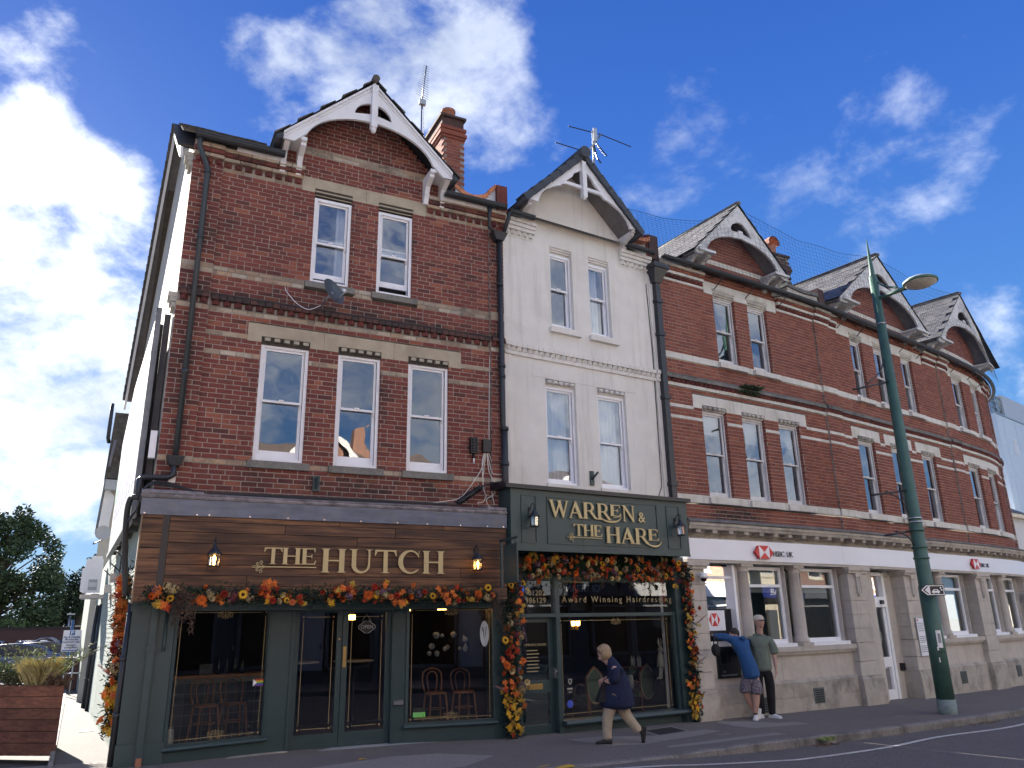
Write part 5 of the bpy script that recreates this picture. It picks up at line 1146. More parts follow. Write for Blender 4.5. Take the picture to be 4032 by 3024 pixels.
# salon interior
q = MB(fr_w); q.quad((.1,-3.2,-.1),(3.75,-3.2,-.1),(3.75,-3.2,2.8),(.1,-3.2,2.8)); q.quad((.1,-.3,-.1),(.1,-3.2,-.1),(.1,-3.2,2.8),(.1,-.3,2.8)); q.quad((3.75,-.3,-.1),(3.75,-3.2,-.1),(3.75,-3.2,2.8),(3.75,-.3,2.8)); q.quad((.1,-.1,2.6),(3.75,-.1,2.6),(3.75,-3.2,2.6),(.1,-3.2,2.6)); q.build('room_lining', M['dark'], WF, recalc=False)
MB(fr_w).box(.1,3.75,-3.2,-.1,-.2,-.1).build('room_floor', M['room_floor'], WF)
# ================================================================== cafe shopfront
CF = thing('cafe_shopfront', 'dark green cafe shopfront below a board of brown wooden planks', 'shopfront')
# plank board
z = [2.03,2.07,2.214,2.358,2.503,2.649,2.797,2.945,3.09,3.165]
jn = {8:[2.90,4.59],7:[2.105,3.78],6:[3.18],5:[4.235],4:[],3:[4.88],2:[1.62,3.03],1:[2.4],0:[3.4]}
for k in range(9):
    xs = [.548]+jn.get(k, [])+[5.70]
    for a, b in zip(xs[:-1], xs[1:]):
        e = .0035; MB(fr_h).hexa([(a+e,.30,z[k]+e),(b-e,.30,z[k]+e),(b-e,.345+.003*(k%2),z[k]+e),(a+e,.345+.003*(k%2),z[k]+e),(a+e,.30,z[k+1]-e),(b-e,.30,z[k+1]-e),(b-e,.342,z[k+1]-e),(a+e,.342,z[k+1]-e)]).build('plank', M['wood'], CF)
zl = [2.02,2.19,2.385,2.58,2.72,2.925,3.12,3.165]
for k in range(7): MB(fr_h).box(.205,.462,.30,.345,zl[k]+.004,zl[k+1]-.004).build('plank', M['wood'], CF)
MB(fr_h).box(.462,.546,.30,.352,2.2,3.165).build('cover_strip', M['black'], CF)
MB(fr_h).box(.462,.546,.30,.335,2.02,2.2).build('cover_strip', M['black'], CF)
M['trimwood'] = mat('pale_trim', (.22,.15,.09), .7, .15, 12)
MB(fr_h).box(.187,.204,.02,.35,2.0,3.165).build('corner_trim', M['trimwood'], CF)
MB(fr_h).box(.205,5.70,.0,.30,2.0,3.16).build('board_backing', M['black'], CF)
q = MB(fr_h); n = 14
for k in range(n):
    a, b = .165+k*5.53/n, .165+(k+1)*5.53/n; o = .358+R.uniform(-.004,.004)
    MB(fr_h).hexa([(a,.3,3.165),(b,.3,3.165),(b,o+.01,3.165),(a,o+.01,3.165),(a,.3,3.40),(b,.3,3.40),(b,o+.03,3.385),(a,o+.03,3.385)]).build('lead_sheet', M['lead'], CF)
for x in (.215,.885,1.045,1.595,2.13,2.66,3.217,3.80,4.294,4.861,5.344,5.632): MB(fr_h).tube([(x,.36,3.182),(x,.375,3.182)], .012, 8).build('screw', M['chrome'], CF)
for a, b in ((.15,.95),(.95,1.9),(1.9,2.9),(2.9,3.9),(3.9,5.35),(5.35,5.70)):
    dz = .03 if (a < .2 or a > 5.3) else 0; do = .015 if dz else 0
    MB(fr_h).prism([(-.0,3.38),(.33,3.38),(.37+do,3.395),(.385+do,3.42),(.36+do,3.445),(.375+do,3.46),(.34+do,3.475+dz),(.0,3.54+dz)], a, b-.002, seg=6).build('cornice_length', M['cornice_peel'], CF)
sl_ = link('sign_lettering', None, CF); sl_['label'] = 'gilt letters reading THE HUTCH'
word(sl_, fr_h, 'THE', 1.834, 2.57, 2.525, .232, .362, .0)
word(sl_, fr_h, 'HUTCH', 2.645, 4.59, 2.415, .345, .362, .035)
flourish(sl_, fr_h, 1.72, 2.483, .22, 2.58, .362)
g = M['green']
def fr_line(x0, y0, x1, y1):
    l = math.hypot(x1-x0, y1-y0); dx, dy = (x1-x0)/l, (y1-y0)/l
    f = lambda s, o, z: (x0+dx*s+dy*o, y0+dy*s-dx*o, z); f.len = l; return f
fl = fr_line(.77,.0,2.12,.30); fr2 = fr_line(4.20,.26,5.63,.0)
# frieze behind the flowers and piers
MB(fr_h).box(.20,5.72,-.45,.02,1.965,2.06).build('head_board', g, CF)
MB(fr_h).box(.20,5.72,-.45,-.0,1.90,1.97).build('head_board', g, CF)
MB(fr_h).box(.225,.77,-.30,.03,.25,2.0).build('corner_pier', g, CF); MB(fr_h).box(.215,.79,-.3,.06,-.3,.25).build('pier_base', g, CF)
q = MB(fr_h); q.box(.455,.545,.03,.10,-.02,2.0); q.build('square_pipe', g, CF); MB(fr_h).box(.435,.565,.03,.115,1.38,1.45).build('pipe_collar', g, CF); MB(fr_h).box(.47,.54,.03,.108,-.04,.08).build('pipe_shoe', M['terracotta'], CF)
MB(fr_h).tube([(.66,.04,1.95),(.66,.04,1.45),(.655,.05,1.38)], .022, 8).build('small_pipe', g, CF)
MB(fr_h).box(2.10,2.42,-.45,-.28,-.2,2.0).build('pier', g, CF); MB(fr_h).box(3.97,4.20,-.45,-.25,-.2,2.0).build('pier', g, CF); MB(fr_h).box(5.60,5.74,-.30,.03,-.3,2.0).build('pier', g, CF)
for f, nm in ((fl,'a'),(fr2,'b')):
    l = f.len; z0 = .17 if f is fl else .19; zt = 1.97
    q = MB(f); q.box(0,.045,-.07,.03,z0,zt); q.box(l-.045,l,-.07,.03,z0,zt); q.box(.045,l-.045,-.07,.03,zt-.05,zt); q.box(.045,l-.045,-.07,.03,z0,z0+.03); q.build('window_frame', g, CF, recalc=False)
    MB(f).prism([(-.1,z0-.05),(.07,z0-.05),(.09,z0-.03),(.07,z0),(-.1,z0+.005)], -.02, l+.02).build('window_sill', g, CF)
    MB(f).box(-.02,l+.02,-.3,.02,-.3,z0-.05).build('stall_riser', g, CF)
    MB(f).quad((.045,-.02,z0+.03),(l-.045,-.02,z0+.03),(l-.045,-.02,zt-.05),(.045,-.02,zt-.05)).build('pane', M['glass_shop'], CF)
    giltframe(CF, f, .09, l-.09, z0+.07, zt-.09, -.014)
q = MB(fl); q.box(-.02,fl.len+.3,.02,.16,-.25,-.03); q.build('step', M['stone_cornice'], CF)
M['step'] = mat('pale_step', (.36,.37,.38), .8, .1, 8)
MB().hexa([(.9,-.10,-.4),(5.6,-.05,-.4),(5.6,.4,-.4),(.9,.4,-.4),(.9,-.12,-.028),(5.6,-.06,-.088),(5.6,.4,-.07),(.9,.4,-.028)]).build('step', M['step'], CF)
# double doors
for (a, b) in ((2.455,3.19),(3.20,3.965)):
    d = link('door_leaf', None, CF); O = -.34; q = MB(fr_h)
    q.box(a,a+.085,O-.04,O,-.045,1.96); q.box(b-.075,b,O-.04,O,-.045,1.96); q.box(a+.085,b-.075,O-.04,O,1.86,1.96); q.box(a+.085,b-.075,O-.04,O,-.045,.15); q.build('door_frame', g, d, recalc=False)
    MB(fr_h).quad((a+.085,O-.02,.15),(b-.075,O-.02,.15),(b-.075,O-.02,1.86),(a+.085,O-.02,1.86)).build('pane', M['glass_shop'], d)
    giltframe(d, fr_h, a+.14, b-.14, .22, 1.80, O-.015, orn=False)
    if a > 3: MB(fr_h).box(3.215,3.265,O,O+.012,1.06,1.36).build('push_plate', M['brass'], d)
    else: MB(fr_h).tube([(3.15,O,1.47),(3.15,O+.01,1.47)], .016, 10).build('keyhole', M['brass'], d)
q = MB(fr_h); q.box(2.41,2.455,-.40,-.26,-.05,2.0); q.box(3.965,4.0,-.40,-.26,-.05,2.0); q.build('door_jamb', g, CF, recalc=False)
MB(fr_h).box(4.0,4.16,-.25,-.20,.49,.55).build('letter_plate', M['chrome'], CF)
# signs in the windows
O = -.352; t = link('open_sign', None, CF)
MB(fr_h).plate([(3.58+.125*math.cos(a)*(1+.10*math.cos(4*a)), 1.64+.085*math.sin(a)*(1+.12*math.cos(4*a))) for a in [i*math.pi/16 for i in range(32)]], [], O+.001, O+.006).build('plaque', M['black'], t)
MB(fr_h).tube([(3.58+.125*math.cos(a)*(1+.10*math.cos(4*a)), O+.009, 1.64+.085*math.sin(a)*(1+.12*math.cos(4*a))) for a in [i*math.pi/16 for i in range(33)]], .004, 5).build('plaque_rim', M['blind'], t)
text(t, fr_h, 'OPEN', 3.58, O+.010, 1.615, .078, .001, M['blind'], cx=True); MB(fr_h).tube([(3.50,O+.01,1.72),(3.57,O+.01,1.84),(3.64,O+.01,1.72)], .003, 4).build('cord', M['blind'], t)
M['green_st'] = mat('hygiene_rating_green', (.16,.62,.10), .5, .03, 4)
lx = .13; MB(fr2).box(lx,lx+.19,-.014,-.008,.36,.42).build('hygiene_sticker', M['black'], CF); MB(fr2).box(lx,lx+.19,-.014,-.008,.29,.36).build('hygiene_sticker', M['green_st'], CF)
q = MB(fr2); q.box(lx+.012,lx+.17,-.008,-.007,.342,.35); [q.tube([(lx+.02+i*.024,-.008,.315),(lx+.02+i*.024,-.006,.315)], .008, 8) for i in range(5)]; q.build('sticker_print', M['print_grey'], CF); text(CF, fr2, '5', lx+.145, -.006, .298, .045, .0005, M['black'])
s = 1.17
for i, c in enumerate([(.35,.02,.02),(.5,.22,.02),(.5,.42,.03),(.03,.25,.06),(.03,.06,.35),(.18,.03,.28)]):
    mm = mat('flag_stripe_%d' % i, c, .6, .02, 4); mm.name = 'flag_stripe'; MB(fl).box(s+.03,s+.15,-.014,-.009,.955-i*.016-.016,.955-i*.016).build('flag_stripe', mm, CF)
MB(fl).plate([(s,.955),(s+.055,.905),(s,.857)], [], -.014,-.007).build('flag_chevron', M['white_flat'], CF)
t = MB(fr2); t.plate([(1.28+.075*math.cos(a), 1.50+.20*math.sin(a)) for a in [i*math.pi/14 for i in range(28)]], [], -.014, -.009); t.build('oval_sticker', M['blind'], CF)
q = MB(fr2); q.tube([(1.25,-.006,1.60),(1.28,-.006,1.40),(1.31,-.006,1.60)], .008, 5); q.build('sticker_mark', M['black'], CF)
# cafe interior
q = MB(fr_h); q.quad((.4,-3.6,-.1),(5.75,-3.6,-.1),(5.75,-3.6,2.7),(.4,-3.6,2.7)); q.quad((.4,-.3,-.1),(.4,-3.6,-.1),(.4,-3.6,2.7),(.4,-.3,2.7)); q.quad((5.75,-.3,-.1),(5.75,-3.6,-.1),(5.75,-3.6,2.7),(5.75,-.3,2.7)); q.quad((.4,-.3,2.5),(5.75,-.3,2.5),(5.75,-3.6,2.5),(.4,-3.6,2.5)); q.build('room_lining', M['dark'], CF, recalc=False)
MB(fr_h).box(.4,5.75,-3.6,-.42,-.2,-.06).build('room_floor', M['room_floor'], CF)
cnt = thing('bar_counter', 'dark tiled serving counter inside the cafe window', 'counter')
M['tile_dark'] = mat('dark_glazed_tile', (.02,.028,.032), .25, .1, 9); M['grout'] = mat('pale_grout', (.22,.23,.22), .8, .1, 9)
MB(fr_h).box(.95,2.35,-2.1,-1.61,-.05,.93).build('counter_body', M['grout'], cnt); MB(fr_h).box(.9,2.4,-2.15,-1.55,.93,.97).build('counter_top', M['chairwood'], cnt)
proto('ctile', lambda: MB().box(-.071,.071,-.012,0,-.071,.071)); pieces(cnt, 'tile', [('ctile', (1.03+i*.15, 1.61, .03+j*.15), 0) for i in range(9) for j in range(6)], M['tile_dark'])
for (x, y, nm) in ((1.35,.72,'first'),(1.76,.85,'second')): pass
def bent_chair(name, label, x, y, rz, seat, back, cat, top=None):
    t = thing(name, label, cat, (x, y, -.06), rz); w = .17; m = M['chairwood']
    MB().lathe([(w,0),(w+.012,.012),(w,.03),(w*.9,.034)], (0,0,seat-.03), 20).build('seat', m, t)
    for sx, sy in ((-1,-1),(1,-1),(-1,1),(1,1)): MB().tube([(sx*w*.75,sy*w*.75,seat-.02),(sx*w*1.05,sy*w*1.05,0)], [.016,.013], 8).build('leg', m, t)
    P_ = [(-w*.85,-w*.7,seat)]+[(-w*1.0,-w*.95,seat+(back-seat)*.45)]+[(w*1.0*math.cos(rad(a)), -w*1.05, seat+(back-seat)*.66+(back-seat)*.34*math.sin(rad(a))) for a in range(165, 10, -18)]+[(w*1.0,-w*.95,seat+(back-seat)*.45),(w*.85,-w*.7,seat)]
    MB().tube(smooth_path(P_, 4), .0125, 8).build('back_hoop', m, t)
    P_ = [(-w*.35,-w*.85,seat)]+[(-w*.5,-w*.95,seat+(back-seat)*.4)]+[(w*.52*math.cos(rad(a)), -w*1.02, seat+(back-seat)*.6+(back-seat)*.26*math.sin(rad(a))) for a in range(165, 10, -22)]+[(w*.5,-w*.95,seat+(back-seat)*.4),(w*.35,-w*.85,seat)]
    MB().tube(smooth_path(P_, 4), .010, 8).build('inner_hoop', m, t)
    MB().tube([(w*.88*math.cos(a), w*.88*math.sin(a), seat*.62) for a in [i*math.pi/10 for i in range(21)]], .009, 6).build('foot_ring', m, t)
    return t
bent_chair('bentwood_chair', 'bentwood cafe chair in the sloping window, nearer the double doors', 4.88,.72,math.pi,.66,1.02,'chair'); bent_chair('bentwood_chair', 'bentwood cafe chair in the sloping window, nearer the flower column', 5.36,.66,math.pi,.66,1.00,'chair')
bent_chair('bar_stool', 'bentwood bar stool behind the window beside the drainpipe pier', 1.36,.88,math.pi+.3,.66,1.02,'stool'); bent_chair('bar_stool', 'bentwood bar stool nearest the green pier of the double doors', 1.77,.98,math.pi+.2,.66,1.02,'stool')
t = thing('foot_rail', 'brass foot rail low inside the cafe window with two chairs', 'rail'); MB(fr_h).tube([(4.45,-.5,.255),(5.52,-.5,.225)], .012, 8).build('rail', M['brass'], t); [MB(fr_h).tube([(x,-.5,.25),(x,-.5,-.1)], .01, 6).build('post', M['brass'], t) for x in (4.6,5.35)]
t = thing('storage_jar', 'pale storage jar on the floor in the corner of the cafe window', 'jar'); MB().lathe([(.05,0),(.055,.02),(.055,.2),(.045,.22)], (.86,.14,.165), 14).build('jar_body', M['blind'], t); MB().lathe([(.05,0),(.05,.03)], (.86,.14,.385), 14).build('jar_lid', M['steel'], t)
MB(fr_h).box(1.30,1.50,-1.75,-1.65,.97,1.13).build('till', M['black'], cnt); [MB().lathe([(.035,0),(.04,.1),(.02,.17),(.016,.24)], (1.6+.12*i,1.8,.97), 10).build('bottle', M['tile_dark'], cnt) for i in range(4)]
for i, (x, y, zz) in enumerate(((4.62,1.4,1.93),(5.24,1.5,1.94),(5.33,1.5,1.94),(3.62,1.5,1.80),(3.67,1.5,1.80))):
    t = thing('pendant_lamp', ['small square amber lamp high inside the cafe window by the door','amber lamp high inside the cafe, first of the close pair','amber lamp high inside the cafe, second of the close pair','amber lamp behind the cafe door glass beside the OPEN plaque','small amber lamp touching the one beside the OPEN plaque'][i], 'lamp')
    MB().box(x-.028,x+.028,y-.028,y+.028,zz-.04,zz+.04).build('lamp_shade', MATS.get('amber') or emis('amber', (1,.5,.12), 5), t); MB().tube([(x,y,zz+.04),(x,y,2.5)], .004, 4).build('flex', M['black'], t)
for x, y, l in ((3.0,2.5,'round cafe table seen deep behind the first door leaf'),(3.95,2.4,'round cafe table seen deep behind the second door leaf')):
    t = thing('cafe_table', l, 'table'); MB().lathe([(.35,0),(.36,.01),(.35,.03)], (x,y,1.05), 20).build('table_top', M['blind'], t); MB().tube([(x,y,1.05),(x,y,-.05)], .03, 8).build('pedestal', M['black'], t)
t = thing('flower_display', 'white roses against the dark back wall of the cafe', 'flowers');
for i in range(16):
    MB().blob((4.9+R.uniform(0,.75)+(.5 if i > 9 else 0), 1.5+R.uniform(-.1,.1), 1.15+R.uniform(0,.35)), R.uniform(.03,.06), 7, 5).build('rose_head', M['blind'], t)
# salon things
M['sage'] = mat('sage_velvet', (.13,.19,.13), .9, .1, 12); M['cream'] = mat('cream_edge', (.50,.46,.36), .6, .05, 9)
for i, s in enumerate((2.34,3.62)):
    c = fr_w(s,-.8,0); t = thing('shield_back_chair', ['salon chair with a green shield back, behind the walking woman','salon chair with a green shield back under the hanging rabbit'][i], 'chair', (c[0],c[1],-.1), WA)
    sh = [(x*.19, z) for x, z in [(-.75,.80),(-.35,.875),(0,.92),(.35,.875),(.75,.80),(.92,.72),(.90,.55),(.7,.42),(.35,.34),(0,.32),(-.35,.34),(-.7,.42),(-.90,.55),(-.92,.72)]]
    f = lambda s_, o, z: (s_, -o, z)
    MB(f).plate(sh, [], -.02, .01).build('backrest', M['sage'], t, local=True); MB(f).tube([(x,.012,z) for x, z in sh+[sh[0]]], .011, 6).build('backrest_edge', M['cream'], t, local=True); MB(f).tube([(x*1.12,.0,.61+(z-.61)*1.08) for x, z in sh+[sh[0]]], .018, 6).build('back_frame', M['chairwood'], t, local=True)
    MB().box(-.22,.22,.02,.45,.36,.44).build('seat', M['sage'], t)
    for sx in (-1,1):
        MB().tube([(sx*.16,.0,.42),(sx*.19,-.04,0)], [.02,.015], 6).build('leg', M['chairwood'], t); MB().tube([(sx*.2,.42,.38),(sx*.2,.44,0)], [.02,.015], 6).build('leg', M['chairwood'], t); MB().tube(smooth_path([(sx*.19,.0,.62),(sx*.24,.2,.64),(sx*.23,.32,.5),(sx*.21,.36,.42)],4), .014, 6).build('armrest', M['chairwood'], t)
M['fabric_white'] = mat('white_fabric', (.62,.62,.58), .9, .05, 20)
c = fr_w(3.56,-.3,0); t = thing('rabbit_figure', 'white fabric rabbit with long ears sitting in the salon window', 'ornament')
MB().blob((c[0],c[1],1.12), .055, 12, 8, (1,1,.95)).build('head', M['fabric_white'], t)
for sg in (-1,1): MB().tube([(c[0]+sg*.02,c[1],1.16),(c[0]+sg*.035,c[1],1.26),(c[0]+sg*.025,c[1],1.34)], [.016,.022,.006], 8).build('ear', M['fabric_white'], t)
MB().tube([(c[0],c[1],1.09),(c[0]-.01,c[1],1.0),(c[0]-.01,c[1],.88),(c[0]-.01,c[1],.82)], [.03,.055,.075,.08], 12).build('body', M['fabric_white'], t)
for sg, e in ((-1,-.10),(1,-.04)): MB().tube([(c[0]+sg*.03,c[1],.83),(c[0]+sg*.02-.04,c[1]-.03,.72),(c[0]+e,c[1]-.04,.63),(c[0]+e-.05,c[1]-.05,.62)], [.024,.017,.018,.02], 8).build('leg', M['fabric_white'], t)
for sg in (-1,1): MB().tube([(c[0]+sg*.045,c[1],1.02),(c[0]+sg*.07,c[1]-.01,.92),(c[0]+sg*.05,c[1]-.02,.82)], [.018,.014,.014], 6).build('arm', M['fabric_white'], t)
sh = thing('product_shelf', 'shelf with a row of pale shampoo bottles inside the salon', 'shelf'); MB(fr_w).box(3.3,4.0,-1.2,-.95,.77,.795).build('board', M['chairwood'], sh)
for i in range(11): c = fr_w(3.42+i*.052,-1.05,.795); MB().lathe([(.018,0),(.02,.01),(.02,.16),(.009,.165),(.009,.20)], c, 8).build('bottle', M['blind'] if i % 3 else M['tile_dark'], sh)
c = fr_w(1.1,-1.3,0); t = thing('reception_desk', 'dark green panelled reception desk inside the salon door', 'desk'); MB(fr_w).box(.35,1.42,-1.6,-1.0,-.1,.86).build('desk_body', g, t); MB(fr_w).box(.30,1.47,-1.65,-.95,.86,.92).build('desk_top', g, t); MB(fr_w).box(.5,1.25,-1.0,-.985,.1,.65).build('desk_panel', M['green2'], t)
c = fr_w(2.95,-.5,0); t = thing('potted_fern', 'leafy green plant in a pale vase inside the salon window', 'plant'); MB().lathe([(.05,0),(.065,.1),(.05,.22),(.045,.24)], (c[0],c[1],.45), 12).build('vase', M['blind'], t)
for i in range(26):
    a, e = R.uniform(0,6.28), R.uniform(.3,1.2); l = R.uniform(.14,.24); d = Vector((math.cos(a)*math.cos(e), math.sin(a)*math.cos(e)*.5, math.sin(e)))*l; p = Vector((c[0],c[1],.68)); n_ = Vector((-d.y-.3*d.z,d.x,.2*d.z)).normalized()*.018
    MB().add([p, p+d*.5+n_, p+d, p+d*.5-n_], [(0,1,2,3)]).build('leaf', mat('fern_green', (.10,.18,.09), .7, .1, 12), t)
for i in (0,1):
    c = fr_w(2.78+i*.12,-2,1.58); t = thing('wall_sconce', ['amber wall light glowing deep in the salon, beside its twin','second amber wall light deep in the salon, nearer the door'][i], 'lamp'); MB().lathe([(.035,0),(.045,.09)], c, 10).build('lamp_shade', MATS['amber'], t); MB(fr_w).box(2.77+i*.12,2.79+i*.12,-2.1,-2.0,1.5,1.6).build('arm', M['brass'], t)
# ================================================================== ground
def asphalt(name, c0, c1, sc=150, big=.8, rough=.9, stone=.5):
    m, nt, p = new_mat(name); g = geo(nt)
    v = N(nt, 'ShaderNodeTexVoronoi'); L(nt, g, v.inputs['Vector']); v.inputs['Scale'].default_value = sc
    a = mixc(nt, noise_(nt, g, big, 8, .65), c0, c1); sp = ramp(nt, N_out(v), [(0, (1-stone,)*3), (.5, (1,)*3), (1, (1+stone,)*3)])
    a = mixc(nt, 1.0, a, sp, 'MULTIPLY'); a = mixc(nt, 1.0, a, ramp(nt, noise_(nt, g, 45, 5, .7), [(.3, (.8,)*3), (.7, (1.25,)*3)]), 'MULTIPLY')
    v2 = N(nt, 'ShaderNodeTexVoronoi'); L(nt, g, v2.inputs['Vector']); v2.inputs['Scale'].default_value = 2.6; a = mixc(nt, ramp(nt, v2.outputs['Distance'], [(.045, (.5,)*3), (.06, (0,)*3)]), a, (.055,.05,.048)); L(nt, a, p.inputs['Base Color']); p.inputs['Roughness'].default_value = rough; p.inputs['Specular IOR Level'].default_value = .3
    bump(nt, p, v.outputs['Distance'], .6, .008); MATS[name] = m; return m
def N_out(v): return v.outputs['Color']
M['asphalt'] = asphalt('road_asphalt', (.125,.115,.108), (.175,.16,.15), 95)
M['pave'] = asphalt('pavement_tarmac', (.15,.135,.125), (.215,.19,.175), 160, .6, stone=.35)
M['pave_patch'] = asphalt('pavement_new_patch', (.25,.23,.215), (.31,.285,.265), 160, 1.5, stone=.3)
M['path'] = asphalt('side_path_tarmac', (.075,.073,.072), (.115,.11,.105), 120, 1.2, stone=.35)
M['kerb'] = mat('granite_kerb', (.22,.205,.19), .85, .2, 30, grime=(.05,.048,.045), gscale=2.5, gamt=.8, bmp=.4)
M['line'] = mat('road_line_paint', (.62,.61,.55), .8, .1, 30, grime=(.2,.2,.19), gscale=9, gamt=.6)
M['yellow'] = mat('yellow_spray', (.62,.40,.04), .8, .1, 30)
KP = [(-14,-2.95),(-6,-2.9),(0,-2.86),(4,-2.80),(5.5,-2.76),(6.6,-2.71),(7.4,-2.64),(8.6,-2.36),(9.9,-2.26),(11.3,-2.14),(13.1,-1.93),(14.9,-1.69),(17.06,-1.28),(20,-.60),(24,.55),(28,2.0),(34,5.2),(42,11),(60,30)]
def kerb_y(x):
    for (a, b), (c, d) in zip(KP[:-1], KP[1:]):
        if x <= c: return b+(d-b)*(x-a)/(c-a)
    return KP[-1][1]
KS = smooth_path([(x, y, 0) for x, y in KP], 10)
def kz(x): # how far the road lies below the pavement: dropped kerb beside the cafe
    return .02+.10*min(1, max(0, (x-6.6)/2.2))
# base ground sheet to the horizon (tarmac of the car park and streets beyond)
q = MB(); xs = [-600,-120,-40,-14]+list(range(-10,17,2))+[24,34,50,90,200,600]; ys = [-400,-60,-30,-17,-10,-3,4,15,30,60,150,600]
def bz(x): return gz(max(-20, min(60, x)))-.17
for i in range(len(xs)-1):
    for j in range(len(ys)-1):
        q.add([(xs[i],ys[j],bz(xs[i])),(xs[i+1],ys[j],bz(xs[i+1])),(xs[i+1],ys[j+1],bz(xs[i+1])),(xs[i],ys[j+1],bz(xs[i]))], [(0,1,2,3)])
q.build('ground', M['path'], kind='structure', recalc=False)
q = MB(); n = len(KS)
for i in range(n-1):
    a, b = KS[i], KS[i+1]; q.add([(a.x,-10.6,gz(a.x)-.12),(b.x,-10.6,gz(b.x)-.12),(b.x,b.y+.02,gz(b.x)-kz(b.x)),(a.x,a.y+.02,gz(a.x)-kz(a.x))], [(0,1,2,3)])
q.build('road', M['asphalt'], kind='structure', recalc=False)
# pavement between kerb and buildings
def wally(x):
    if x < 5.9: return .6
    if x < 9.7: return .7
    i = int(np.searchsorted(CX[:300], x)); return float(CY[min(i, 299)])+.6
q = MB()
for i in range(n-1):
    a, b = KS[i], KS[i+1]
    if b.x > 29: break
    for k in range(4):
        f0, f1 = k/4, (k+1)/4; A_ = lambda v, f: (v.x, v.y+.13+(wally(v.x)-v.y-.13)*f, gz(v.x)+.012*f)
        q.add([A_(a,f0), A_(b,f0), A_(b,f1), A_(a,f1)], [(0,1,2,3)])
q.build('pavement', M['pave'], kind='structure', recalc=False)
# kerb stones
kb = link('kerb', None, kind='structure'); d = 0; acc = [];
def kpt(dist):
    t = 0
    for a, b in zip(KS[:-1], KS[1:]):
        l = (b-a).length
        if t+l >= dist: return a.lerp(b, (dist-t)/l)
        t += l
    return KS[-1]
tot = sum((b-a).length for a, b in zip(KS[:-1], KS[1:]))
for i in range(int(tot/.915)):
    a, b = kpt(i*.915+.006), kpt((i+1)*.915-.006)
    if b.x > 40 or b.x < -2: continue
    d_ = (b-a).normalized(); nn = Vector((-d_.y, d_.x, 0)); r = R.uniform(-.004,.004)
    def P_(v, off, z): w_ = v+nn*off; return (w_.x, w_.y, z)
    za, zb = gz(a.x)+.003+r, gz(b.x)+.003+r
    MB().add([P_(a,0,za-.35),P_(b,0,zb-.35),P_(b,0,zb-.02),P_(a,0,za-.02),P_(a,.02,za),P_(b,.02,zb),P_(b,.145,zb),P_(a,.145,za),P_(b,.145,zb-.35),P_(a,.145,za-.35)],
        [(0,1,2,3),(3,2,5,4),(4,5,6,7),(7,6,8,9),(0,3,4,7,9),(1,8,6,5,2)]).build('kerb_stone', M['kerb'], kb)
# white edge line
q = MB(); LP = smooth_path([(4.6,-3.02,0),(5.75,-3.02,0),(7.04,-3.20,0),(8.47,-3.17,0),(9.66,-3.10,0),(10.95,-2.95,0),(12.63,-2.58,0),(14.6,-2.40,0),(16.2,-2.05,0),(18.5,-1.6,0),(22,-.6,0),(28,1.4,0)], 8)
for a, b in zip(LP[:-1], LP[1:]):
    z_ = lambda v: gz(v.x)-kz(v.x)-(.12-kz(v.x))*((-v.y-2.6)/8)*.9+.008
    q.add([(a.x,a.y-.045,z_(a)),(b.x,b.y-.045,z_(b)),(b.x,b.y+.045,z_(b)),(a.x,a.y+.045,z_(a))], [(0,1,2,3)])
q.build('road_marking', M['line'], kind='structure', recalc=False)
def gpatch(name, pts, m, dz=.008, **k):
    q = MB(); q.add([(x, y, gz(x)+.012*max(0,min(1,(y-kerb_y(x)-.13)/max(.3,wally(x)-kerb_y(x)-.13)))+dz*.4) for x, y in pts], [tuple(range(len(pts)))]); return q.build(name, m, recalc=False, **k)
gpatch('pavement_patch', [(10.2,.10),(10.75,-.35),(10.9,-.60),(11.35,-.70),(11.30,-1.02),(10.7,-1.0),(10.05,-.98),(9.95,-.55),(10.0,-.1)], M['pave_patch'], kind='structure')
gpatch('pavement_patch', [(7.44,-2.06),(8.2,-2.02),(9.3,-1.83),(9.99,-1.80),(9.95,-1.58),(9.2,-1.66),(8.2,-1.82),(7.5,-1.92)], M['pave_patch'], kind='structure')
gpatch('pavement_patch', [(6.55,-.62),(7.2,-.6),(8.05,-.95),(9.2,-.72),(9.3,-1.0),(8.4,-1.32),(7.3,-1.62),(6.75,-1.5)], M['pave_patch'], kind='structure')
gpatch('pavement_patch', [(1.4,-1.6),(3.6,-.9),(4.3,-.95),(4.9,-1.5),(4.2,-2.1),(3.0,-2.3)], M['pave_patch'], kind='structure')
t = thing('manhole_cover', 'rectangular dark manhole cover in the pavement outside the salon window', 'manhole'); t['kind'] = 'thing'
gp = gpatch('cover_frame', [(8.02,-.98),(8.85,-.76),(8.98,-.10),(8.20,-.30)], M['pave_patch'], .012); gp.parent = t
gp = gpatch('cover', [(8.10,-.92),(8.80,-.73),(8.90,-.18),(8.22,-.36)], asphalt('manhole_infill', (.03,.03,.03), (.045,.04,.04), 80), .016); gp.parent = t
t = thing('drain_cover', 'small square drain cover in the pavement near the kerb by the bank', 'drain cover'); gp = gpatch('cover', [(8.9,-1.45),(9.2,-1.38),(9.25,-1.2),(8.95,-1.27)], M['kerb'], .012); gp.parent = t
gpatch('yellow_paint_mark', [(5.0,-2.55),(5.2,-2.48),(5.22,-2.5),(5.05,-2.58)], M['yellow'], .012, kind='structure'); gpatch('yellow_paint_mark', [(5.15,-2.72),(5.42,-2.60),(5.46,-2.68),(5.40,-2.80),(5.2,-2.80)], M['yellow'], .02, kind='structure')
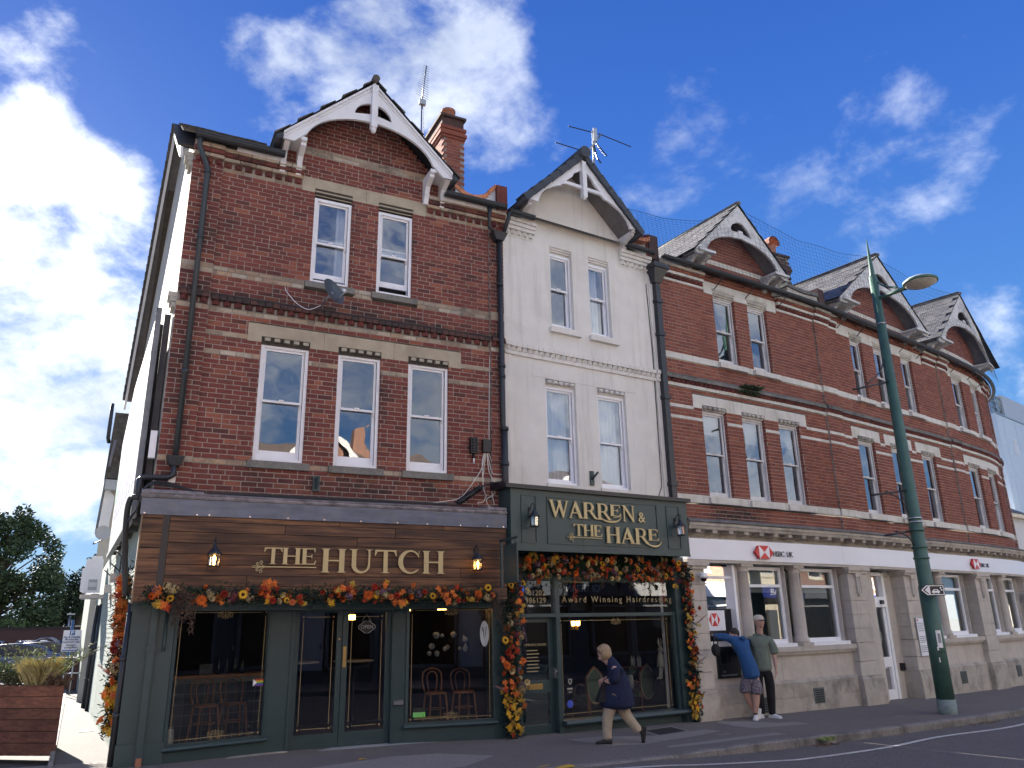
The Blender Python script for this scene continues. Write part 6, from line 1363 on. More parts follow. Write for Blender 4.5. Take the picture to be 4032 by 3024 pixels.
t = thing('fallen_leaf', 'single yellow maple leaf lying on the tarmac before the cafe', 'leaf'); MB().add([(3.14,-1.0,-.045),(3.2,-1.04,-.03),(3.27,-1.01,-.045),(3.25,-.95,-.04),(3.17,-.94,-.03)], [(0,1,2,3,4)]).build('blade', mat('yellow_leaf', (.55,.33,.03), .7, .1, 20), t)
# litter and leaves in the gutter
q = MB();
for i in range(260):
    x = R.choice([R.gauss(15.0,.35), R.gauss(10.2,.25), R.uniform(8,20)]); y = kerb_y(x)-R.uniform(.02,.22); z = gz(x)-kz(x)+.012; a = R.uniform(0,3); l = R.uniform(.01,.03)
    q.add([(x-l*math.cos(a),y-l*math.sin(a),z),(x+l*.5*math.sin(a),y-l*.5*math.cos(a),z+.01),(x+l*math.cos(a),y+l*math.sin(a),z)], [(0,1,2)])
q.build('leaf_litter', mat('leaf_litter', (.16,.09,.04), .9, .4, 60), kind='stuff', recalc=False)
# ================================================================== the other side of the street (behind the camera; seen mirrored in the windows)
OY = -14.2
def fr_o(s, o, z): return (s, OY+o, z)
M['brick_far'] = mat('far_brick', (.24,.125,.085), .9, .25, (5,5,13), bmp=.3)
M['far_cream'] = mat('far_cream_stone', (.70,.62,.47), .9, .08, 3); M['far_blue'] = mat('far_blue_fascia', (.02,.035,.20), .5, .05, 3); M['far_frame'] = mat('far_dull_frame', (.22,.22,.22), .6, .05, 3); M['far_white'] = mat('far_white', (.62,.61,.58), .6, .05, 3)
M['far_grey'] = mat('far_grey_fascia', (.10,.11,.12), .5, .05, 3); M['far_brightblue'] = mat('far_bright_blue', (.02,.12,.60), .5, .05, 3); M['far_roof'] = mat('far_roof', (.11,.08,.065), .9, .3, 8)
q = MB()
for i in range(30):
    a, b = -30+i*4, -26+i*4; q.add([(a,-14.3,gz(a)-.0),(b,-14.3,gz(b)-.0),(b,-10.6,gz(b)-.0),(a,-10.6,gz(a)-.0)], [(0,1,2,3)]); q.add([(a,-10.6,gz(a)-.0),(b,-10.6,gz(b)-.0),(b,-10.6,gz(b)-.2),(a,-10.6,gz(a)-.2)], [(0,1,2,3)])
q.build('pavement', M['pave'], kind='structure', recalc=False)
units = [(-12,-6,'brick_far','far_grey','LETTINGS'),(-6,-1,'brick_far','far_blue','ESTATE AGENTS'),(-1,3.5,'brick_far','far_blue','Pam'),(3.5,8.2,'brick_far','far_white','PARACHUTE FOOD & WINE'),(8.2,12.5,'brick_far','far_grey','Westbourne'),(12.5,17,'far_cream','far_brightblue','ge'),(17,23,'far_cream','far_grey','OPTICIAN'),(23,30,'brick_far','far_white','BAKERY'),(30,40,'far_cream','far_blue','CAFE'),(40,50,'brick_far','far_grey','BOOKS'),(50,62,'far_cream','far_white','FLORIST'),(62,76,'brick_far','far_blue','DELI')]
for i, (a, b, wm, fm, tx) in enumerate(units):
    t = thing('opposite_shop', ['brick shop with a grey fascia across the street, end of the row','brick estate agent shop with a dark blue fascia across the street','gabled brick shop across the street with a blue fascia','brick food and wine shop across the street with a white fascia','brick shop across the street with a dark lettered fascia','cream shop across the street with a bright blue fascia','cream optician shop across the street with a grey fascia','brick bakery across the street with a white fascia','cream cafe across the street with a dark blue fascia','brick bookshop across the street with a grey fascia','cream florist across the street with a white fascia','brick deli far along the street with a blue fascia'][i], 'shop')
    H = 6.3+(.3 if i % 2 else 0); wm = M[wm]
    xs = [a+(b-a)*k for k in (.14,.40,.66)] ; w = .16*(b-a)
    ex = [(x, x+w, 3.9, 5.5) for x in xs]; q = MB(fr_o); wallpanels(q, a, b, 3.3, H, ex, -.3, 0); q.build('wall', wm, t, recalc=False)
    MB(fr_o).box(a,b,-8,-.3,-.3,H-.1).build('building_body', wm, t)
    for x in xs:
        wn = link('window', None, t); q = MB(fr_o); q.box(x,x+.08,-.1,.03,3.9,5.5); q.box(x+w-.08,x+w,-.1,.03,3.9,5.5); q.box(x+.08,x+w-.08,-.1,.03,5.4,5.5); q.box(x+.08,x+w-.08,-.1,.03,3.9,4.0); q.box(x+.08,x+w-.08,-.1,.03,4.66,4.74); q.build('frame', M['far_white'], wn, recalc=False)
        MB(fr_o).quad((x,-.08,3.9),(x+w,-.08,3.9),(x+w,-.08,5.5),(x,-.08,5.5)).build('pane', M['blackgloss'], wn); MB(fr_o).box(x-.08,x+w+.08,.0,.08,3.78,3.9).build('sill', M['far_cream'], wn)
    MB(fr_o).box(a+.05,b-.05,.0,.35,2.7,3.3).build('fascia', M[fm], t); MB(fr_o).box(a,b,.0,.42,3.3,3.36).build('fascia_top', M['far_white'], t)
    lm = M['white_flat'] if fm != 'far_white' else M['letter_blk']
    link('lettering', text_mesh(tx, .42 if len(tx) < 12 else .30, .01, cx=True), t, lm, mw=Matrix.Translation(((a+b)/2, OY+.37, 2.84)) @ Matrix.Rotation(math.pi, 4, 'Z') @ Matrix.Rotation(math.pi/2, 4, 'X'))
    for x0, x1 in ((a+.2,a+(b-a)*.42),(a+(b-a)*.62,b-.2)):
        q = MB(fr_o); q.box(x0,x0+.08,-.05,.1,.3,2.7); q.box(x1-.08,x1,-.05,.1,.3,2.7); q.box(x0,x1,-.05,.1,.3,.4); q.box(x0,x1,-.05,.1,2.25,2.33); q.build('window_frame', M['far_frame'], t, recalc=False); MB(fr_o).quad((x0,0,.3),(x1,0,.3),(x1,0,2.7),(x0,0,2.7)).build('pane', M['blackgloss'], t)
        if i in (1, 2):
            for r_ in range(3):
                for c_2 in range(3): MB(fr_o).box(x0+.2+c_2*.42,x0+.5+c_2*.42,.01,.03,.9+r_*.4,1.2+r_*.4).build('display_card', M['far_white'], t)
    MB(fr_o).box(a,b,-.2,-.0,-.4,.3).build('stall_riser', M['far_grey'], t)
    xm = a+(b-a)*.52; MB(fr_o).box(xm-.42,xm+.42,-.2,-.05,-.1,2.1).build('door', M['far_white'] if i % 2 else M['far_grey'], t); MB(fr_o).box(xm+.3,xm+.34,-.05,.0,.95,1.1).build('door_handle', M['chrome'], t)
    for xx in (a+.02, b-.17): MB(fr_o).box(xx,xx+.15,0,.2,-.3,2.7).build('pilaster', M['far_frame'], t)
    c = (a+b)/2
    if i in (1, 2, 3, 6):
        hw = (b-a)*.34; q = MB(fr_o); q.plate([(c-hw,H),(c+hw,H),(c,H+1.6)], [], -.3, 0); q.build('gable', wm, t)
        q = MB(fr_o);
        for sg in (-1,1): q.add([(c+sg*(hw+.2),.3,H-.1),(c,.3,H+1.75),(c,-4,H+1.75),(c+sg*(hw+.2),-4,H-.1)], [(0,1,2,3)])
        q.build('gable_roof', M['far_roof'], t, recalc=False)
        for sg in (-1,1): MB(fr_o).hexa([(c+sg*(hw+.2),.28,H-.25),(c,.28,H+1.55),(c,.33,H+1.55),(c+sg*(hw+.2),.33,H-.25),(c+sg*(hw+.2),.28,H-.05),(c,.28,H+1.8),(c,.33,H+1.8),(c+sg*(hw+.2),.33,H-.05)]).build('bargeboard', M['far_white'], t)
    MB(fr_o).add([(a,.3,H-.1),(b,.3,H-.1),(b,-4,H+2.0),(a,-4,H+2.0)], [(0,1,2,3)]).build('roof', M['far_roof'], t, recalc=False)
    if i % 2: MB(fr_o).box(b-.6,b-.0,-3.5,-2.6,H,H+2.6).build('chimney', M['brick_far'], t)
# ================================================================== things on and before the walls
# street lamp
M['lampgreen'] = mat('lamp_post_green', (.055,.125,.095), .5, .12, 5, grime=(.04,.08,.065), gscale=2, gamt=.5); M['lampbase'] = mat('worn_base_paint', (.22,.28,.27), .7, .2, 14, grime=(.05,.09,.08), gscale=7, gamt=.9)
lx, ly = 14.85, -1.17; lz = gz(lx)
SL = thing('street_lamp', 'tall green street lamp with a spiked top and disc lantern before the bank', 'street lamp')
def P3(z): return (lx, ly, z)
MB().tube([P3(lz-.1),P3(.07)], .175, 20).build('post_base', M['lampbase'], SL)
MB().tube([P3(.07),P3(2.2)], [.165,.158], 20).build('post', M['lampgreen'], SL); MB().tube([P3(2.2),P3(2.23),P3(9.15)], [.158,.14,.088], 20).build('post', M['lampgreen'], SL)
MB().tube([P3(9.15),P3(9.2),P3(10.13)], [.082,.06,.008], 14).build('spike', M['lampgreen'], SL)
for z in (3.35,3.0,2.78): MB().tube([P3(z-.02),P3(z+.02)], .155, 20).build('band', M['lampgreen'], SL)
for z in (3.52,3.60,7.98): MB().tube([P3(z-.012),P3(z+.012)], .152 if z < 5 else .108, 16).build('steel_strap', M['chrome'], SL)
hx, hy, hz = 14.88, -1.95, 8.60
MB().tube([(lx,ly,8.60),(14.86,-1.6,8.58),(hx,hy+.02,8.58)], [.045,.042,.05], 10).build('lamp_arm', M['lampgreen'], SL)
MB().tube(smooth_path([(lx+.05,ly,9.2),(lx+.03,ly-.12,8.95),(14.88,-1.45,8.80),(14.88,-1.72,8.66)],5), .022, 8).build('arm_stay', M['lampgreen'], SL)
dv = Vector((.05,-1,0)).normalized()
def headpt(r, a, z): return (hx+dv.x*.30+r*math.cos(a), hy+dv.y*.30+r*math.sin(a), hz+z)
hd = link('lamp_head', None, SL)
MB().lathe([(0.068,0.124),(0.204,0.105),(0.299,0.062),(0.340,0.019)][::-1], (hx+dv.x*.3,hy+dv.y*.3,hz-.02), 28).build('canopy', mat('pale_canopy', (.55,.56,.54), .3, .05, 5), hd)
MB().lathe([(0.340,-0.031),(0.354,-0.019),(0.354,0.019),(0.333,0.031)], (hx+dv.x*.3,hy+dv.y*.3,hz-.02), 28).build('rim', M['lampgreen'], hd)
MB().lathe([(0.014,-0.118),(0.136,-0.108),(0.245,-0.081),(0.313,-0.043),(0.333,-0.019)], (hx+dv.x*.3,hy+dv.y*.3,hz-.02), 28).build('bowl', mat('milky_diffuser', (.42,.40,.34), .35, .2, 14), hd)
def arm(z, x2, y2, z2, sag, name='banner_arm'):
    MB().tube([(lx,ly,z),(x2,y2,z2)], .022, 8).build(name, M['iron'], SL); MB().tube(smooth_path([(lx-.05,ly,z+sag),(lx-.25,ly+.03,z+sag*.35),((lx+x2)/2-.15,(ly+y2)/2,(z+z2)/2+.02)],5), .014, 6).build('arm_stay', M['iron'], SL)
arm(6.62, 13.56, -1.2, 6.27, .62); arm(4.20, 13.62, -1.2, 4.02, -.75); arm(3.36, 13.9, -1.15, 3.22, -.45)
SG = thing('direction_sign', 'small black and white arrow sign with a car symbol strapped to the lamp post', 'sign')
def fr_s(s, o, z): return (14.37+s*.92-.0*o, -1.36-s*.36-o, z)
b = MB(fr_s); b.plate([(0,2.13),(.13,2.235),(.52,2.235),(.52,2.02),(.13,2.02)], [], 0, .012); b.build('plate', M['black'], SG)
b = MB(fr_s); b.plate([(.025,2.13),(.14,2.22),(.505,2.22),(.505,2.035),(.14,2.035)], [[(.055,2.13),(.15,2.203),(.185,2.203),(.10,2.13),(.185,2.055),(.15,2.055)],[(.21,2.205),(.49,2.205),(.49,2.05),(.21,2.05)]], .012, .016); b.build('white_print', M['white_flat'], SG)
b = MB(fr_s); b.plate([(.245,2.075),(.245,2.11),(.27,2.118),(.29,2.145),(.37,2.145),(.39,2.118),(.41,2.11),(.41,2.075),(.385,2.075),(.385,2.06),(.365,2.06),(.365,2.075),(.29,2.075),(.29,2.06),(.27,2.06),(.27,2.075)], [[(.295,2.115),(.305,2.135),(.355,2.135),(.365,2.115)]], .012, .018); b.build('car_symbol', M['white_flat'], SG)
for x, z in ((.44,2.17),(.455,2.13)): MB(fr_s).tube([(x,.012,z),(x,.018,z)], .017, 10).build('coin_symbol', M['white_flat'], SG)
for z in (2.06,2.19): MB().box(14.72,14.98,-1.36,-1.33,z-.01,z+.01).build('bracket', M['chrome'], SG)
ST = thing('poster_scraps', 'torn white stickers on the green lamp post', 'stickers')
def fr_p(s, o, z): a = -1.75+s; return (lx+(.158+o)*math.cos(a), ly+(.158+o)*math.sin(a), z)
for i, (a, b2, z0, z1) in enumerate(((-.62,.02,1.03,1.36),(.62,.80,1.20,1.46),(-.72,-.55,.98,1.05),(-.72,-.6,.76,.85))):
    q = MB(fr_p); q.box(a,b2,0,.004,z0,z1,seg=4); q.build('torn_sticker', M['white_flat'], ST, recalc=False)
for z0, z1, a, b2 in ((.92,.98,-.75,.45),(.50,.56,-.5,.6),(.56,.62,-.1,.15)): q = MB(fr_p); q.box(a,b2,0,.003,z0,z1,seg=6); q.build('tape_mark', M['black'], ST, recalc=False)
q = MB(fr_p); q.box(-.45,-.10,.004,.006,1.12,1.30,seg=3); q.build('sticker_print', M['print_grey'], ST, recalc=False)
# satellite dish on the facade
SD = thing('satellite_dish', 'grey satellite dish on the brick wall below the open upper window', 'satellite dish')
c = Vector((2.56,-.50,6.80)); ax = Vector((.45,-.72,.36)).normalized(); u = ax.cross(Vector((0,0,1))).normalized(); v = u.cross(ax)
b = MB(); vs = []; rr = 7; nn = 24
for i in range(rr+1):
    r = i/rr
    for k in range(nn): a = 2*math.pi*k/nn; p = c+u*(.20*r*math.cos(a))+v*(.25*r*math.sin(a))+ax*(.05*r*r); vs.append(tuple(p))
b.add(vs, [(i*nn+k, i*nn+(k+1)%nn, (i+1)*nn+(k+1)%nn, (i+1)*nn+k) for i in range(rr) for k in range(nn)], True)
M['dish'] = mat('dark_dish', (.06,.075,.09), .35, .05, 5); b.build('dish_bowl', M['dish'], SD, recalc=False)
MB().tube([tuple(c+u*(.20*math.cos(a))+v*(.25*math.sin(a))+ax*.05) for a in [i*math.pi/12 for i in range(25)]], .006, 5).build('dish_rim', M['dish'], SD)
MB().tube([tuple(c-v*.2),tuple(c-v*.16+ax*.28)], .012, 6).build('feed_arm', M['steel'], SD); MB().tube([tuple(c-v*.16+ax*.26),tuple(c-v*.10+ax*.22)], .026, 10).build('feed_head', M['white_upvc'], SD)
MB().tube([tuple(c),(2.5,-.2,6.75),(2.5,0,6.75)], .018, 8).build('wall_arm', M['steel'], SD)
cable(SD, smooth_path([(1.90,-.012,6.98),(1.93,-.02,6.90),(2.1,-.04,6.72),(2.28,-.1,6.62),(2.45,-.25,6.66)], 6), .006, M['white_upvc'])
# aerials
A1 = thing('tv_aerial', 'tall yagi television aerial on a thin mast behind the big gable', 'aerial')
bx, by = 4.62, 1.2
MB().tube([(bx,by,9.8),(bx,by,12.35)], .018, 8).build('mast', M['steel'], A1)
MB().tube([(bx,by,12.30),(bx+.07,by-.05,13.20)], .016, 6).build('boom', M['steel'], A1)
for i in range(15):
    t = i/14; l = .17-.11*t; x, y, z = bx+.07*t, by-.05*t, 12.42+.76*t; MB().tube([(x-l,y-l*.35,z),(x+l,y+l*.35,z+.02)], .005, 5).build('element', M['steel'], A1)
MB().box(bx-.06,bx+.08,by-.04,by+.04,12.22,12.34).build('clamp_block', M['steel'], A1); cable(A1, [(bx+.02,by,12.2),(bx+.07,by,11.2),(bx+.1,by,10.0)], .006, M['black'])
A2 = thing('roof_antenna', 'cross-shaped radio antenna with long arms above the white gable ridge', 'aerial')
MB().tube([(8.03,-.1,10.75),(8.05,-.1,11.75)], .022, 8).build('mast', M['steel'], A2)
MB().tube([(7.86,-.12,11.14),(8.25,-.12,11.72)], .022, 8).build('boom', M['steel'], A2)
MB().tube([(7.425,-.12,11.674),(8.25,-.12,11.71),(9.019,-.12,11.624)], .011, 6).build('long_arm', M['black'], A2); MB().tube([(7.094,-.12,11.18),(7.87,-.12,11.16)], .011, 6).build('long_arm', M['black'], A2)
MB().tube([(8.12,-.1,11.48),(8.38,-.1,11.22)], .012, 6).build('small_boom', M['black'], A2)
for i in range(8): x, z = 8.14+.03*i, 11.46-.03*i; MB().tube([(x,-.16,z-.06),(x,-.02,z+.03)], .004, 4).build('element', M['black'], A2)
q = MB(); q.box(8.0,8.09,-.2,-.18,11.44,11.76); q.build('reflector_plate', M['steel'], A2)
MB().tube(smooth_path([(8.05,-.12,11.4),(8.09,-.14,11.1),(8.07,-.3,10.86),(7.98,-.4,10.78)],5), .015, 6).build('mast', M['black'], A2)
# hanging sign between the shops
HS = thing('hanging_sign', 'plain dark green hanging sign projecting from the wall between the two shops', 'sign')
MB().box(5.545,5.57,-1.02,-.56,2.26,2.86).build('board', M['green2'], HS)
MB().box(5.54,5.575,-1.05,-.42,2.93,2.965).build('bracket_bar', M['green2'], HS); MB().box(5.54,5.575,-.46,-.42,2.2,2.96).build('bracket_post', M['green2'], HS)
for y in (-.95,-.62): MB().tube([(5.557,y,2.86),(5.557,y,2.94)], .008, 5).build('hanger', M['iron'], HS)
# brackets, boxes and cables on the facades
t = thing('flag_bracket', 'green iron flagpole bracket on the brick wall between the lower windows', 'bracket'); MB(fr_h).box(2.53,2.635,.0,.03,3.66,3.90).build('plate', M['green'], t); MB(fr_h).hexa([(2.565,.03,3.70),(2.60,.03,3.70),(2.60,.05,3.70),(2.565,.05,3.70),(2.565,.03,3.87),(2.60,.03,3.87),(2.60,.12,3.87),(2.565,.12,3.87)]).build('socket', M['green'], t)
t = thing('flag_bracket', 'green iron flagpole bracket on the white rendered wall between the lower windows', 'bracket'); MB(fr_w).box(1.845,1.935,.0,.03,4.09,4.36).build('plate', M['green'], t); MB(fr_w).tube([(1.88,.03,4.2),(1.93,.16,4.32)], .022, 8).build('socket', M['green'], t)
t = thing('cable_joint_box', 'black ribbed cable joint box on the brick wall by the downpipe', 'box')
q = MB(fr_h); q.box(5.18,5.31,.0,.09,4.46,4.74); q.build('case', M['black'], t)
for k in range(5):
    for j in range(2): MB(fr_h).blob((5.215+j*.06,.09,4.5+k*.05), .022, 8, 5).build('rib', M['black'], t)
MB(fr_h).tube([(5.245,.04,4.46),(5.25,.04,4.38)], .022, 8).build('gland', M['black'], t); MB(fr_h).tube([(5.25,.04,4.38),(5.25,.04,4.29)], .014, 8).build('gland', M['white_upvc'], t)
t = thing('junction_box', 'plain square dark junction box with white cables hanging below it', 'box'); MB(fr_h).box(5.41,5.555,.0,.09,4.50,4.72).build('case', M['black'], t)
W_ = M['render']
CB = thing('cable_loops', 'loose white cables looping down the brick wall beside the downpipe', 'cables')
for P_ in ([(5.46,.03,4.49),(5.39,.04,4.20),(5.15,.05,3.85),(4.97,.06,3.67),(4.7,.1,3.60),(4.45,.12,3.56)],[(5.48,.03,4.49),(5.42,.03,4.02),(5.44,.05,3.80),(5.47,.06,3.74),(5.40,.08,3.63),(5.28,.1,3.60)],[(5.51,.03,4.49),(5.57,.05,4.2),(5.64,.05,4.12),(5.9,.08,4.14)],[(5.50,.03,4.49),(5.54,.04,4.15),(5.65,.05,3.95),(5.62,.06,3.78),(5.47,.08,3.68),(5.48,.1,3.58),(5.55,.12,3.52)],[(5.53,.03,4.50),(5.60,.03,4.30),(5.58,.03,3.9),(5.60,.1,3.58)],[(5.555,.01,4.72),(5.56,.01,5.2),(5.585,.01,6.3)],[(5.45,.03,4.49),(5.41,.03,4.3),(5.42,.05,3.86)]):
    cable(CB, [fr_h(*p) for p in smooth_path(P_, 5)], .007, W_)
CS_ = thing('cable_splice', 'thick black ribbed cable splice leaning above the cafe cornice', 'cable')
cable(CS_, [fr_h(*p) for p in smooth_path([(4.3,.2,3.53),(4.85,.2,3.55),(5.1,.2,3.7),(5.3,.2,3.85),(5.5,.15,3.93),(5.86,.1,4.02)], 6)], .016, M['black'])
MB(fr_h).tube([(4.88,.2,3.56),(5.30,.2,3.85)], .045, 10).build('splice_sleeve', M['black'], CS_)
for k in range(9): x = 4.92+.042*k; MB(fr_h).tube([(x,.2,3.588+k*.029),(x+.015,.2,3.598+k*.029)], .053, 10).build('rib', M['black'], CS_)
CB2 = thing('cable_run', 'bundle of black cables sagging along the top of the cafe cornice', 'cables')
for k in range(3):
    cable(CB2, [fr_h(*p) for p in smooth_path([(.03,.30,3.05+.02*k),(.12,.36,3.25),(.15,.36,3.45),(.25,.30,3.575+.015*k),(.45,.2,3.60+.02*k),(.62,.2,3.57+.015*k),(.9,.28,3.52),(1.4,.32,3.50+.01*k),(2.7,.32,3.495+.012*k),(4.2,.30,3.51+.01*k),(4.9,.24,3.53)], 5)], .012, M['black'])
t = thing('floodlight', 'small pale square floodlight above the cornice by the hopper', 'lamp'); MB(fr_h).box(.475,.57,.02,.10,3.655,3.775).build('housing', M['steel'], t)
t = thing('flag_pole_stub', 'tiny white hook on the brick wall left of the cornice cables', 'hook') if False else None
# ================================================================== autumn flower garlands
def petal_ring(b, n, r0, r1, w, z0, z1, off=0, tip=.0):
    for i in range(n):
        a = 2*math.pi*(i+off)/n; c, s = math.cos(a), math.sin(a); rm = (r0+r1)/2
        P_ = lambda r, t, z: (r*c-t*s, r*s+t*c, z)
        b.add([P_(r0,0,z0),P_(rm,-w,(z0+z1)/2+.004),P_(r1,0,z1+tip),P_(rm,w,(z0+z1)/2+.004)], [(0,1,2),(0,2,3)])
FM = {}
def fmat(name, c, tr=.12):
    m, nt, p = new_mat(name); g = geo(nt); oi = N(nt, 'ShaderNodeObjectInfo').outputs['Random']
    col = mixc(nt, 1.0, c, ramp(nt, noise_(nt, g, 60, 4), [(.3, (.65,)*3), (.7, (1.3,)*3)]), 'MULTIPLY'); col = mixc(nt, 1.0, col, ramp(nt, oi, [(0, (.7,.65,.7)), (1, (1.25,1.3,1.2))]), 'MULTIPLY')
    L(nt, col, p.inputs['Base Color']); p.inputs['Roughness'].default_value = .75; p.inputs['Specular IOR Level'].default_value = .25; FM[name] = m; return m
for nm, c in dict(yellow=(.68,.40,.03), brown=(.05,.025,.012), orange=(.62,.14,.025), red=(.33,.035,.02), peach=(.66,.22,.09), cream=(.62,.50,.27), beige=(.36,.28,.15), burgundy=(.14,.03,.045), mauve=(.17,.09,.13), rust=(.34,.11,.025),
                  leaf_orange=(.60,.17,.04), leaf_red=(.36,.05,.02), leaf_yellow=(.60,.34,.03), leaf_gold=(.42,.27,.05), fern=(.018,.045,.032), fern2=(.05,.075,.03), dried=(.10,.065,.05), plume=(.32,.17,.16), berry=(.5,.12,.04)).items(): fmat(nm, c)
def two(b1, m1, b2=None, m2=None):
    me = b1.mesh('f', False); me.materials.append(FM[m1])
    if b2:
        n = len(b1.f); b1.v2 = None; off = len(b1.v); bb_ = MB(); bb_.v = b1.v+b2.v; bb_.f = b1.f+[tuple(i+off for i in f) for f in b2.f]; bb_.sm = b1.sm+b2.sm; bb_.rnd = [0]*len(bb_.f)
        me = bb_.mesh('f', False); me.materials.append(FM[m1]); me.materials.append(FM[m2])
        for i, p in enumerate(me.polygons): p.material_index = 0 if i < n else 1
    return me
def f_sun():
    a = MB(); petal_ring(a, 15, .015, .062, .008, .010, .016, 0, -.004); petal_ring(a, 15, .012, .052, .008, .014, .024, .5); c = MB(); c.lathe([(.023,.012),(.021,.022),(.012,.027),(.001,.028)], (0,0,0), 10); return two(a, 'yellow', c, 'brown')
def f_dahlia(m, k=1.):
    a = MB(); petal_ring(a, 16, .01, .085*k, .010, .005, .012); petal_ring(a, 14, .01, .068*k, .009, .014, .034, .5); petal_ring(a, 11, .008, .046*k, .008, .022, .048, .3); petal_ring(a, 7, .004, .024*k, .006, .03, .056); return two(a, m)
def f_rose(m, k=1.):
    a = MB()
    for j, (r, z0, z1, n) in enumerate(((.042,.0,.034,6),(.032,.012,.044,5),(.020,.02,.05,4),(.010,.028,.052,3))):
        for i in range(n):
            t0 = 2*math.pi*(i+.37*j)/n; vs = []
            for u in range(5):
                t = t0+(u/4-.5)*2*math.pi/n*1.35; e = math.sin(math.pi*u/4); vs += [(.5*r*k*math.cos(t), .5*r*k*math.sin(t), z0*k), ((r+.004*e)*k*math.cos(t), (r+.004*e)*k*math.sin(t), (z1-.012+.012*e)*k)]
            a.add(vs, [(2*u, 2*u+2, 2*u+3, 2*u+1) for u in range(4)], True)
    return two(a, m)
def f_hydr(m, k=1., n=46):
    a = MB(); rr = random.Random(5)
    for i in range(n):
        th = math.acos(1-1.35*rr.random()); ph = rr.uniform(0, 6.28); d = Vector((math.sin(th)*math.cos(ph), math.sin(th)*math.sin(ph), math.cos(th))); c = d*.052*k; u = d.orthogonal().normalized(); w = d.cross(u); rot = rr.uniform(0, 1.5)
        for q in range(4):
            t = rot+q*math.pi/2; e = (u*math.cos(t)+w*math.sin(t))*.015*k; f = (u*math.cos(t+.6)+w*math.sin(t+.6))*.011*k; g_ = (u*math.cos(t-.6)+w*math.sin(t-.6))*.011*k; a.add([c, c+g_+d*.003, c+e+d*.006*rr.random(), c+f+d*.003], [(0,1,2,3)])
    return two(a, m)
def f_maple(m, k=1.):
    a = MB(); out = [(0,-.035),(.012,-.012),(.040,-.022),(.034,-.004),(.062,.008),(.042,.016),(.050,.036),(.026,.030),(.020,.040),(.012,.052),(.0,.078),(-.012,.052),(-.020,.040),(-.026,.030),(-.050,.036),(-.042,.016),(-.062,.008),(-.034,-.004),(-.040,-.022),(-.012,-.012)]
    vs = [(0,0,.012)]+[(x*k, y*k, -.10*(abs(x)+abs(y)*.4)*k*1.0+.012*math.sin(i*2.1)) for i, (x, y) in enumerate(out)]; n = len(out); a.add(vs, [(0, 1+i, 1+(i+1) % n) for i in range(n)]); return two(a, m)
def f_berry():
    a = MB(); rr = random.Random(3)
    for i in range(7): p = (rr.uniform(-.05,.05), rr.uniform(-.05,.05), .02+rr.uniform(0,.04)); a.blob(p, .0075, 6, 4); a.tube([(0,0,-.02),p], .0015, 3, smooth=False)
    return two(a, 'berry')
def f_pumpkin():
    a = MB()
    for i in range(7): t = 2*math.pi*i/7; a.blob((.012*math.cos(t), .012*math.sin(t), .018), .019, 7, 5)
    c = MB(); c.tube([(0,0,.03),(.003,0,.045)], .004, 5); return two(a, 'peach', c, 'brown')
FL = dict(S=[f_sun()], D=[f_dahlia('orange')], R=[f_dahlia('red', .62)], O=[f_rose('orange'), f_rose('peach')], C=[f_rose('cream', 1.05)], H=[f_hydr('beige', 1.05)], P=[f_hydr('burgundy', 1.0), f_hydr('mauve', .95)], U=[f_hydr('rust', .9), f_dahlia('rust', .6)],
          M=[f_maple('leaf_orange'), f_maple('leaf_orange', 1.15), f_maple('leaf_red')], Y=[f_maple('leaf_yellow'), f_maple('leaf_gold', 1.1)], B=[f_berry()], K=[f_pumpkin()])
FN = dict(S='sunflower', D='dahlia', R='small_dahlia', O='rose', C='cream_rose', H='hydrangea', P='hydrangea', U='chrysanthemum', M='maple_leaf', Y='maple_leaf', B='berry_sprig', K='small_pumpkin')
def put(parent, kind, p, nrm, k=1., tilt=.5, name=None):
    n = Vector(nrm)+Vector((R.uniform(-tilt,tilt), R.uniform(-tilt,tilt), R.uniform(-tilt,tilt)))*.8; n.normalize()
    q = n.to_track_quat('Z', 'Y').to_matrix().to_4x4()
    return link(name or FN[kind], R.choice(FL[kind]), parent, mw=Matrix.Translation(p) @ q @ Matrix.Rotation(R.uniform(0, 6.28), 4, 'Z') @ Matrix.Scale(k*R.uniform(.85,1.15), 4))
def greenery(parent, pts, n, sx, sz, d, m='fern', name='fern_foliage', l=(.05,.11), w=.012):
    b = MB()
    for i in range(n):
        p = R.choice(pts); c = Vector((p[0]+R.gauss(0,sx), p[1]+R.uniform(-d,d), p[2]+R.gauss(0,sz)))
        v = Vector((R.uniform(-1,1), R.uniform(-1,.35), R.uniform(-1,1))).normalized()*R.uniform(*l); u = v.orthogonal().normalized()*w;
        b.add([c, c+v*.5+u, c+v, c+v*.5-u], [(0,1,2,3)])
    return b.build(name, FM[m], parent, kind='stuff', recalc=False)
def tassel(parent, p, length, r, n=130, m='dried', name='dried_amaranth'):
    b = MB()
    for i in range(n):
        t = i/n; c = Vector((p[0]+r*(1-t*.5)*R.gauss(0,.5), p[1]+r*.4*R.gauss(0,.5), p[2]-length*t)); v = Vector((R.uniform(-.5,.5), R.uniform(-.4,.3), R.uniform(-1,.2))).normalized()*R.uniform(.03,.07); u = v.orthogonal().normalized()*.006
        b.add([c, c+v*.5+u, c+v, c+v*.5-u], [(0,1,2,3)])
    return b.build(name, FM[m], parent, kind='stuff', recalc=False)
def plume(parent, p, v, m='plume'):
    b = MB(); v = Vector(v)
    for i in range(160):
        t = R.random(); c = Vector(p)+v*t; d = (v.normalized()*.6+Vector((R.uniform(-1,1),R.uniform(-1,1),R.uniform(-1,1)))*.6).normalized()*.05*(1-t*.5); u = d.orthogonal().normalized()*.003; b.add([c, c+d*.5+u, c+d, c+d*.5-u], [(0,1,2,3)])
    b.build('pampas_plume', FM[m], parent, kind='stuff', recalc=False)
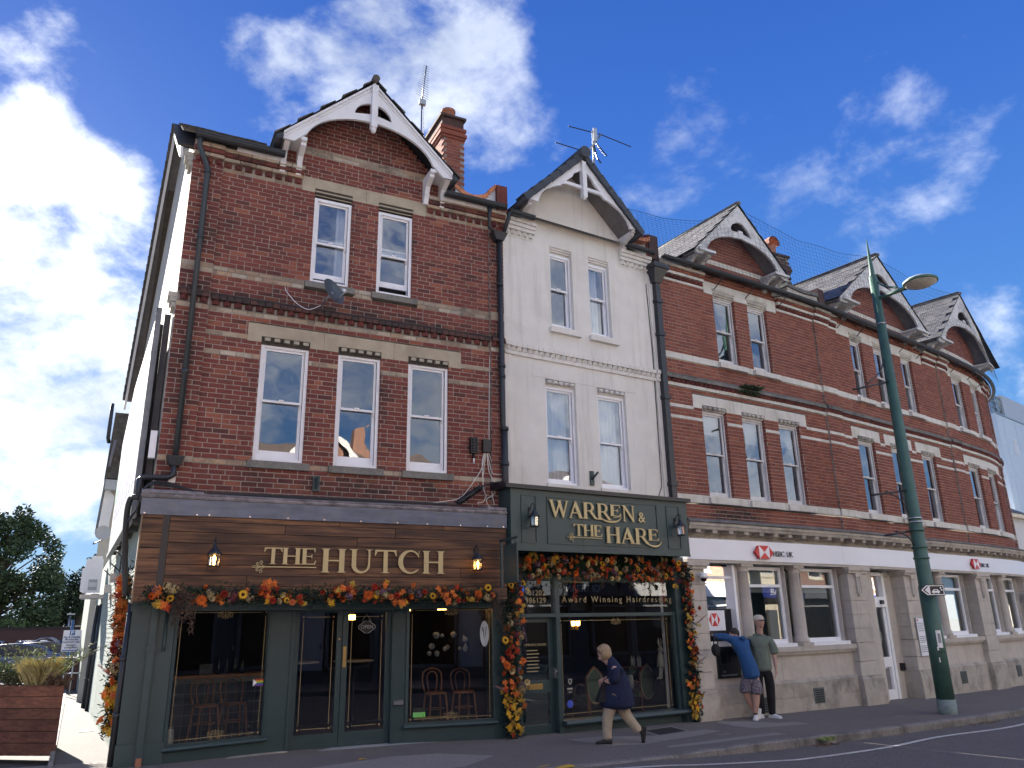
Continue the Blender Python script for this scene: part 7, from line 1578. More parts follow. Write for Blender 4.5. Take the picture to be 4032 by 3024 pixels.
FW=[('D',0.32,2.67),('D',3.74,2.6),('D',-0.17,1.01),('D',2.12,2.72),('S',1.92,2.64),('S',2.71,2.57),('S',3.74,2.7),('S',3.38,2.45),('S',0.2,2.29),('S',-0.07,2.25),('S',-0.19,1.39),('S',4.03,2.47),('S',3.96,1.42),('S',3.86,0.94),('O',0.33,2.55),('O',1.78,2.76),('O',2.54,2.7),('O',1.3,2.47),('O',0.48,2.32),('O',2.6,2.39),('O',3.53,2.49),('O',3.63,2.72),('O',-0.28,1.1),('O',0.15,1.07),('O',0.13,2.12),('O',3.97,1.13),('O',4.1,1.86),('C',1.54,2.63),('C',1.98,2.71),('C',2.42,2.73),('C',2.74,2.76),('C',2.17,2.55),('C',0.91,2.4),('C',-0.08,0.93),('C',0.2,0.74),('C',0.14,1.42),('C',4.05,1.54),('C',3.89,0.84),('C',0.24,2.16),('H',0.79,2.62),('H',1.69,2.44),('H',2.43,2.56),('H',0.48,2.3),('H',3.85,1.55),('H',0.11,0.62),('H',0.52,2.48),('P',1.08,2.68),('P',1.5,2.47),('P',2.16,2.52),('P',0.34,2.37),('P',3.72,2.36),('P',0.03,1.47),('P',3.4,2.68),('P',0.51,2.61),('U',0.68,2.48),('U',1.32,2.67),('U',3.28,2.64),('U',-0.15,1.58),('U',0.1,0.91),('R',0.62,2.68),('R',1.68,2.66),('R',3.51,2.57),('R',3.88,1.94),('R',-0.14,1.2),('M',0.98,2.57),('M',1.07,2.49),('M',2.01,2.52),('M',2.01,2.43),('M',3.02,2.69),('M',3.04,2.59),('M',3.14,2.52),('M',3.25,2.49),('M',3.02,2.42),('M',0.11,2.0),('M',0.17,1.67),('M',0.05,1.25),('M',-0.02,1.3),('M',-0.07,1.16),('M',-0.2,0.77),('M',-0.07,0.77),('M',-0.18,0.66),('M',-0.0,0.59),('M',3.88,2.19),('M',4.01,2.15),('M',3.89,2.11),('M',4.0,1.79),('M',3.83,1.38),('M',3.77,1.28),('M',3.83,1.23),('M',3.9,0.62),('M',3.75,0.53),('M',3.83,0.46),('M',3.94,0.52),('Y',0.38,2.76),('Y',0.46,2.78),('Y',0.5,2.74),('Y',0.85,2.72),('Y',0.93,2.75),('Y',0.83,2.67),('Y',0.66,2.58),('Y',3.82,1.15),('Y',0.01,0.6),('Y',0.09,0.6),('Y',0.15,1.85),('Y',0.06,1.82),('Y',0.19,1.94),('Y',3.83,1.76),('Y',3.89,1.69),('Y',3.53,2.28),('Y',3.6,2.26),
('M',-0.05,0.68),('M',0.15,1.06),('M',-0.21,0.66),('M',-0.11,1.22),('M',0.05,1.23),('Y',0.07,0.48),('Y',-0.04,0.42),('Y',-0.18,0.47),('Y',-0.06,0.37),('Y',0.08,0.28),('Y',-0.11,0.24),('Y',0.01,0.21),('Y',-0.08,0.15),('Y',0.02,0.12),('Y',-0.12,0.09),('Y',-0.05,0.03),('Y',0.09,0.04),('Y',0.01,0.32),('Y',-0.13,0.3),('Y',3.8,0.34),('Y',3.88,0.27),('Y',3.83,0.2),('Y',3.92,0.23),('Y',3.8,0.14),('Y',3.88,0.12),('Y',3.81,0.04),('Y',3.84,-0.03),('Y',3.78,-0.01),('Y',3.91,0.32),('O',-0.09,0.69),('H',0.11,0.64)]
FA=[('D',1.04,2.03),('S',0.65,2.06),('S',1.57,2.1),('S',2.17,2.02),('O',0.42,2.08),('O',1.8,2.13),('O',2.25,1.99),('C',1.17,2.05),('C',2.1,2.11),('C',2.05,2.0),('H',0.6,2.21),('H',0.68,2.17),('H',1.67,2.06),('P',1.43,2.03),('P',1.48,2.09),('P',0.45,2.17),('U',1.25,2.05),('R',1.33,2.11),('R',1.98,2.02),('M',0.5,2.19),('M',0.5,2.13),('M',0.46,2.12),('M',0.59,1.96),('M',0.63,1.95),('M',1.87,2.24),('M',1.93,2.28),('M',1.97,2.26),('M',1.91,2.19),('M',1.85,2.18),('M',1.94,2.13),('M',2.01,2.19),('M',1.87,2.1),('M',1.91,2.05),('M',2.34,2.08),('M',2.38,2.01),('Y',0.52,2.0),('Y',0.5,1.96),('Y',0.55,1.97),('Y',1.92,2.01),
('D',3.35,2.09),('D',5.15,2.1),('S',4.36,2.07),('S',5.3,2.2),('O',2.89,2.09),('O',2.98,2.04),('O',4.02,2.07),('O',3.7,2.06),('O',5.38,2.08),('O',4.59,2.03),('C',3.47,2.14),('H',3.61,2.09),('H',5.29,2.05),('P',4.14,2.1),('P',3.06,2.07),('P',3.56,2.14),('U',4.55,2.18),('R',3.44,2.21),('R',4.25,2.14),('R',4.8,2.01),('R',3.78,2.08),('M',2.86,2.18),('M',2.93,2.16),('M',2.98,2.2),('M',3.06,2.18),('M',3.11,2.14),('M',3.18,2.14),('M',3.09,2.22),('M',3.32,2.01),('M',3.61,2.26),('M',3.6,2.22),('M',3.91,2.15),('M',3.87,2.11),('M',3.85,2.0),('M',3.76,1.99),('M',3.9,1.99),('M',4.06,2.23),('M',4.48,2.19),('M',4.63,2.11),('M',4.69,2.12),('M',4.59,2.08),('M',4.65,2.04),('M',4.72,2.07),('M',4.77,2.19),('M',4.62,2.0),('Y',3.1,2.26),('Y',3.64,2.27),('Y',2.9,2.14),('Y',3.47,2.07),('Y',3.88,1.96),('Y',5.04,2.03),('Y',2.81,1.96),('Y',2.8,2.01)]
G = {k: thing('flower_garland', l, 'garland') for k, l in dict(
    cafe='long horizontal autumn garland of sunflowers, dahlias and maple leaves under the cafe plank board',
    side='column of orange and yellow maple leaves round the corner on the side wall',
    colA='thick flower column between the cafe window and the salon door, orange above yellow leaves',
    top='deep bank of roses, dahlias and leaves hanging below the hairdresser fascia',
    colB='slim flower column between the salon window and the pale stone bank pier').items()}
for k, s, z in FW:
    g_ = G['top'] if (z > 2.28 and .15 < s < 3.80) else (G['colA'] if s < 2 else G['colB'])
    o = .14+R.uniform(0,.05) if g_ is G['top'] else .20+R.uniform(-.02,.04)
    if g_ is G['colB']: o += .03
    put(g_, k, fr_w(s, o, z), (.15,-1,.05), {'S':1.05,'D':1.0}.get(k, 1.0))
for k, s, z in FA: put(G['cafe'], k, fr_h(s, .42+R.uniform(0,.05), z), (.1,-1,-.05))
# fillers between the named flowers
def fill(g_, fr, n, fs, fz, fo, kinds):
    for i in range(n):
        s, z = fs(), fz(); put(g_, R.choice(kinds), fr(s, fo(), z), (.1,-1,0), .8, .8)
fill(G['cafe'], fr_h, 120, lambda: R.uniform(.45,5.42), lambda: R.gauss(2.08,.05), lambda: R.uniform(.36,.42), 'MMMYPHRUBMYO')
fill(G['top'], fr_w, 190, lambda: R.uniform(.25,3.8), lambda: R.uniform(2.38,2.78), lambda: R.uniform(.06,.14), 'MMMYPHRUBMYOCPH')
for z0, z1, kk in ((1.55,2.75,'YMHUPRMB'),(.55,1.55,'MMRUHPMBO'),(-.02,.62,'YYYYM')):
    fill(G['colA'], fr_w, 42, lambda: R.gauss(-.03+.05*max(0,z0-.5),.085), lambda: R.uniform(z0,z1), lambda: R.uniform(.12,.20), kk)
    fill(G['colB'], fr_w, 38, lambda: R.gauss(3.92,.065), lambda: R.uniform(z0,z1), lambda: R.uniform(.14,.22), kk)
for i in range(150):
    z = R.uniform(.35,2.38); kk = 'MMMUR' if z > 1.6 else ('MMYRPHO' if z > 1.0 else 'YYYM')
    put(G['side'], R.choice(kk), (.08+.05*(2.4-z)/2+R.gauss(0,.045), .55+R.uniform(-.12,.12), z), (-.6,-.8,.1), 1.15, .8)
greenery(G['cafe'], [(.4+i*.05,-.38,2.09) for i in range(101)], 2600, .05, .055, .05)
greenery(G['cafe'], [(.4+i*.05,-.38,2.10) for i in range(101)], 500, .05, .06, .05, 'fern2', 'olive_leaves')
greenery(G['top'], [fr_w(.25+i*.06,.05,2.62) for i in range(60)], 4200, .06, .10, .04)
greenery(G['top'], [fr_w(.25+i*.06,.07,2.5) for i in range(60)], 700, .06, .12, .05, 'fern2', 'olive_leaves')
greenery(G['colA'], [fr_w(-.03,.13,z/10) for z in range(0,27)], 2600, .07, .08, .05); greenery(G['colA'], [fr_w(.0,.14,z/10) for z in range(4,27)], 500, .08, .08, .05, 'fern2', 'olive_leaves')
greenery(G['colB'], [fr_w(3.93,.16,z/10) for z in range(-1,27)], 2200, .05, .08, .05); greenery(G['side'], [(.12,.6,z/10) for z in range(4,25)], 1500, .05, .08, .08)
for (s, z, l) in ((.72,2.14,.42),(.80,2.12,.55),(.88,2.13,.32),(.95,2.1,.48),(.78,2.16,.3),(5.48,2.15,.45),(5.56,2.1,.6),(5.42,2.12,.3)): tassel(G['cafe'], fr_h(s,.44,z), l, .06)
for (s, z, l) in ((.08,2.76,.6),(.14,2.74,.5),(.10,2.4,.5),(.02,2.1,.6)): tassel(G['colA'], fr_w(s,.18,z), l, .06, 170)
for (s, z, l) in ((3.84,2.74,.5),(3.90,2.6,.55),(3.88,2.3,.4)): tassel(G['colB'], fr_w(s,.18,z), l, .05, 140)
for (s, z, l) in ((1.28,2.42,.42),(3.32,2.38,.42),(2.55,2.4,.2),(1.9,2.42,.2)): tassel(G['top'], fr_w(s,.16,z), l, .035, 90, 'leaf_red' if l > .3 else 'dried', 'hanging_leaves' if l > .3 else 'dried_amaranth')
plume(G['colA'], fr_w(-.12,.22,.62), (-.28,-.05,.10)); plume(G['colB'], fr_w(4.0,.2,1.55), (.26,-.05,.18)); plume(G['colB'], fr_w(3.98,.2,.85), (.16,-.05,.12)); plume(G['top'], fr_w(3.0,.2,2.62), (.2,-.05,-.12)); plume(G['side'], (.12,.5,1.02), (-.22,-.1,.2)); plume(G['colA'], fr_w(.16,.2,1.62), (.04,-.05,-.25),'mauve'); plume(G['cafe'], fr_h(3.5,.45,2.12),(.18,-.02,.06),'mauve')
# ================================================================== people
def skin(paths, m, name, parent, sub=2, extra=None):
    """paths: lists of ((x,y,z), rx, ry) joints; points with the same coordinates are one joint"""
    idx = {}; V = []; RR = []; E = set()
    for p in paths:
        last = None
        for (c, rx, *ry) in p:
            k = tuple(round(x, 4) for x in c)
            if k not in idx: idx[k] = len(V); V.append(c); RR.append((rx, ry[0] if ry else rx))
            if last is not None and last != idx[k]: E.add((last, idx[k]))
            last = idx[k]
    me = bpy.data.meshes.new(name); me.from_pydata(V, list(E), []); o = bpy.data.objects.new(name, me); COL.objects.link(o)
    md = o.modifiers.new('s', 'SKIN'); md.use_smooth_shade = True; md.branch_smoothing = .6
    for i, r in enumerate(RR): me.skin_vertices[0].data[i].radius = (r[0]*1.12, r[1]*1.12) if r[0] > .03 else r
    me.skin_vertices[0].data[0].use_root = True
    sd = o.modifiers.new('d', 'SUBSURF'); sd.levels = sub; sd.render_levels = sub
    bpy.context.view_layer.update(); me2 = bpy.data.meshes.new_from_object(o.evaluated_get(bpy.context.evaluated_depsgraph_get())); bpy.data.objects.remove(o)
    me2.name = name; me2.materials.clear()
    me2.polygons.foreach_set('use_smooth', [True]*len(me2.polygons))
    if extra:   # weld more shapes into the same surface object
        bm = bmesh.new(); bm.from_mesh(me2)
        for b in extra:
            vs = [bm.verts.new(v) for v in b.v]
            for f in b.f:
                try: fc = bm.faces.new([vs[i] for i in f]); fc.smooth = True
                except ValueError: pass
        bm.to_mesh(me2); bm.free()
    return link(name, me2, parent, m)
M['skin'] = mat('skin', (.50,.30,.23), .55, .06, 14); M['skin_old'] = mat('older_skin', (.50,.31,.25), .6, .08, 20)
M['hair_dark'] = mat('dark_hair', (.018,.013,.012), .6, .2, 50); M['hair_blond'] = mat('dark_blond_hair', (.34,.24,.14), .6, .25, (70,70,14)); M['beard'] = mat('ginger_beard', (.20,.09,.05), .8, .2, 60)
M['blue_jumper'] = mat('blue_sweatshirt', (.022,.085,.23), .95, .08, 8, bmp=.9, bscale=(13,13,7), bd=.03); M['sage_tee'] = mat('grey_green_tshirt', (.15,.185,.15), .95, .07, 8, bmp=.9, bscale=(13,13,7), bd=.03)
M['black_cloth'] = mat('black_trousers', (.010,.010,.013), .9, .15, 10, bmp=.9, bscale=(13,13,7), bd=.03); M['navy'] = mat('navy_coat', (.008,.014,.045), .9, .15, 12, bmp=.9, bscale=(13,13,7), bd=.03); M['beige_tr'] = mat('beige_trousers', (.40,.33,.24), .9, .08, 9, bmp=.9, bscale=(13,13,7), bd=.03)
M['sneaker'] = mat('white_trainers', (.74,.75,.76), .5, .05, 20); M['shoe_black'] = mat('black_shoes', (.012,.012,.014), .5, .1, 20); M['cap'] = mat('cream_cap', (.52,.48,.40), .9, .05, 20); M['sock'] = mat('dark_sock', (.05,.05,.055), .95, .1, 30)
m, nt, p_ = new_mat('patterned_shorts'); g = geo(nt); v_ = N(nt, 'ShaderNodeTexVoronoi'); v_.feature = 'DISTANCE_TO_EDGE'; L(nt, scaled(nt, g, (42,42,34)), v_.inputs['Vector']); v_.inputs['Scale'].default_value = 1
L(nt, ramp(nt, v_.outputs['Distance'], [(.05, (.30,.26,.30)), (.16, (.035,.028,.045))]), p_.inputs['Base Color']); p_.inputs['Roughness'].default_value = .9; M['shorts'] = m
def face(c, yaw, r=.078, tone=1, nose=.022):
    """nose, ears, eye sockets, brow, lips and chin on a head at c facing yaw (radians in the figure's own frame)"""
    f = Vector((math.cos(yaw), math.sin(yaw), 0)); s = Vector((-f.y, f.x, 0)); u = Vector((0,0,1)); c = Vector(c); out = []
    def bl(a, b, h, rr, sc): q = MB(); q.blob((0,0,0), rr, 10, 8, (1,1,1)); q.v = [tuple(c+f*(a+v[0]*sc[0])+s*(b+v[1]*sc[1])+u*(h+v[2]*sc[2])) for v in q.v]; return q
    out.append(bl(r*.98,0,-.012,nose*.75,(1.1,.75,1.15))); out.append(bl(r*.90,0,.008,.014,(1,.7,1.6))); out.append(bl(r*.72,0,-.075,.036,(1,1.1,.75)))
    out.append(bl(r*.84,0,.036,.03,(.7,1.5,.45))); out.append(bl(r*.9,0,-.043,.016,(.8,1.5,.45)))
    for sg in (-1,1): out.append(bl(-.005,sg*r*.98,-.008,.026,(.75,.35,1.15))); out.append(bl(r*.62,sg*.036,-.028,.026,(.8,.7,1)))
    return out, f, s, c
def eyes(parent, c, f, s, m=None, r=.078):
    for sg in (-1,1):
        q = MB(); q.blob(tuple(c+f*(r*.90)+s*(sg*.031)+Vector((0,0,.013))), .0085, 8, 6, (1,1,.7)); q.build('eye', M['black'], parent, local=True)
def head_paths(c, neck, r=.092, yaw=0, tilt=0):
    c = Vector(c); f = Vector((math.cos(yaw), math.sin(yaw), 0))
    return [(neck, .055), (tuple(c+Vector((0,0,-.075))+f*.005), .062, .060), (tuple(c+Vector((0,0,-.035))+f*.008), r*.92, r*.98), (tuple(c+Vector((0,0,.02))), r*1.0, r*1.12), (tuple(c+Vector((0,0,.065))-f*.008), r*.86, r*.95), (tuple(c+Vector((0,0,.10))-f*.01), r*.42, r*.46)]
def hand(w, d, curl, side, k=1.):
    """wrist w, direction d of the fingers, curl direction, side = towards the thumb"""
    w, d, cu, sd = Vector(w), Vector(d).normalized(), Vector(curl).normalized(), Vector(side).normalized(); P_ = [[(tuple(w), .025*k), (tuple(w+d*.045*k), .032*k, .018*k), (tuple(w+d*.08*k), .034*k, .016*k)]]
    for i, (l, o) in enumerate(((.070,.026),(.078,.009),(.072,-.009),(.056,-.026))):
        b = w+d*.078*k+sd*o*k; P_.append([(tuple(w+d*.045*k), .032*k, .018*k), (tuple(b), .0095*k), (tuple(b+d*l*.45*k+cu*.012*k), .0085*k), (tuple(b+d*l*.80*k+cu*.034*k), .0080*k), (tuple(b+d*l*.92*k+cu*.052*k), .0065*k)])
    b = w+d*.03*k+sd*.026*k; P_.append([(tuple(w), .025*k), (tuple(b), .013*k), (tuple(b+d*.026*k+sd*.02*k+cu*.01*k), .0105*k), (tuple(b+d*.052*k+sd*.024*k+cu*.024*k), .0085*k)]); return P_
def shoe(parent, ankle, toe, m, sole=None, k=1., heel_h=0):
    """shoe from an ankle point to a toe direction"""
    a = Vector(ankle); d = Vector(toe)-a; dl = d.length; d.normalize(); s = d.cross(Vector((0,0,1))).normalized(); u = s.cross(d)
    sh = link('shoe', None, parent)
    secs = [(-.075,.030,.0,.062),(-.055,.038,.0,.085),(.0,.040,.0,.090),(.055,.041,.0,.070),(.11,.046,.0,.052),(.155,.044,.002,.045),(.185,.028,.006,.032)]
    b = MB(); b.smooth = True; vs = []; n = 10
    for (t, w, z0, z1) in secs:
        for i in range(n):
            th = 2*math.pi*i/n; y = w*math.cos(th); z = z0+(z1-z0)*(.5+.5*math.sin(th)); vs.append(tuple(a+d*t*k+s*y*k+u*(z-.085)*k))
    b.add(vs, [(i*n+j, i*n+(j+1) % n, (i+1)*n+(j+1) % n, (i+1)*n+j) for i in range(len(secs)-1) for j in range(n)]+[tuple(range(n)), tuple(range((len(secs)-1)*n, len(secs)*n))]); b.build('upper', m, sh, local=True)
    b = MB(); pts = [(t, w+.004) for t, w, *_ in secs]; top = [a+d*t*k+s*w*k-u*.085*k for t, w in pts]+[a+d*t*k-s*w*k-u*.085*k for t, w in pts[::-1]]
    nn = len(top); b.add([tuple(v+u*.012) for v in top]+[tuple(v-u*.014) for v in top], [tuple(range(nn)), tuple(range(nn, 2*nn))]+[(i, (i+1) % nn, (i+1) % nn+nn, i+nn) for i in range(nn)]); b.build('sole', sole or m, sh, local=True)
# ---- standing man in grey-green t-shirt and cream cap
gzm = gz(11.4)+.012*.8
e = math.atan2(-.69, .73)
MN = thing('person', 'man in a cream cap, grey-green t-shirt and black trousers standing by the bank wall', 'person', (11.40,.10,gzm), e)
# own frame: x to the figure's picture right, y away from the street, z up
HD = (.03,-.02,1.735); yaw = -math.pi/2+.75
ex, f_, s_, c_h = face(HD, yaw)
body = [[((0,0,.93), .13,.11), ((0,0,1.05), .13,.10), ((.0,.0,1.22), .15,.11), ((.0,.01,1.40), .14,.10), ((.01,.0,1.50), .09,.08)]+[( (.02,-.005,1.575), .055)]+head_paths(HD, (.02,-.005,1.60), yaw=yaw)[1:],
        [((0,0,.93), .13,.11), ((-.10,0,.86), .085), ((-.105,-.02,.50), .058), ((-.10,.0,.12), .038), ((-.10,-.02,.07), .035)], [((0,0,.93), .13,.11), ((.10,0,.86), .085), ((.10,-.02,.50), .058), ((.09,.0,.12), .038), ((.095,-.02,.07), .035)],
        [((.0,.01,1.40), .14,.10), ((.17,.01,1.43), .062), ((.225,.02,1.32), .052), ((.245,.03,1.14), .042), ((.25,-.02,.95), .034), ((.245,-.05,.87), .026)], [((.0,.01,1.40), .14,.10), ((-.17,.01,1.43), .062), ((-.225,.03,1.32), .052), ((-.24,.05,1.14), .042), ((-.20,-.04,.95), .034), ((-.17,-.08,.90), .026)]]
body += hand((.245,-.05,.87), (0,-.02,-1), (-.6,-.6,-.2), (-.2,-1,0)); body += hand((-.17,-.08,.90), (.1,-.2,-1), (.6,.4,-.2), (.2,-1,0))
skin(body, M['skin'], 'body', MN, 2, ex); eyes(MN, c_h, f_, s_)
skin([[((0,0,.80), .175,.135), ((0,0,.90), .172,.130), ((0,0,1.05), .165,.125), ((0,0,1.22), .175,.125), ((0,.01,1.38), .165,.115), ((.01,.0,1.48), .11,.085), ((.015,0,1.52),.075,.068)], [((0,.01,1.38), .165,.115), ((.18,.01,1.425), .078), ((.23,.02,1.32), .075), ((.25,.03,1.20), .080), ((.255,.03,1.12), .080)], [((0,.01,1.38), .165,.115), ((-.18,.01,1.425), .078), ((-.23,.03,1.32), .075), ((-.245,.045,1.20), .080), ((-.25,.045,1.12), .080)]], M['sage_tee'], 'tshirt', MN)
skin([[((0,0,.94), .135,.115), ((0,0,.86), .15,.12), ((-.10,0,.78), .098), ((-.11,-.02,.50), .080), ((-.105,.0,.22), .070), ((-.10,.0,.10), .062), ((-.10,.0,.04), .060)], [((0,0,.86), .15,.12), ((.10,0,.78), .098), ((.105,-.02,.50), .082), ((.095,.0,.22), .070), ((.09,.0,.10), .062), ((.09,.0,.04), .060)]], M['black_cloth'], 'trousers', MN)
shoe(MN, (-.10,0,.085), (-.12,-.2,.085), M['sneaker']); shoe(MN, (.09,0,.085), (.24,-.10,.085), M['sneaker'])
q = MB(); c = Vector(HD); vs = []; n = 20
q.smooth = True; q.lathe([(.100,.028),(.104,.045),(.100,.085),(.080,.120),(.045,.138),(.004,.142)], (c.x-.008*f_.x, c.y-.008*f_.y, c.z), 20); q.build('cap_crown', M['cap'], MN, local=True)
q = MB(); ring = [c+f_*(.075+.075*math.cos(a))+s_*(.078*math.sin(a))+Vector((0,0,.042-.014*math.cos(a))) for a in [math.pi*(i/10-.5) for i in range(11)]]
q.add([tuple(v) for v in ring]+[tuple(v+Vector((0,0,.008))) for v in ring], [tuple(range(11)), tuple(range(11,22))]+[(i,i+1,i+12,i+11) for i in range(10)]); q.build('cap_brim', M['navy'], MN, local=True)
q = MB(); q.blob((0,0,0), .05, 12, 8); q.v = [tuple(c+f_*(.035+v[0]*.98)+s_*(v[1]*1.12)+Vector((0,0,-.073+v[2]*.72))) for v in q.v]; q.build('beard', M['beard'], MN, local=True)
q = MB(); q.blob((0,0,0), .012, 8, 6); q.v = [tuple(c+f_*(.080+v[0]*.6)+s_*(v[1]*2)+Vector((0,0,-.034+v[2]*.5))) for v in q.v]; q.build('moustache', M['beard'], MN, local=True)
q = MB(); q.smooth = True; q.lathe([(.080,-.03),(.084,.0),(.086,.035)], (c.x-.02*f_.x, c.y-.02*f_.y, c.z), 18); q.build('hair', M['beard'], MN, local=True)
# ---- man in blue leaning on the wall, seen from behind
g2 = gz(11.0)+.01; e2 = math.atan2(-.67, .74)
ML = thing('person', 'man in a blue hooded sweatshirt and patterned shorts leaning on the bank wall', 'person', (10.98,.02,g2), e2)
# lateral offset a = .74*(x-10.98); y away from the street
B_ = lambda x, y, z: (.74*(x-10.98), y, z-g2)
pel = B_(11.0,.0,.70); sh = B_(10.80,.03,1.22); hdp = B_(10.70,.22,1.36)
exl, f2, s2, c2 = face(hdp, math.pi/2+.9)
arm_l = [(sh, .16,.11), (B_(10.66,.05,1.30), .065), (B_(10.45,.02,1.33), .052), (B_(10.24,.0,1.335), .04), (B_(10.10,.02,1.355), .027)]
arm_r = [(sh, .16,.11), (B_(10.98,.10,1.24), .065), (B_(10.92,.28,1.05), .05), (B_(10.68,.34,1.08), .04), (B_(10.58,.34,1.14), .027)]
bodl = [[(pel, .15,.13), (B_(10.93,.0,.95), .15,.115), (sh, .16,.11), (B_(10.75,.10,1.33), .07,.07)]+head_paths(hdp, B_(10.73,.14,1.33), yaw=math.pi/2+.9)[1:], arm_l, arm_r,
        [(pel, .15,.13), (B_(10.93,-.02,.60), .10), (B_(10.83,-.02,.36), .072), (B_(10.93,.06,.14), .058), (B_(11.03,.10,-.02), .04), (B_(11.04,.10,-.07), .037)], [(pel, .15,.13), (B_(11.10,.0,.60), .10), (B_(11.10,-.02,.30), .070), (B_(11.07,-.04,.12), .058), (B_(11.03,-.02,-.02), .040), (B_(11.03,-.02,-.07), .037)]]
bodl += hand(B_(10.10,.02,1.355), (-.5,.3,.75), (.2,.9,0), (.6,.1,.6)); bodl += hand(B_(10.58,.34,1.14), (-.7,.1,.6), (.2,.8,0), (.5,.1,.6))
skin(bodl, M['skin'], 'body', ML, 2, exl)
skin([[(B_(11.05,-.01,.54), .185,.155), (B_(11.03,-.01,.66), .19,.155), (B_(10.98,-.01,.82), .19,.15), (B_(10.90,-.01,1.02), .21,.15), (B_(10.80,.02,1.20), .205,.13), (B_(10.755,.09,1.30), .10,.09)], [(B_(10.80,.02,1.20), .185,.125), (B_(10.64,.04,1.29), .085), (B_(10.45,.02,1.325), .072), (B_(10.24,.0,1.33), .060), (B_(10.14,.0,1.35), .045)], [(B_(10.80,.02,1.20), .185,.125), (B_(10.99,.10,1.22), .088), (B_(10.93,.28,1.05), .07), (B_(10.70,.33,1.07), .058), (B_(10.64,.33,1.11), .045)]], M['blue_jumper'], 'sweatshirt', ML)
skin([[(B_(10.84,-.06,1.27), .06,.04), (B_(10.90,-.05,1.31), .07,.045), (B_(10.98,-.02,1.27), .05,.04)]], M['blue_jumper'], 'hood', ML)
skin([[(B_(11.03,.0,.70), .175,.15), (B_(11.01,.0,.60), .18,.15), (B_(10.90,-.02,.52), .125), (B_(10.84,-.02,.38), .118), (B_(10.86,-.02,.30), .118)], [(B_(11.01,.0,.60), .18,.15), (B_(11.12,.0,.50), .125), (B_(11.11,-.02,.36), .120), (B_(11.10,-.02,.27), .120)]], M['shorts'], 'shorts', ML)
q = MB(); q.smooth = True; q.blob((0,0,0), .097, 14, 10); q.v = [tuple(c2-f2*.012+f2*v[0]*1.02+s2*v[1]*.98+Vector((0,0,.022+max(v[2],-.05)*1.12))) for v in q.v]; q.build('hair', M['hair_dark'], ML, local=True)
skin([[(B_(11.03,-.02,-.0), .046), (B_(11.03,-.02,-.08), .046)]], M['sock'], 'sock', ML, 1)
shoe(ML, B_(11.03,-.02,g2+.085), B_(11.0,-.25,g2+.085), M['sneaker']); shoe(ML, B_(11.04,.10,g2+.13), B_(10.98,.14,g2-.08), M['sneaker'])
BP = thing('backpack', 'small black bag hanging from the leaning man hand against the stone pier', 'bag')
MB().blob((10.22,.02,1.10), .11, 12, 8, (.85,.6,1.05)).build('bag_body', M['black_cloth'], BP); MB().tube(smooth_path([(10.16,.0,1.20),(10.17,-.02,1.30),(10.22,.0,1.35),(10.28,.02,1.30),(10.28,.02,1.2)], 5), .012, 6).build('strap', M['black'], BP)
# ---- woman in a navy coat striding past
g3 = gz(6.9)+.012*.35; e3 = math.atan2(-.54, .84)
MW = thing('person', 'woman with a blond bob in a navy coat and beige trousers striding past the salon', 'person', (6.95,-1.30,g3), e3)
Wp_ = lambda x, y, z: (.84*(x-6.95), y, z-g3)
hw = Wp_(6.875,-.02,1.185); yw = math.pi-.0
exw_, f3, s3, c3 = face(hw, yw, r=.074, nose=.024)
pw = Wp_(7.10,0,.66); shw = Wp_(7.03,0,1.02)
bodw = [[(pw, .11,.11), (Wp_(7.10,0,.82), .10,.10), (shw, .12,.14), (Wp_(6.96,0,1.08), .055,.05)]+head_paths(hw, Wp_(6.94,0,1.10), r=.084, yaw=yw)[1:],
        [(pw, .13,.14), (Wp_(7.02,-.08,.56), .085), (Wp_(6.88,-.08,.30), .06), (Wp_(6.87,-.08,.08), .042), (Wp_(6.86,-.08,-.03), .036)], [(pw, .13,.14), (Wp_(7.12,.08,.54), .085), (Wp_(7.24,.08,.26), .06), (Wp_(7.40,.08,.10), .042), (Wp_(7.45,.08,.05), .036)],
        [(shw, .12,.14), (Wp_(7.06,-.17,.98), .055), (Wp_(7.06,-.21,.80), .048), (Wp_(6.92,-.14,.78), .036), (Wp_(6.88,-.08,.79), .025)], [(shw, .12,.14), (Wp_(7.02,.17,.98), .055), (Wp_(7.0,.20,.82), .048), (Wp_(6.90,.10,.80), .036), (Wp_(6.85,.04,.79), .025)]]
bodw += hand(Wp_(6.88,-.08,.79), (-.8,.4,-.1), (.3,.5,-.6), (-.2,0,1), .9); bodw += hand(Wp_(6.85,.04,.79), (-.6,-.3,-.6), (.5,-.4,-.2), (-.3,0,1), .9)
skin(bodw, M['skin_old'], 'body', MW, 2, exw_)
skin([[(Wp_(7.07,0,.36), .27,.25), (Wp_(7.07,0,.48), .26,.24), (Wp_(7.10,0,.66), .225,.225), (Wp_(7.13,0,.84), .175,.17), (Wp_(7.07,0,1.0), .15,.165), (Wp_(6.99,0,1.09), .085,.08), (Wp_(6.95,0,1.13), .07,.065)], [(Wp_(7.07,0,1.0), .15,.165), (Wp_(7.07,-.18,.97), .075), (Wp_(7.07,-.22,.80), .07), (Wp_(6.94,-.15,.785), .058)], [(Wp_(7.07,0,1.0), .15,.165), (Wp_(7.03,.18,.97), .075), (Wp_(7.01,.21,.82), .07), (Wp_(6.93,.12,.80), .055)]], M['navy'], 'coat', MW)
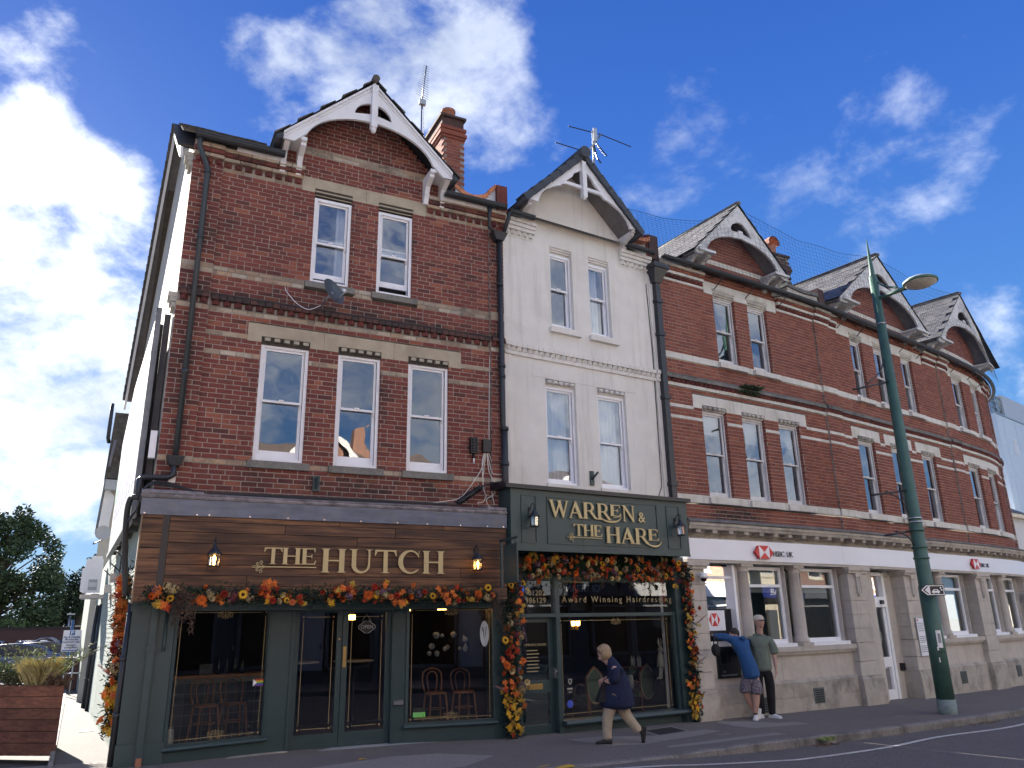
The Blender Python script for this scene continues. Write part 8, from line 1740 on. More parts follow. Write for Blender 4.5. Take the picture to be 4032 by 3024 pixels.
skin([[(Wp_(7.10,0,.62), .14,.14), (Wp_(7.0,-.08,.50), .098), (Wp_(6.885,-.08,.28), .080), (Wp_(6.87,-.08,.12), .070), (Wp_(6.865,-.08,.02), .068), (Wp_(6.865,-.08,-.05), .068)], [(Wp_(7.10,0,.62), .14,.14), (Wp_(7.13,.08,.46), .098), (Wp_(7.24,.08,.26), .078), (Wp_(7.36,.08,.14), .068), (Wp_(7.42,.08,.08), .064), (Wp_(7.45,.08,.04), .062)]], M['beige_tr'], 'trousers', MW)
shoe(MW, Wp_(6.865,-.08,g3+.08), Wp_(6.5,-.08,g3+.08), M['shoe_black'], k=.95); shoe(MW, Wp_(7.455,.08,.06), Wp_(7.41,.08,-.16), M['shoe_black'], k=.95)
q = MB(); q.smooth = True; q.blob((0,0,0), .104, 18, 12); vv = []
for v in q.v:
    x, y, z = v; drop = .35 if x > -.2 else 0; zz = z*1.08
    if z < 0: zz = z*1.45; k = 1.12
    else: k = 1.0
    cx = x*k if x < .035 else .035+(x-.035)*(.35 if z < .045 else 1)
    vv.append(tuple(c3-f3*.012+f3*cx*1.05+s3*(y*k*1.02)+Vector((0,0,.024+zz))))
q.v = vv; q.build('hair', M['hair_blond'], MW, local=True)
q = MB()
for i in range(9):   # fringe and side locks
    a = (i-4)/4*1.1; st_ = c3+f3*.05*math.cos(a)+s3*(.085*math.sin(a))+Vector((0,0,.10)); en = c3+f3*.088*math.cos(a)+s3*(.095*math.sin(a))+Vector((0,0,.035-.05*abs(a)))
    q.tube([tuple(st_), tuple((st_+en)/2+f3*.018), tuple(en)], [.018,.016,.007], 6)
q.build('fringe', M['hair_blond'], MW, local=True)
for sg in (-1,1): MB().tube([tuple(c3+f3*.082+s3*(sg*.033+.020*math.cos(a))+Vector((0,0,.010+.017*math.sin(a)))) for a in [i*math.pi/6 for i in range(13)]], .0025, 5).build('glasses_rim', M['iron'], MW, local=True); MB().tube([tuple(c3+f3*.08+s3*sg*.054+Vector((0,0,.014))), tuple(c3+s3*sg*.078+Vector((0,0,.01)))], .002, 4).build('glasses_arm', M['iron'], MW, local=True)
HB = thing('handbag', 'black fabric shopping bag hanging from the walking woman hands', 'bag')
q = MB(); a_, b_, z_ = 6.82, -1.36, 0
q.hexa([(a_-.16,b_-.05,.50),(a_+.12,b_-.10,.48),(a_+.14,b_+.03,.48),(a_-.14,b_+.07,.50),(a_-.04,b_-.02,.74),(a_+.05,b_-.03,.74),(a_+.05,b_+.02,.74),(a_-.04,b_+.02,.74)]); q.build('bag_body', M['black_cloth'], HB)
MB().tube(smooth_path([(a_-.03,b_,.73),(a_+.01,b_,.81),(a_+.05,b_,.80),(a_+.05,b_,.73)], 5), .008, 6).build('strap', M['black'], HB)
# ================================================================== the flank of the brick building and what hangs on it
def sx(y): return .30-.065*y
M['sagebrick'] = mat('painted_sage_brick', (.27,.32,.28), .85, .08, 6, grime=(.12,.14,.12), gscale=3, gamt=.5, bmp=.4)
def sideplate(pts, off0, off1, m, name, parent):
    """outline in (y,z) on the flank, thickness between two offsets outwards (towards -x)"""
    n = len(pts); a = [(sx(y)-off0, y, z) for y, z in pts]; b = [(sx(y)-off1, y, z) for y, z in pts]; tr = tessellate_polygon([[Vector((p[0], p[1], 0)) for p in pts]])
    q = MB(); q.add(a+b, [tuple(t) for t in tr]+[tuple(i+n for i in t[::-1]) for t in tr]+[(i, (i+1) % n, (i+1) % n+n, i+n) for i in range(n)]); return q.build(name, m, parent)
sideplate([(.003,3.3),(.003,9.1),(2.0,10.72),(6.6,6.45),(6.6,3.3)], -.2, .0, M['render_side'], 'flank_wall', HU)
sideplate([(.0,-.5),(.0,3.3),(6.6,3.3),(13,3.0),(19,3.0),(19,-.5)], -.2, .0, M['sagebrick'], 'flank_wall', HU)
proto('sbrick', lambda: MB().box(-.11,.11,-.0035,.0,-.034,.034))
it = [('sbrick', (sx(y)-.001, y, z), -math.pi/2+.065) for k in range(38) for z in [.1+k*.082] for j in range(30) for y in [.25+(j+(.5 if k % 2 else 0))*.235]]
pieces(HU, 'painted_brick', it, M['sagebrick'], 300)
for (y0,z0,y1,z1) in ((.0,9.15,2.0,10.80),(2.0,10.80,6.6,6.55),):   # verge boards and edge tiles
    q = MB(); X0 = lambda y: sx(y); q.hexa([(X0(y0)-.20,y0,z0-.20),(X0(y1)-.20,y1,z1-.20),(X0(y1)-.16,y1,z1-.20),(X0(y0)-.16,y0,z0-.20),(X0(y0)-.20,y0,z0),(X0(y1)-.20,y1,z1),(X0(y1)-.16,y1,z1),(X0(y0)-.16,y0,z0)]); q.build('verge_board', M['barge'], HU)
    n = int(math.hypot(y1-y0, z1-z0)/.18); it = []
    for i in range(n): t = (i+.5)/n; y, z = y0+(y1-y0)*t, z0+(z1-z0)*t; it.append(('vtile', None, 0, Matrix.Translation((X0(y)-.10, y, z+.03)) @ Matrix.Rotation(math.atan2(z1-z0, y1-y0), 4, 'X')))
    proto('vtile', lambda: MB().box(-.15,.3,-.10,.10,-.018,.022)); pieces(HU, 'verge_tile', it, M['tile_brown'], 120)
    q = MB(); q.add([(X0(y0)-.18,y0,z0-.01),(X0(y1)-.18,y1,z1-.01),(X0(y1)+1,y1,z1-.01),(X0(y0)+1,y0,z0-.01)], [(0,1,2,3)]); q.build('roof_edge', M['soffit'], HU, recalc=False)
for z, n in ((6.41,1),(6.50,2),(6.58,3),(8.90,1),(8.98,2),(9.06,3)): MB().box(sx(.15)-.03*n-.02,sx(.15)+.02,.02,.34,z-.035,z+.04).build('kneeler_block', M['render_side'], HU)
MB().hexa([(.12,.12,9.05),(.16,.12,9.05),(.16,.9,9.7),(.12,.9,9.7),(.12,.12,9.16),(.16,.12,9.16),(.16,.9,9.82),(.12,.9,9.82)]).build('flank_trim', M['barge'], HU)
# small tiled roof and gable end of the rear wing
RW = thing('rear_wing', 'tile-hung rear wing with a cream gable end, far down the side wall', 'building')
q = MB(); q.hexa([(-.64,11.0,5.55),(-.28,11.0,5.55),(-.20,12.5,5.55),(-.66,12.5,5.55),(-.60,11.6,7.5),(-.26,11.6,7.5),(-.22,12.5,7.5),(-.62,12.5,7.5)]); q.build('roof_core', M['tile_brown'], RW)
it = []; proto('rtile', lambda: MB().hexa([(-.055,-.03,-.085),(.055,-.03,-.085),(.055,.0,-.085),(-.055,.0,-.085),(-.055,-.02,.085),(.055,-.02,.085),(.055,.01,.085),(-.055,.01,.085)]))
for k in range(12):
    for i in range(3): it.append(('rtile', (-.56+i*.115+.012*(k/12), 10.98+.6*(k+.5)/12, 5.63+k*.162), 0))
pieces(RW, 'roof_tile', it, M['tile_brown'])
MB().tube([(-.70,11.3,7.68),(-.69,11.3,6.7),(-.66,11.4,6.6)], .05, 8).build('gutter_end', M['gutter'], RW)
MB().box(-.60,-.28,11.0,11.3,5.25,5.52).build('gable_glass', M['blind'], RW)
q = MB(); q.plate([(-.62,4.15),(-.40,4.05),(-.34,5.1),(-.58,5.4)], [], 11.2, 11.3); q.build('cream_gable', M['barge'], RW)
MB().box(-.58,.2,11.3,16,-.2,5.6).build('wall', M['render_side'], RW); MB().tube([(-.66,11.1,4.1),(-.60,11.1,5.5),(-.50,11.0,6.6)], .035, 6).build('bargeboard', M['soffit'], RW)
# billboard
BB = thing('billboard', 'long white billboard with a green stripe fixed along the side wall above the flowers', 'billboard')
M['board_white'] = mat('board_white', (.42,.44,.43), .6, .03, 3)
bxs = lambda y: .075-.0526*(y-.15)
def bplate(pts, o0, o1, m, name):
    n = len(pts); tr = tessellate_polygon([[Vector((p[0], p[1], 0)) for p in pts]]); q = MB(); q.add([(bxs(y)-o0, y, z) for y, z in pts]+[(bxs(y)-o1, y, z) for y, z in pts], [tuple(t) for t in tr]+[tuple(i+n for i in t[::-1]) for t in tr]+[(i, (i+1) % n, (i+1) % n+n, i+n) for i in range(n)]); return q.build(name, m, BB)
bplate([(.2,3.27),(6.3,3.17),(6.3,5.5),(4.2,6.2),(.2,6.33)], -.03, .0, M['board_white'], 'panel')
M['mint'] = mat('mint_print', (.16,.38,.25), .6, .05, 4); M['lav'] = mat('lavender_print', (.25,.24,.38), .6, .05, 4)
bplate([(.25,5.0),(2,4.9),(4,4.55),(6.25,4.15),(6.25,4.75),(4,5.3),(2,5.65),(.25,5.75)], .0, .004, M['mint'], 'green_stripe')
for i in range(9): y = .4+i*.62; bplate([(y,3.8),(y+.28,3.75),(y+.42,4.35),(y+.14,4.4)], .0, .004, M['lav'], 'print_stroke')
for i in range(6): y = .6+i*.7; bplate([(y,5.75),(y+.2,5.72),(y+.3,6.05),(y+.1,6.08)], .0, .004, M['lav'], 'print_stroke')
MB().box(.050,.130,.14,.19,3.25,6.37).build('frame_post', M['timber_grey'], BB);
q = MB(); q.hexa([(.05,.2,3.20),(.13,.2,3.20),(-.19,6.3,3.10),(-.27,6.3,3.10),(.05,.2,3.27),(.13,.2,3.27),(-.19,6.3,3.17),(-.27,6.3,3.17)]); q.build('frame_rail', M['timber_grey'], BB)
for y in (.5,1.6,2.7,3.8,4.9,6.0): MB().box(bxs(y)+.03,sx(y),y-.04,y+.04,3.14,3.22).build('bearer', M['timber_dark'], BB)
MB().box(.175,.265,.25,.33,3.75,6.32).build('wall_timber', M['timber_dark'], BB)
MB().box(.11,.175,.40,.47,3.6,6.2).build('wall_timber', M['timber_dark'], BB)
t = thing('white_alarm_case', 'slim white alarm case on the corner of the brick building beside the billboard', 'alarm'); MB().box(.18,.27,.02,.12,4.02,4.42).build('case', M['white_upvc'], t)
# air conditioning unit on a bracket
AC = thing('air_conditioner', 'white air conditioning unit on a bracket out on the side wall', 'air conditioner')
MB().box(-.70,-.35,8.7,9.0,2.50,3.26).build('case', M['white_upvc'], AC); MB().box(-.76,-.70,8.72,9.5,2.55,3.05).build('side_cover', M['white_upvc'], AC); MB().box(-.60,-.42,8.69,8.70,2.56,2.80).build('service_cover', M['blind'], AC)
for k in range(5): MB().box(-.59,-.43,8.682,8.70,2.72-k*.02,2.732-k*.02).build('louvre', M['white_upvc'], AC)
MB().box(-.60,-.38,8.7,8.9,3.26,3.33).build('top_box', M['white_upvc'], AC); MB().box(-.74,-.12,8.6,9.4,2.38,2.46).build('shelf_bracket', M['steel'], AC)
t = thing('side_wall_dish', 'small clear-grey satellite dish on the side wall above the air conditioner', 'satellite dish'); q = MB(); q.smooth = True
c = Vector((-.46,9.2,3.92)); vs = []
for i in range(5):
    for k in range(20): a = 2*math.pi*k/20; r = i/4; vs.append((c.x+.17*r*math.cos(a), c.y-.04*r*r, c.z+.17*r*math.sin(a)))
q.add(vs, [(i*20+k, i*20+(k+1) % 20, (i+1)*20+(k+1) % 20, (i+1)*20+k) for i in range(4) for k in range(20)]); q.build('bowl', M['blind'], t, recalc=False); MB().tube([(-.46,9.2,3.75),(-.62,8.9,3.62),(-.60,8.85,3.66)], .015, 6).build('feed_arm', M['iron'], t)
# pipes and poles down the flank
for i, (x, y, z1, r, l) in enumerate(((-.36,9.5,2.25,.05,'tall black soil pipe farthest down the side wall'),(-.27,8.6,2.25,.04,'black soil pipe nearer than the farthest one on the side wall'),(.205,.10,2.02,.045,'black drainpipe at the corner of the cafe, before the leaf column'))):
    t = thing('soil_pipe', l, 'pipe'); MB().tube([(x,y,z1),(x-.02,y,gz(0)-.1)], r, 10).build('pipe', M['gutter'], t)
    for z in (.6,1.3): MB().tube([(x-.008,y,z-.03),(x-.008,y,z+.03)], r*1.3, 10).build('collar', M['gutter'], t)
t = thing('corner_drainpipe', 'black pipe elbowing round the corner from the brick wall past the plank board', 'pipe')
MB().tube(smooth_path([(.12,-.30,3.40),(.02,-.28,3.36),(.01,-.15,3.05),(.05,.05,2.6),(.12,.1,2.1)], 6), .04, 8).build('pipe', M['gutter'], t)
t = thing('wall_brackets', 'black wire brackets on the painted brick side wall above the leaves', 'brackets')
for y, z in ((3.0,2.9),(4.2,2.8),(5.6,2.75)): MB().box(sx(y)-.03,sx(y)-.01,y-.02,y+.02,z-.14,z+.16).build('back_plate', M['iron'], t); MB().tube([(sx(y)-.02,y,z-.1),(sx(y)-.2,y,z+.06)], .012, 5).build('strut', M['iron'], t)
for i, (y, z) in enumerate(((5.0,2.55),(6.2,2.4))): t = thing('meter_box', ['small grey box on the side wall behind the leaf column','second small grey box farther along the side wall'][i], 'box'); MB().box(sx(y)-.12,sx(y),y,y+.2,z,z+.16).build('case', M['steel'], t)
# path beside the building
q = MB(); ys = [-1,0,2,4,8,12,16,20,24]; pl = lambda y: -.46-.033*y if y > 0 else -.46
for a, b in zip(ys[:-1], ys[1:]): q.add([(pl(a),a,gz(0)+.004),(sx(a)+.02,a,gz(0)+.004),(sx(b)+.02,b,gz(0)+.004),(pl(b),b,gz(0)+.004)], [(0,1,2,3)])
q.build('path', M['path'], kind='structure', recalc=False)
q = MB()
for a, b in zip(ys[:-1], ys[1:]): q.hexa([(pl(a)-.06,a,gz(0)-.2),(pl(a),a,gz(0)-.2),(pl(b),b,gz(0)-.2),(pl(b)-.06,b,gz(0)-.2),(pl(a)-.06,a,gz(0)+.03),(pl(a),a,gz(0)+.03),(pl(b),b,gz(0)+.03),(pl(b)-.06,b,gz(0)+.03)])
q.build('path_edging', M['kerb'], kind='structure', recalc=False)
t = thing('utility_cover', 'narrow iron utility cover set in the side path', 'cover'); MB().box(-.30,-.08,4.4,4.7,gz(0),gz(0)+.012).build('cover', M['iron'], t)
# planter of red-brown boards with grasses
PL = thing('wooden_planter', 'big red-brown wooden planter full of grasses beside the side path', 'planter')
cx_, cy_ = -.526, 1.905; dxp, dyp = -.82, .57;
def fr_pl(s, o, z): return (cx_+dxp*s+.05*o, cy_+dyp*s-o, z)
zz = [-.06,.115,.27,.43,.585,.745,.90]
for k in range(6):
    xs_ = [0, 2.6] if k != 1 else [0, 1.15, 2.6]
    for a, b in zip(xs_[:-1], xs_[1:]): MB(fr_pl).box(a+.003,b-.003,-.03,.0+.003*(k % 2),zz[k]+.004,zz[k+1]-.004).build('plank', M['wood_plant'], PL)
MB(fr_pl).box(-.0,2.6,-.03,.0,.0,.0) ; MB(fr_pl).box(.01,2.6,-.75,-.03,-.06,.84).build('soil_body', mat('planter_soil', (.06,.045,.03), .95, .3, 20), PL)
for k in range(6): MB(fr_pl).box(-.0,.03,-.78,-.03,zz[k]+.004,zz[k+1]-.004).build('end_plank', M['wood_plant'], PL)
def blades(parent, name, c, n, l, spread, m, w=.006, up=.8, jit=.06):
    b = MB()
    for i in range(n):
        a = R.uniform(0, 6.28); p = Vector((c[0]+R.gauss(0,jit), c[1]+R.gauss(0,jit), c[2])); d = Vector((math.cos(a)*spread, math.sin(a)*spread, up)).normalized()*l*R.uniform(.6,1.1); s_ = Vector((-math.sin(a), math.cos(a), 0))*w
        m1 = p+d*.5+Vector((0,0,.02)); e_ = p+d+Vector((math.cos(a),math.sin(a),0))*l*.25*spread-Vector((0,0,l*.12*spread)); b.add([p-s_, p+s_, m1+s_*.8, e_, m1-s_*.8], [(0,1,2,3,4)])
    return b.build(name, m, parent, kind='stuff', recalc=False)
M['grass_pale'] = mat('feather_grass', (.42,.36,.17), .9, .3, 30); M['leaf_bright'] = mat('variegated_leaf', (.26,.33,.13), .8, .35, 25); M['leaf_dark'] = mat('dark_shrub_leaf', (.04,.07,.035), .8, .4, 20); M['leaf_brown'] = mat('brown_stems', (.13,.08,.05), .9, .3, 30)
c = fr_pl(.42,-.30,.88); t = thing('ornamental_grass', 'pale feathery grass tuft standing up in the wooden planter', 'grass'); blades(t, 'grass_blades', c, 700, .46, .42, M['grass_pale'], .0035, .9, .07)
def twigs(lab, c, n, h, m, name='shrub', cat='shrub', lw=.011, ll=.05, sp=.35):
    t = thing(name, lab, cat); st = MB(); lf = MB()
    for i in range(n):
        a = R.uniform(0,6.28); d = Vector((math.cos(a)*sp, math.sin(a)*sp, 1)).normalized(); p = Vector(c)+Vector((R.gauss(0,.08),R.gauss(0,.08),0)); hh = h*R.uniform(.5,1.1)
        pts = [p+d*hh*k/5+Vector((math.cos(a),math.sin(a),-.35))*(hh*.28*(k/5)**2) for k in range(6)]; st.tube([tuple(x) for x in pts], .003, 3, cap=False, smooth=False)
        for k in range(16):
            u = R.uniform(.15,1); j = min(4, int(u*5)); q_ = pts[j].lerp(pts[j+1], u*5-j); v = Vector((R.uniform(-1,1),R.uniform(-1,1),R.uniform(-.2,1))).normalized()*ll*R.uniform(.6,1.3); w_ = v.orthogonal().normalized()*lw; lf.add([q_, q_+v*.5+w_, q_+v, q_+v*.5-w_], [(0,1,2,3)])
    st.build('stems', M['leaf_brown'], t, kind='stuff', recalc=False); lf.build('leaves', m, t, kind='stuff', recalc=False); return t
twigs('bright yellow-green shrub arching out of the planter behind the grass', fr_pl(.30,-.5,.88), 42, .85, M['leaf_bright'], sp=.75); twigs('yellow-green shrub at the near edge of the planter frame side', fr_pl(1.0,-.45,.88), 36, .7, M['leaf_bright'], sp=.6)
twigs('low dark shrub in the planter away from the path', fr_pl(.8,-.22,.86), 40, .38, M['leaf_dark']); twigs('low brown-leaved plant trailing over the planter corner', fr_pl(.12,-.12,.86), 26, .22, M['leaf_brown'], lw=.016); twigs('dark shrub at the outer end of the planter', fr_pl(1.35,-.3,.86), 40, .5, M['leaf_dark'])
# car park beyond ---------------------------------------------------------
WL_ = thing('car_park_wall', 'long dark brick wall along the far side of the car park', 'wall')
M['brick_bg'] = brick_mat('far_wall_brick', [(.11,.06,.05),(.09,.05,.045),(.13,.07,.055)], base_dirt=.1)
q = MB(); q.box(-14,2.5,40,40.3,-.4,1.84); q.build('wall_body', M['brick_bg'], WL_); MB().box(-14,2.5,39.95,40.35,1.84,1.93).build('coping', M['brick_dark'], WL_)
PS = thing('parking_sign', 'white parking notice with a blue P on a blue post in the car park', 'sign')
MB().tube([(-1.16,18.05,-.1),(-1.16,18.05,2.03)], .045, 10).build('post', mat('blue_post', (.05,.12,.28), .5, .1, 5), PS)
MB().box(-1.38,-.87,17.95,17.98,1.05,1.71).build('board', M['sign_white'], PS)
M['sign_blue'] = mat('sign_blue', (.05,.16,.42), .5, .03, 5); M['sign_text'] = mat('sign_text_blue', (.10,.13,.25), .6, .03, 5)
MB().box(-1.20,-1.05,17.94,17.95,1.555,1.70).build('p_square', M['sign_blue'], PS)
T_ = lambda x, z: Matrix.Translation((x,17.935,z)) @ Matrix.Rotation(math.pi/2, 4, 'X')
link('lettering', text_mesh('P', .17, .002, cx=True, bold=.003), PS, M['white_flat'], mw=T_(-1.125,1.57))
for i, tx in enumerate(('Pay & Display', '40 minutes', 'maximum stay', 'Camera', 'controlled')): link('lettering', text_mesh(tx, .085, .001, cx=True, bold=.002), PS, M['sign_text'], mw=T_(-1.125,1.47-i*.075-(.02 if i > 2 else 0)))
MB().box(-1.36,-.89,17.94,17.95,1.07,1.10).build('sign_strip', M['sign_blue'], PS)
t = thing('speed_sign', 'small round 10 speed limit sign on the far car park wall', 'sign'); MB().box(-2.0,-1.66,39.9,39.94,1.38,1.76).build('plate', M['sign_white'], t); MB().tube([(-1.83,39.88,1.57),(-1.83,39.90,1.57)], .14, 16).build('ring', M['red'], t); MB().tube([(-1.83,39.86,1.57),(-1.83,39.88,1.57)], .11, 16).build('disc', M['white_flat'], t); link('lettering', text_mesh('10', .15, .001, cx=True), t, M['black'], mw=Matrix.Translation((-1.83,39.85,1.52)) @ Matrix.Rotation(math.pi/2, 4, 'X'))
RL = thing('handrail', 'grey tubular handrail at the end of the side path', 'railing')
for z in (.55,.95): MB().tube([(-1.05,14,z),(-.52,14,z)], .02, 6).build('rail', M['steel'], RL)
for x in (-1.05,-.85): MB().tube([(x,14,-.05),(x,14,.95)], .022, 6).build('post', M['steel'], RL)
LW_ = thing('low_brick_wall', 'low red brick wall behind the handrail in the car park', 'wall'); MB().box(-1.6,-.45,16.2,16.45,-.1,.86).build('wall_body', M['brick_bg'], LW_); MB().box(-1.62,-.43,16.17,16.48,.86,.92).build('coping', M['brick_dark'], LW_)
def car(lab, x, y, rz, col, name='parked_car'):
    t = thing(name, lab, 'car', (x, y, gz(-5)-.17), rz); m = mat('car_paint_'+lab[:9].replace(' ', '_'), col, .25, .03, 3, coat=1)
    b = MB(); b.smooth = True; prof = [(-2.1,.35),(-2.15,.6),(-2.0,.82),(-1.2,.95),(-.55,1.36),(.6,1.42),(1.35,1.30),(1.85,.98),(2.1,.85),(2.12,.4)]
    secs = [(-.85,.94),(-.80,1.0),(0,1.02),(.80,1.0),(.85,.94)]; vs = [];
    for yy, k in secs:
        for (px_, pz_) in prof: vs.append((px_*k, yy*(1 if pz_ < 1 else .82), .3+(pz_-.3)*(.97 if abs(yy) > .82 else 1)))
    n = len(prof); b.add(vs, [(i*n+j, i*n+j+1, (i+1)*n+j+1, (i+1)*n+j) for i in range(4) for j in range(n-1)]+[(i*n, (i+1)*n, (i+1)*n+n-1, i*n+n-1) for i in range(4)]+[tuple(range(n)), tuple(range(4*n, 5*n))]); b.build('body', m, t)
    for sg in (-1,1): MB().add([(-1.05,sg*.86,1.0),(-.5,sg*.74,1.33),(.55,sg*.74,1.38),(1.25,sg*.76,1.26),(1.5,sg*.86,1.0)], [(0,1,2,3,4)]).build('side_window', M['blackgloss'], t, recalc=False)
    MB().add([(-1.26,-.72,.97),(-1.26,.72,.97),(-.60,.64,1.36),(-.60,-.64,1.36)], [(0,1,2,3)]).build('windscreen', M['blackgloss'], t, recalc=False); MB().add([(1.90,-.7,1.0),(1.90,.7,1.0),(1.42,.62,1.31),(1.42,-.62,1.31)], [(0,1,2,3)]).build('rear_window', M['blackgloss'], t, recalc=False)
    for px_ in (-1.3,1.3):
        for sg in (-1,1): w_ = link('wheel', None, t); MB().tube([(px_,sg*.70,.32),(px_,sg*.88,.32)], .32, 16).build('tyre', M['black'], w_); MB().tube([(px_,sg*.87,.32),(px_,sg*.89,.32)], .19, 12).build('rim', M['chrome'], w_)
    for sg in (-1,1): MB().blob((-2.02,sg*.62,.70), .11, 8, 6, (.6,1.2,.6)).build('headlight', M['white_flat'], t); MB().blob((2.06,sg*.68,.78), .10, 8, 6, (.5,.9,.9)).build('tail_light', M['red'], t)
    return t
car('silver parked car farthest out in the car park', -5.6, 37.3, 1.57, (.45,.47,.5)); car('white parked car next to the trolley shelter', -3.6, 36.8, 1.57, (.7,.7,.7)); car('blue-grey parked car just behind the parking notice', -1.75, 37.2, 1.57, (.10,.16,.26)); car('dark parked car low behind the planter plants', -2.9, 27.5, 0.1, (.03,.03,.04)); car('pale parked car beside the path end rail', -.55, 33.5, 1.5, (.45,.5,.58))
car('dark blue parked car close behind the planter shrubs', -3.6, 23.5, .1, (.02,.05,.13))
TS = thing('trolley_shelter', 'small arched clear trolley shelter in front of the far wall', 'shelter')
for y in (30.5,32.5): MB().tube([(-2.95-.62*math.cos(a)*1.0+.3, y, .75+.68*math.sin(a)) for a in [i*math.pi/12 for i in range(13)]], .035, 6).build('hoop', M['steel'], TS)
q = MB(); vs = []
for i in range(13): a = i*math.pi/12; vs += [(-2.65-.60*math.cos(a),30.5,.75+.66*math.sin(a)),(-2.65-.60*math.cos(a),32.5,.75+.66*math.sin(a))]
q.add(vs, [(2*i,2*i+2,2*i+3,2*i+1) for i in range(12)], True); q.build('clear_roof', M['glass_bank'], TS, recalc=False)
for x in (-3.25,-2.05): MB().tube([(x,30.5,-.2),(x,30.5,.75)], .03, 6).build('post', M['steel'], TS)
t = thing('car_park_lamp', 'slim grey lamp post beyond the far wall', 'lamp post'); MB().tube([(-2.25,41,-.2),(-2.25,41,2.6)], .05, 8).build('post', M['steel'], t); MB().box(-2.4,-2.0,40.8,41.1,2.6,2.68).build('lamp_head', M['steel'], t)
t = thing('parked_van', 'top of a cream van showing above the far wall', 'van'); q = MB(); q.box(-1.95,-.6,42,46,.3,2.02); q.build('body', mat('cream_van', (.55,.5,.38), .4, .05, 3), t); MB().box(-1.9,-.7,41.98,42,1.3,1.8).build('window', M['blackgloss'], t)
for x in (-1.7,-.9): MB().tube([(x,42.2,.1),(x,42.4,.1)], .33, 12).build('wheel', M['black'], t)
# trees -------------------------------------------------------------------
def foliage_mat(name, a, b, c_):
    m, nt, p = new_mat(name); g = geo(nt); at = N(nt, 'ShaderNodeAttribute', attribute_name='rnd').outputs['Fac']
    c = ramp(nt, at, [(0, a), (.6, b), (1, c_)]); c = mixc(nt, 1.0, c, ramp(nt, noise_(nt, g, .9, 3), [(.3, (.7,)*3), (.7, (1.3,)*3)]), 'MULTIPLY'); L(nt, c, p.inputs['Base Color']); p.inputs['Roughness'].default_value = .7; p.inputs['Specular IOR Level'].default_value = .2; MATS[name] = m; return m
M['fol1'] = foliage_mat('dark_evergreen_leaves', (.028,.05,.024), (.055,.085,.036), (.10,.125,.05)); M['fol2'] = foliage_mat('pine_needles', (.02,.035,.022), (.03,.05,.028), (.05,.07,.035)); M['bark'] = mat('bark', (.07,.055,.04), .95, .3, 9, bmp=.6)
def tree(lab, x, y, h, rx, clumps, m, name='evergreen_tree', leaf=.16, nl=170, z0=None):
    t = thing(name, lab, 'tree'); base = gz(-5)-.17; MB().tube([(x,y,base),(x+.1,y,base+h*.4),(x-.05,y,base+h*.93)], [.38,.26,.05], 10).build('trunk', M['bark'], t)
    q = MB(); lf = MB(); lf.hasr = True
    for (cx2, cz2, r) in clumps:
        cy2 = y+R.uniform(-1,1)*rx*.5; q.tube([(x,y,base+max(1,cz2*.7)),((x+cx2)/2,(y+cy2)/2,cz2*.85),(cx2,cy2,cz2)], [.06,.04,.015], 5)
        n = int(nl*r*r)
        for i in range(n):
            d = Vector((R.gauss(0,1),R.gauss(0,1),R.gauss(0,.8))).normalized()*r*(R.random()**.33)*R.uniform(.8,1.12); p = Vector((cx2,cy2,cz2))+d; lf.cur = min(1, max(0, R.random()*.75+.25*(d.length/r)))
            a = Vector((R.uniform(-1,1),R.uniform(-1,1),R.uniform(-.5,.7))).normalized()*leaf*R.uniform(.6,1.4); b_ = a.orthogonal().normalized()*leaf*.4; lf.add([p-a*.3, p+b_, p+a, p-b_], [(0,1,2,3)])
    q.build('limbs', M['bark'], t, recalc=False); lf.build('crown', m, t, recalc=False); return t
cl = []
for i in range(64):
    z = R.uniform(1.2,8.3); f = 1 if z < 5.5 else 1-(z-5.5)/4.2; cl.append((-6.6+R.uniform(-1,1)*3.0*f, z, R.uniform(.65,1.05)*(.65+.35*f)))
for x, z in ((-5.75,8.75),(-5.9,8.4),(-6.6,8.2),(-7.2,8.1),(-5.3,8.1),(-4.75,7.7),(-4.3,7.3),(-3.9,6.8),(-3.75,6.2),(-3.9,5.3),(-3.9,4.4),(-3.8,3.4),(-3.6,2.6),(-3.4,3.2),(-3.3,4.0),(-3.5,4.9),(-3.3,2.0)): cl.append((x, z, .6))
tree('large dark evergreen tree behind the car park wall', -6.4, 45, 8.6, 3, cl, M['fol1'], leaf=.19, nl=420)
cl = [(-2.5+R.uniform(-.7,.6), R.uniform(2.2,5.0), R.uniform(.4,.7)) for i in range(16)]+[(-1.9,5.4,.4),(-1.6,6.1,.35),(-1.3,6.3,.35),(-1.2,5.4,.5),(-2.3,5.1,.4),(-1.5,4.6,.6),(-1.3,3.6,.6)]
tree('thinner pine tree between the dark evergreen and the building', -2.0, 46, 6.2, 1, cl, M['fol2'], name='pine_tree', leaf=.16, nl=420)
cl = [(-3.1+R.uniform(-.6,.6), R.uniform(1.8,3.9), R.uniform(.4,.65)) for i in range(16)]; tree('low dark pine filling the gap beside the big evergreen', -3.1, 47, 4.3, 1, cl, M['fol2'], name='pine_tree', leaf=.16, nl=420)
cl = [(-5+R.uniform(-.8,.8), 2.05+R.uniform(-.2,.25), R.uniform(.2,.3)) for i in range(12)]; tree('light green bush showing over the far wall', -5, 42, 2.3, .5, cl, foliage_mat('bush_leaves', (.06,.10,.03), (.10,.15,.05), (.15,.2,.07)), name='bush', leaf=.07, nl=900)
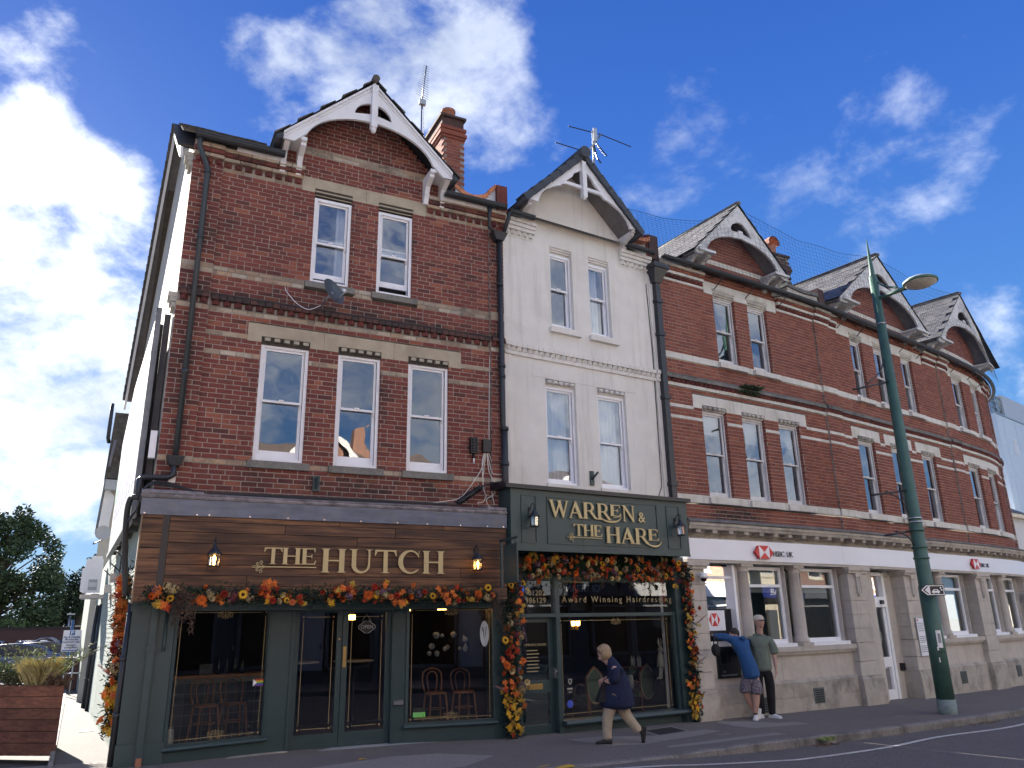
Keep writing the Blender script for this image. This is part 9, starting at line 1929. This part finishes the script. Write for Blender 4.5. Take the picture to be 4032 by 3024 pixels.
for i in range(12):   # more of the belt of trees outside the frame
    x = -12-i*5.5; cl = [(x+R.uniform(-2.4,2.4), R.uniform(2,7), R.uniform(1.1,1.7)) for k in range(14)]
    tree(['tall','broad','ragged','dense','leaning','rounded','old','young','spreading','narrow','shaggy','squat'][i]+' evergreen in the belt beyond the car park', x, 46+R.uniform(-2,3), 7.5, 2, cl, M['fol1'], leaf=.3, nl=40)
# ================================================================== what shows past the curved end, and the net over the roofs
FB = thing('apartment_block', 'pale blue-white panelled block with small windows far beyond the curved corner', 'building')
def fr_b(s, o, z): return (49.3+s*.97+o*.22, 16.6-s*.22*0+ s*.24-o*.97, z)
M['panel_bl'] = mat('pale_blue_cladding', (.50,.60,.70), .5, .03, 2); M['metal_clad'] = mat('ribbed_metal', (.42,.45,.50), .4, .05, (30,30,1))
q = MB(fr_b); exf = [(1.05,1.75,11.35,12.35),(1.75,2.5,9.0,10.1),(1.1,1.75,6.7,7.6)]
wallpanels(q, -1.2, 12, -.5, 13.7, exf, -.3, 0); q.build('wall', M['panel_bl'], FB, recalc=False)
MB(fr_b).box(-1.2,12,-12,-.3,-.5,13.6).build('body', M['panel_bl'], FB)
for i in range(12):
    for j in range(7):
        MB(fr_b).box(-1.18+i*1.1,-.12+i*1.1,.0,.012,-.3+j*2.0,1.66+j*2.0).build('cladding_panel', M['panel_bl'], FB) if not any(e[0] < -.12+i*1.1 and e[1] > -1.18+i*1.1 and e[2] < 1.66+j*2 and e[3] > -.3+j*2 for e in exf) else None
for (a, b, z0, z1) in exf:
    w = link('window', None, FB); q = MB(fr_b); q.box(a,a+.06,-.1,.03,z0,z1); q.box(b-.06,b,-.1,.03,z0,z1); q.box(a,b,-.1,.03,z0,z0+.06); q.box(a,b,-.1,.03,z1-.06,z1); q.box((a+b)/2-.03,(a+b)/2+.03,-.1,.03,z0,z1); q.build('frame', M['white_upvc'], w, recalc=False); MB(fr_b).quad((a,-.05,z0),(b,-.05,z0),(b,-.05,z1),(a,-.05,z1)).build('pane', M['glass_up'], w); MB(fr_b).box(a,b,-.6,-.3,z0,z1).build('room', M['dark'], w)
MB(fr_b).box(-1.2,12,-.2,.05,13.7,13.78).build('parapet', M['steel'], FB); MB(fr_b).box(1.0,12,-.5,-.1,13.78,15.3).build('metal_storey', M['metal_clad'], FB)
q = MB(fr_b); q.box(-.9,.95,-.3,-.26,13.78,15.1); q.build('screen', M['glass_bank'], FB)
for s in (-.9,.0,.9): MB(fr_b).box(s,s+.06,-.26,-.2,13.78,15.15).build('screen_post', M['steel'], FB)
for z in (13.85,14.25,14.65,15.08): MB(fr_b).box(-.9,.96,-.25,-.21,z,z+.05).build('screen_rail', M['steel'], FB)
MB(fr_b).box(-.9,.95,-1.2,-1.1,13.78,15.0).build('roof_plant', M['metal_clad'], FB)
# nearer small roofs
NB = thing('corner_house', 'white stucco house with a slate roof just beyond the curved corner', 'house')
def fr_n(s, o, z): return (40.2+s*.97, 13.0+s*.2-o, z)
MB(fr_n).box(0,8,-6,0,-.5,6.6).build('wall', M['far_white'], NB)
for s in (.35,1.3,2.2):
    for z in (3.0,5.0): MB(fr_n).box(s,s+.5,.0,.06,z,z+1.2).build('window', M['blackgloss'], NB)
for k in range(8): MB(fr_n).box(.1+k*.45,.2+k*.45,.05,.2,2.2,2.9).build('baluster', M['far_white'], NB)
MB(fr_n).box(0,4,.0,.25,2.9,3.0).build('balcony_rail', M['far_white'], NB); MB(fr_n).box(0,8,.0,.3,6.6,6.8).build('cornice', M['far_cream'], NB)
slope(NB, fr_n(-.1,.3,6.8), fr_n(5,.3,6.8), fr_n(5,-3,8.6), fr_n(.6,-3,8.6), 14, 9, M['slate'], name='slate', th=.012, lap=1.3, limit=60)
MB(fr_n).tube([(.6,-3,8.65),(5,-3,8.65)], .1, 8).build('ridge_tile', M['terracotta'], NB)
MB(fr_n).tube([(-.1,.3,6.85),(.6,-3,8.65)], .09, 8).build('ridge_tile', M['terracotta'], NB)
TC = thing('chimney_row', 'brick chimney with pale pots seen between the corner house and the block', 'chimney')
MB(fr_n).box(-.6,2.0,-5,-4,6.5,9.3).build('stack', M['brick_dark'], TC)
for i in range(4): c = fr_n(.0+i*.42,-4.5,9.3); MB().lathe([(.15,0),(.17,.05),(.15,.1),(.14,.85),(.18,.9)], c, 12).build('chimney_pot', M['far_cream'], TC)
# bird netting over the bank roofs
BN = thing('bird_net', 'fine grey bird netting stretched over the slate roofs from gable to gable', 'net')
M['net'] = mat('net_cord', (.06,.09,.14), .8, .1, 5); b = MB()
top = [(-1.0,10.05),(0,10.1),(1.2,10.35),(2.5,11.10),(3.6,10.9),(4.7,10.82),(6.3,10.95),(7.6,11.2),(8.6,11.45),(10.2,11.3),(12,11.35),(14.05,11.70),(15.4,11.0),(16.6,9.9)]
def ztop(s):
    for (a, z0), (c, z1) in zip(top[:-1], top[1:]):
        if s <= c: return z0+(z1-z0)*(s-a)/(c-a)
    return 9.8
def seg(p, q_, r=.0024):
    d = Vector(q_)-Vector(p); u = d.orthogonal().normalized()*r; w = d.cross(u).normalized()*r; P_, Q_ = Vector(p), Vector(q_); b.add([P_+u, P_-u*.5+w*.87, P_-u*.5-w*.87, Q_+u, Q_-u*.5+w*.87, Q_-u*.5-w*.87], [(0,1,4,3),(1,2,5,4),(2,0,3,5)])
zb = 9.2;
def NP(s, t): zt = ztop(s); return fr_c(s, .50-.10*t-.02*math.sin(s*3), zb+(zt-zb)*t)
ns = 132; nz = 15
for i in range(ns+1):
    s = -1.0+17.6*i/ns
    for j in range(nz): seg(NP(s, j/nz), NP(s, (j+1)/nz))
for j in range(nz+1):
    for i in range(ns): s = -1.0+17.6*i/ns; seg(NP(s, j/nz), NP(s+17.6/ns, j/nz), .0024 if j < nz else .006)
b.build('net_mesh', M['net'], BN, kind='stuff', recalc=False)
# weeds sprouting from the string course
t = thing('wall_weeds', 'clump of green weeds growing out of the string course on the bank building', 'weeds')
for s in (2.35,2.5,2.62,2.78): blades(t, 'weed_blades', fr_c(s,.10,6.60), 60, .16, .9, M['leaf_dark'], .006, .5, .05); blades(t, 'weed_blades', fr_c(s,.10,6.56), 40, .14, .9, M['leaf_dark'], .006, -.6, .04)
t = thing('kerb_weeds', 'small weeds in a kerb joint near the bank', 'weeds'); blades(t, 'weed_blades', (10.3,-2.28,gz(10.3)-.06), 90, .10, .8, M['leaf_bright'], .006, .6, .05)
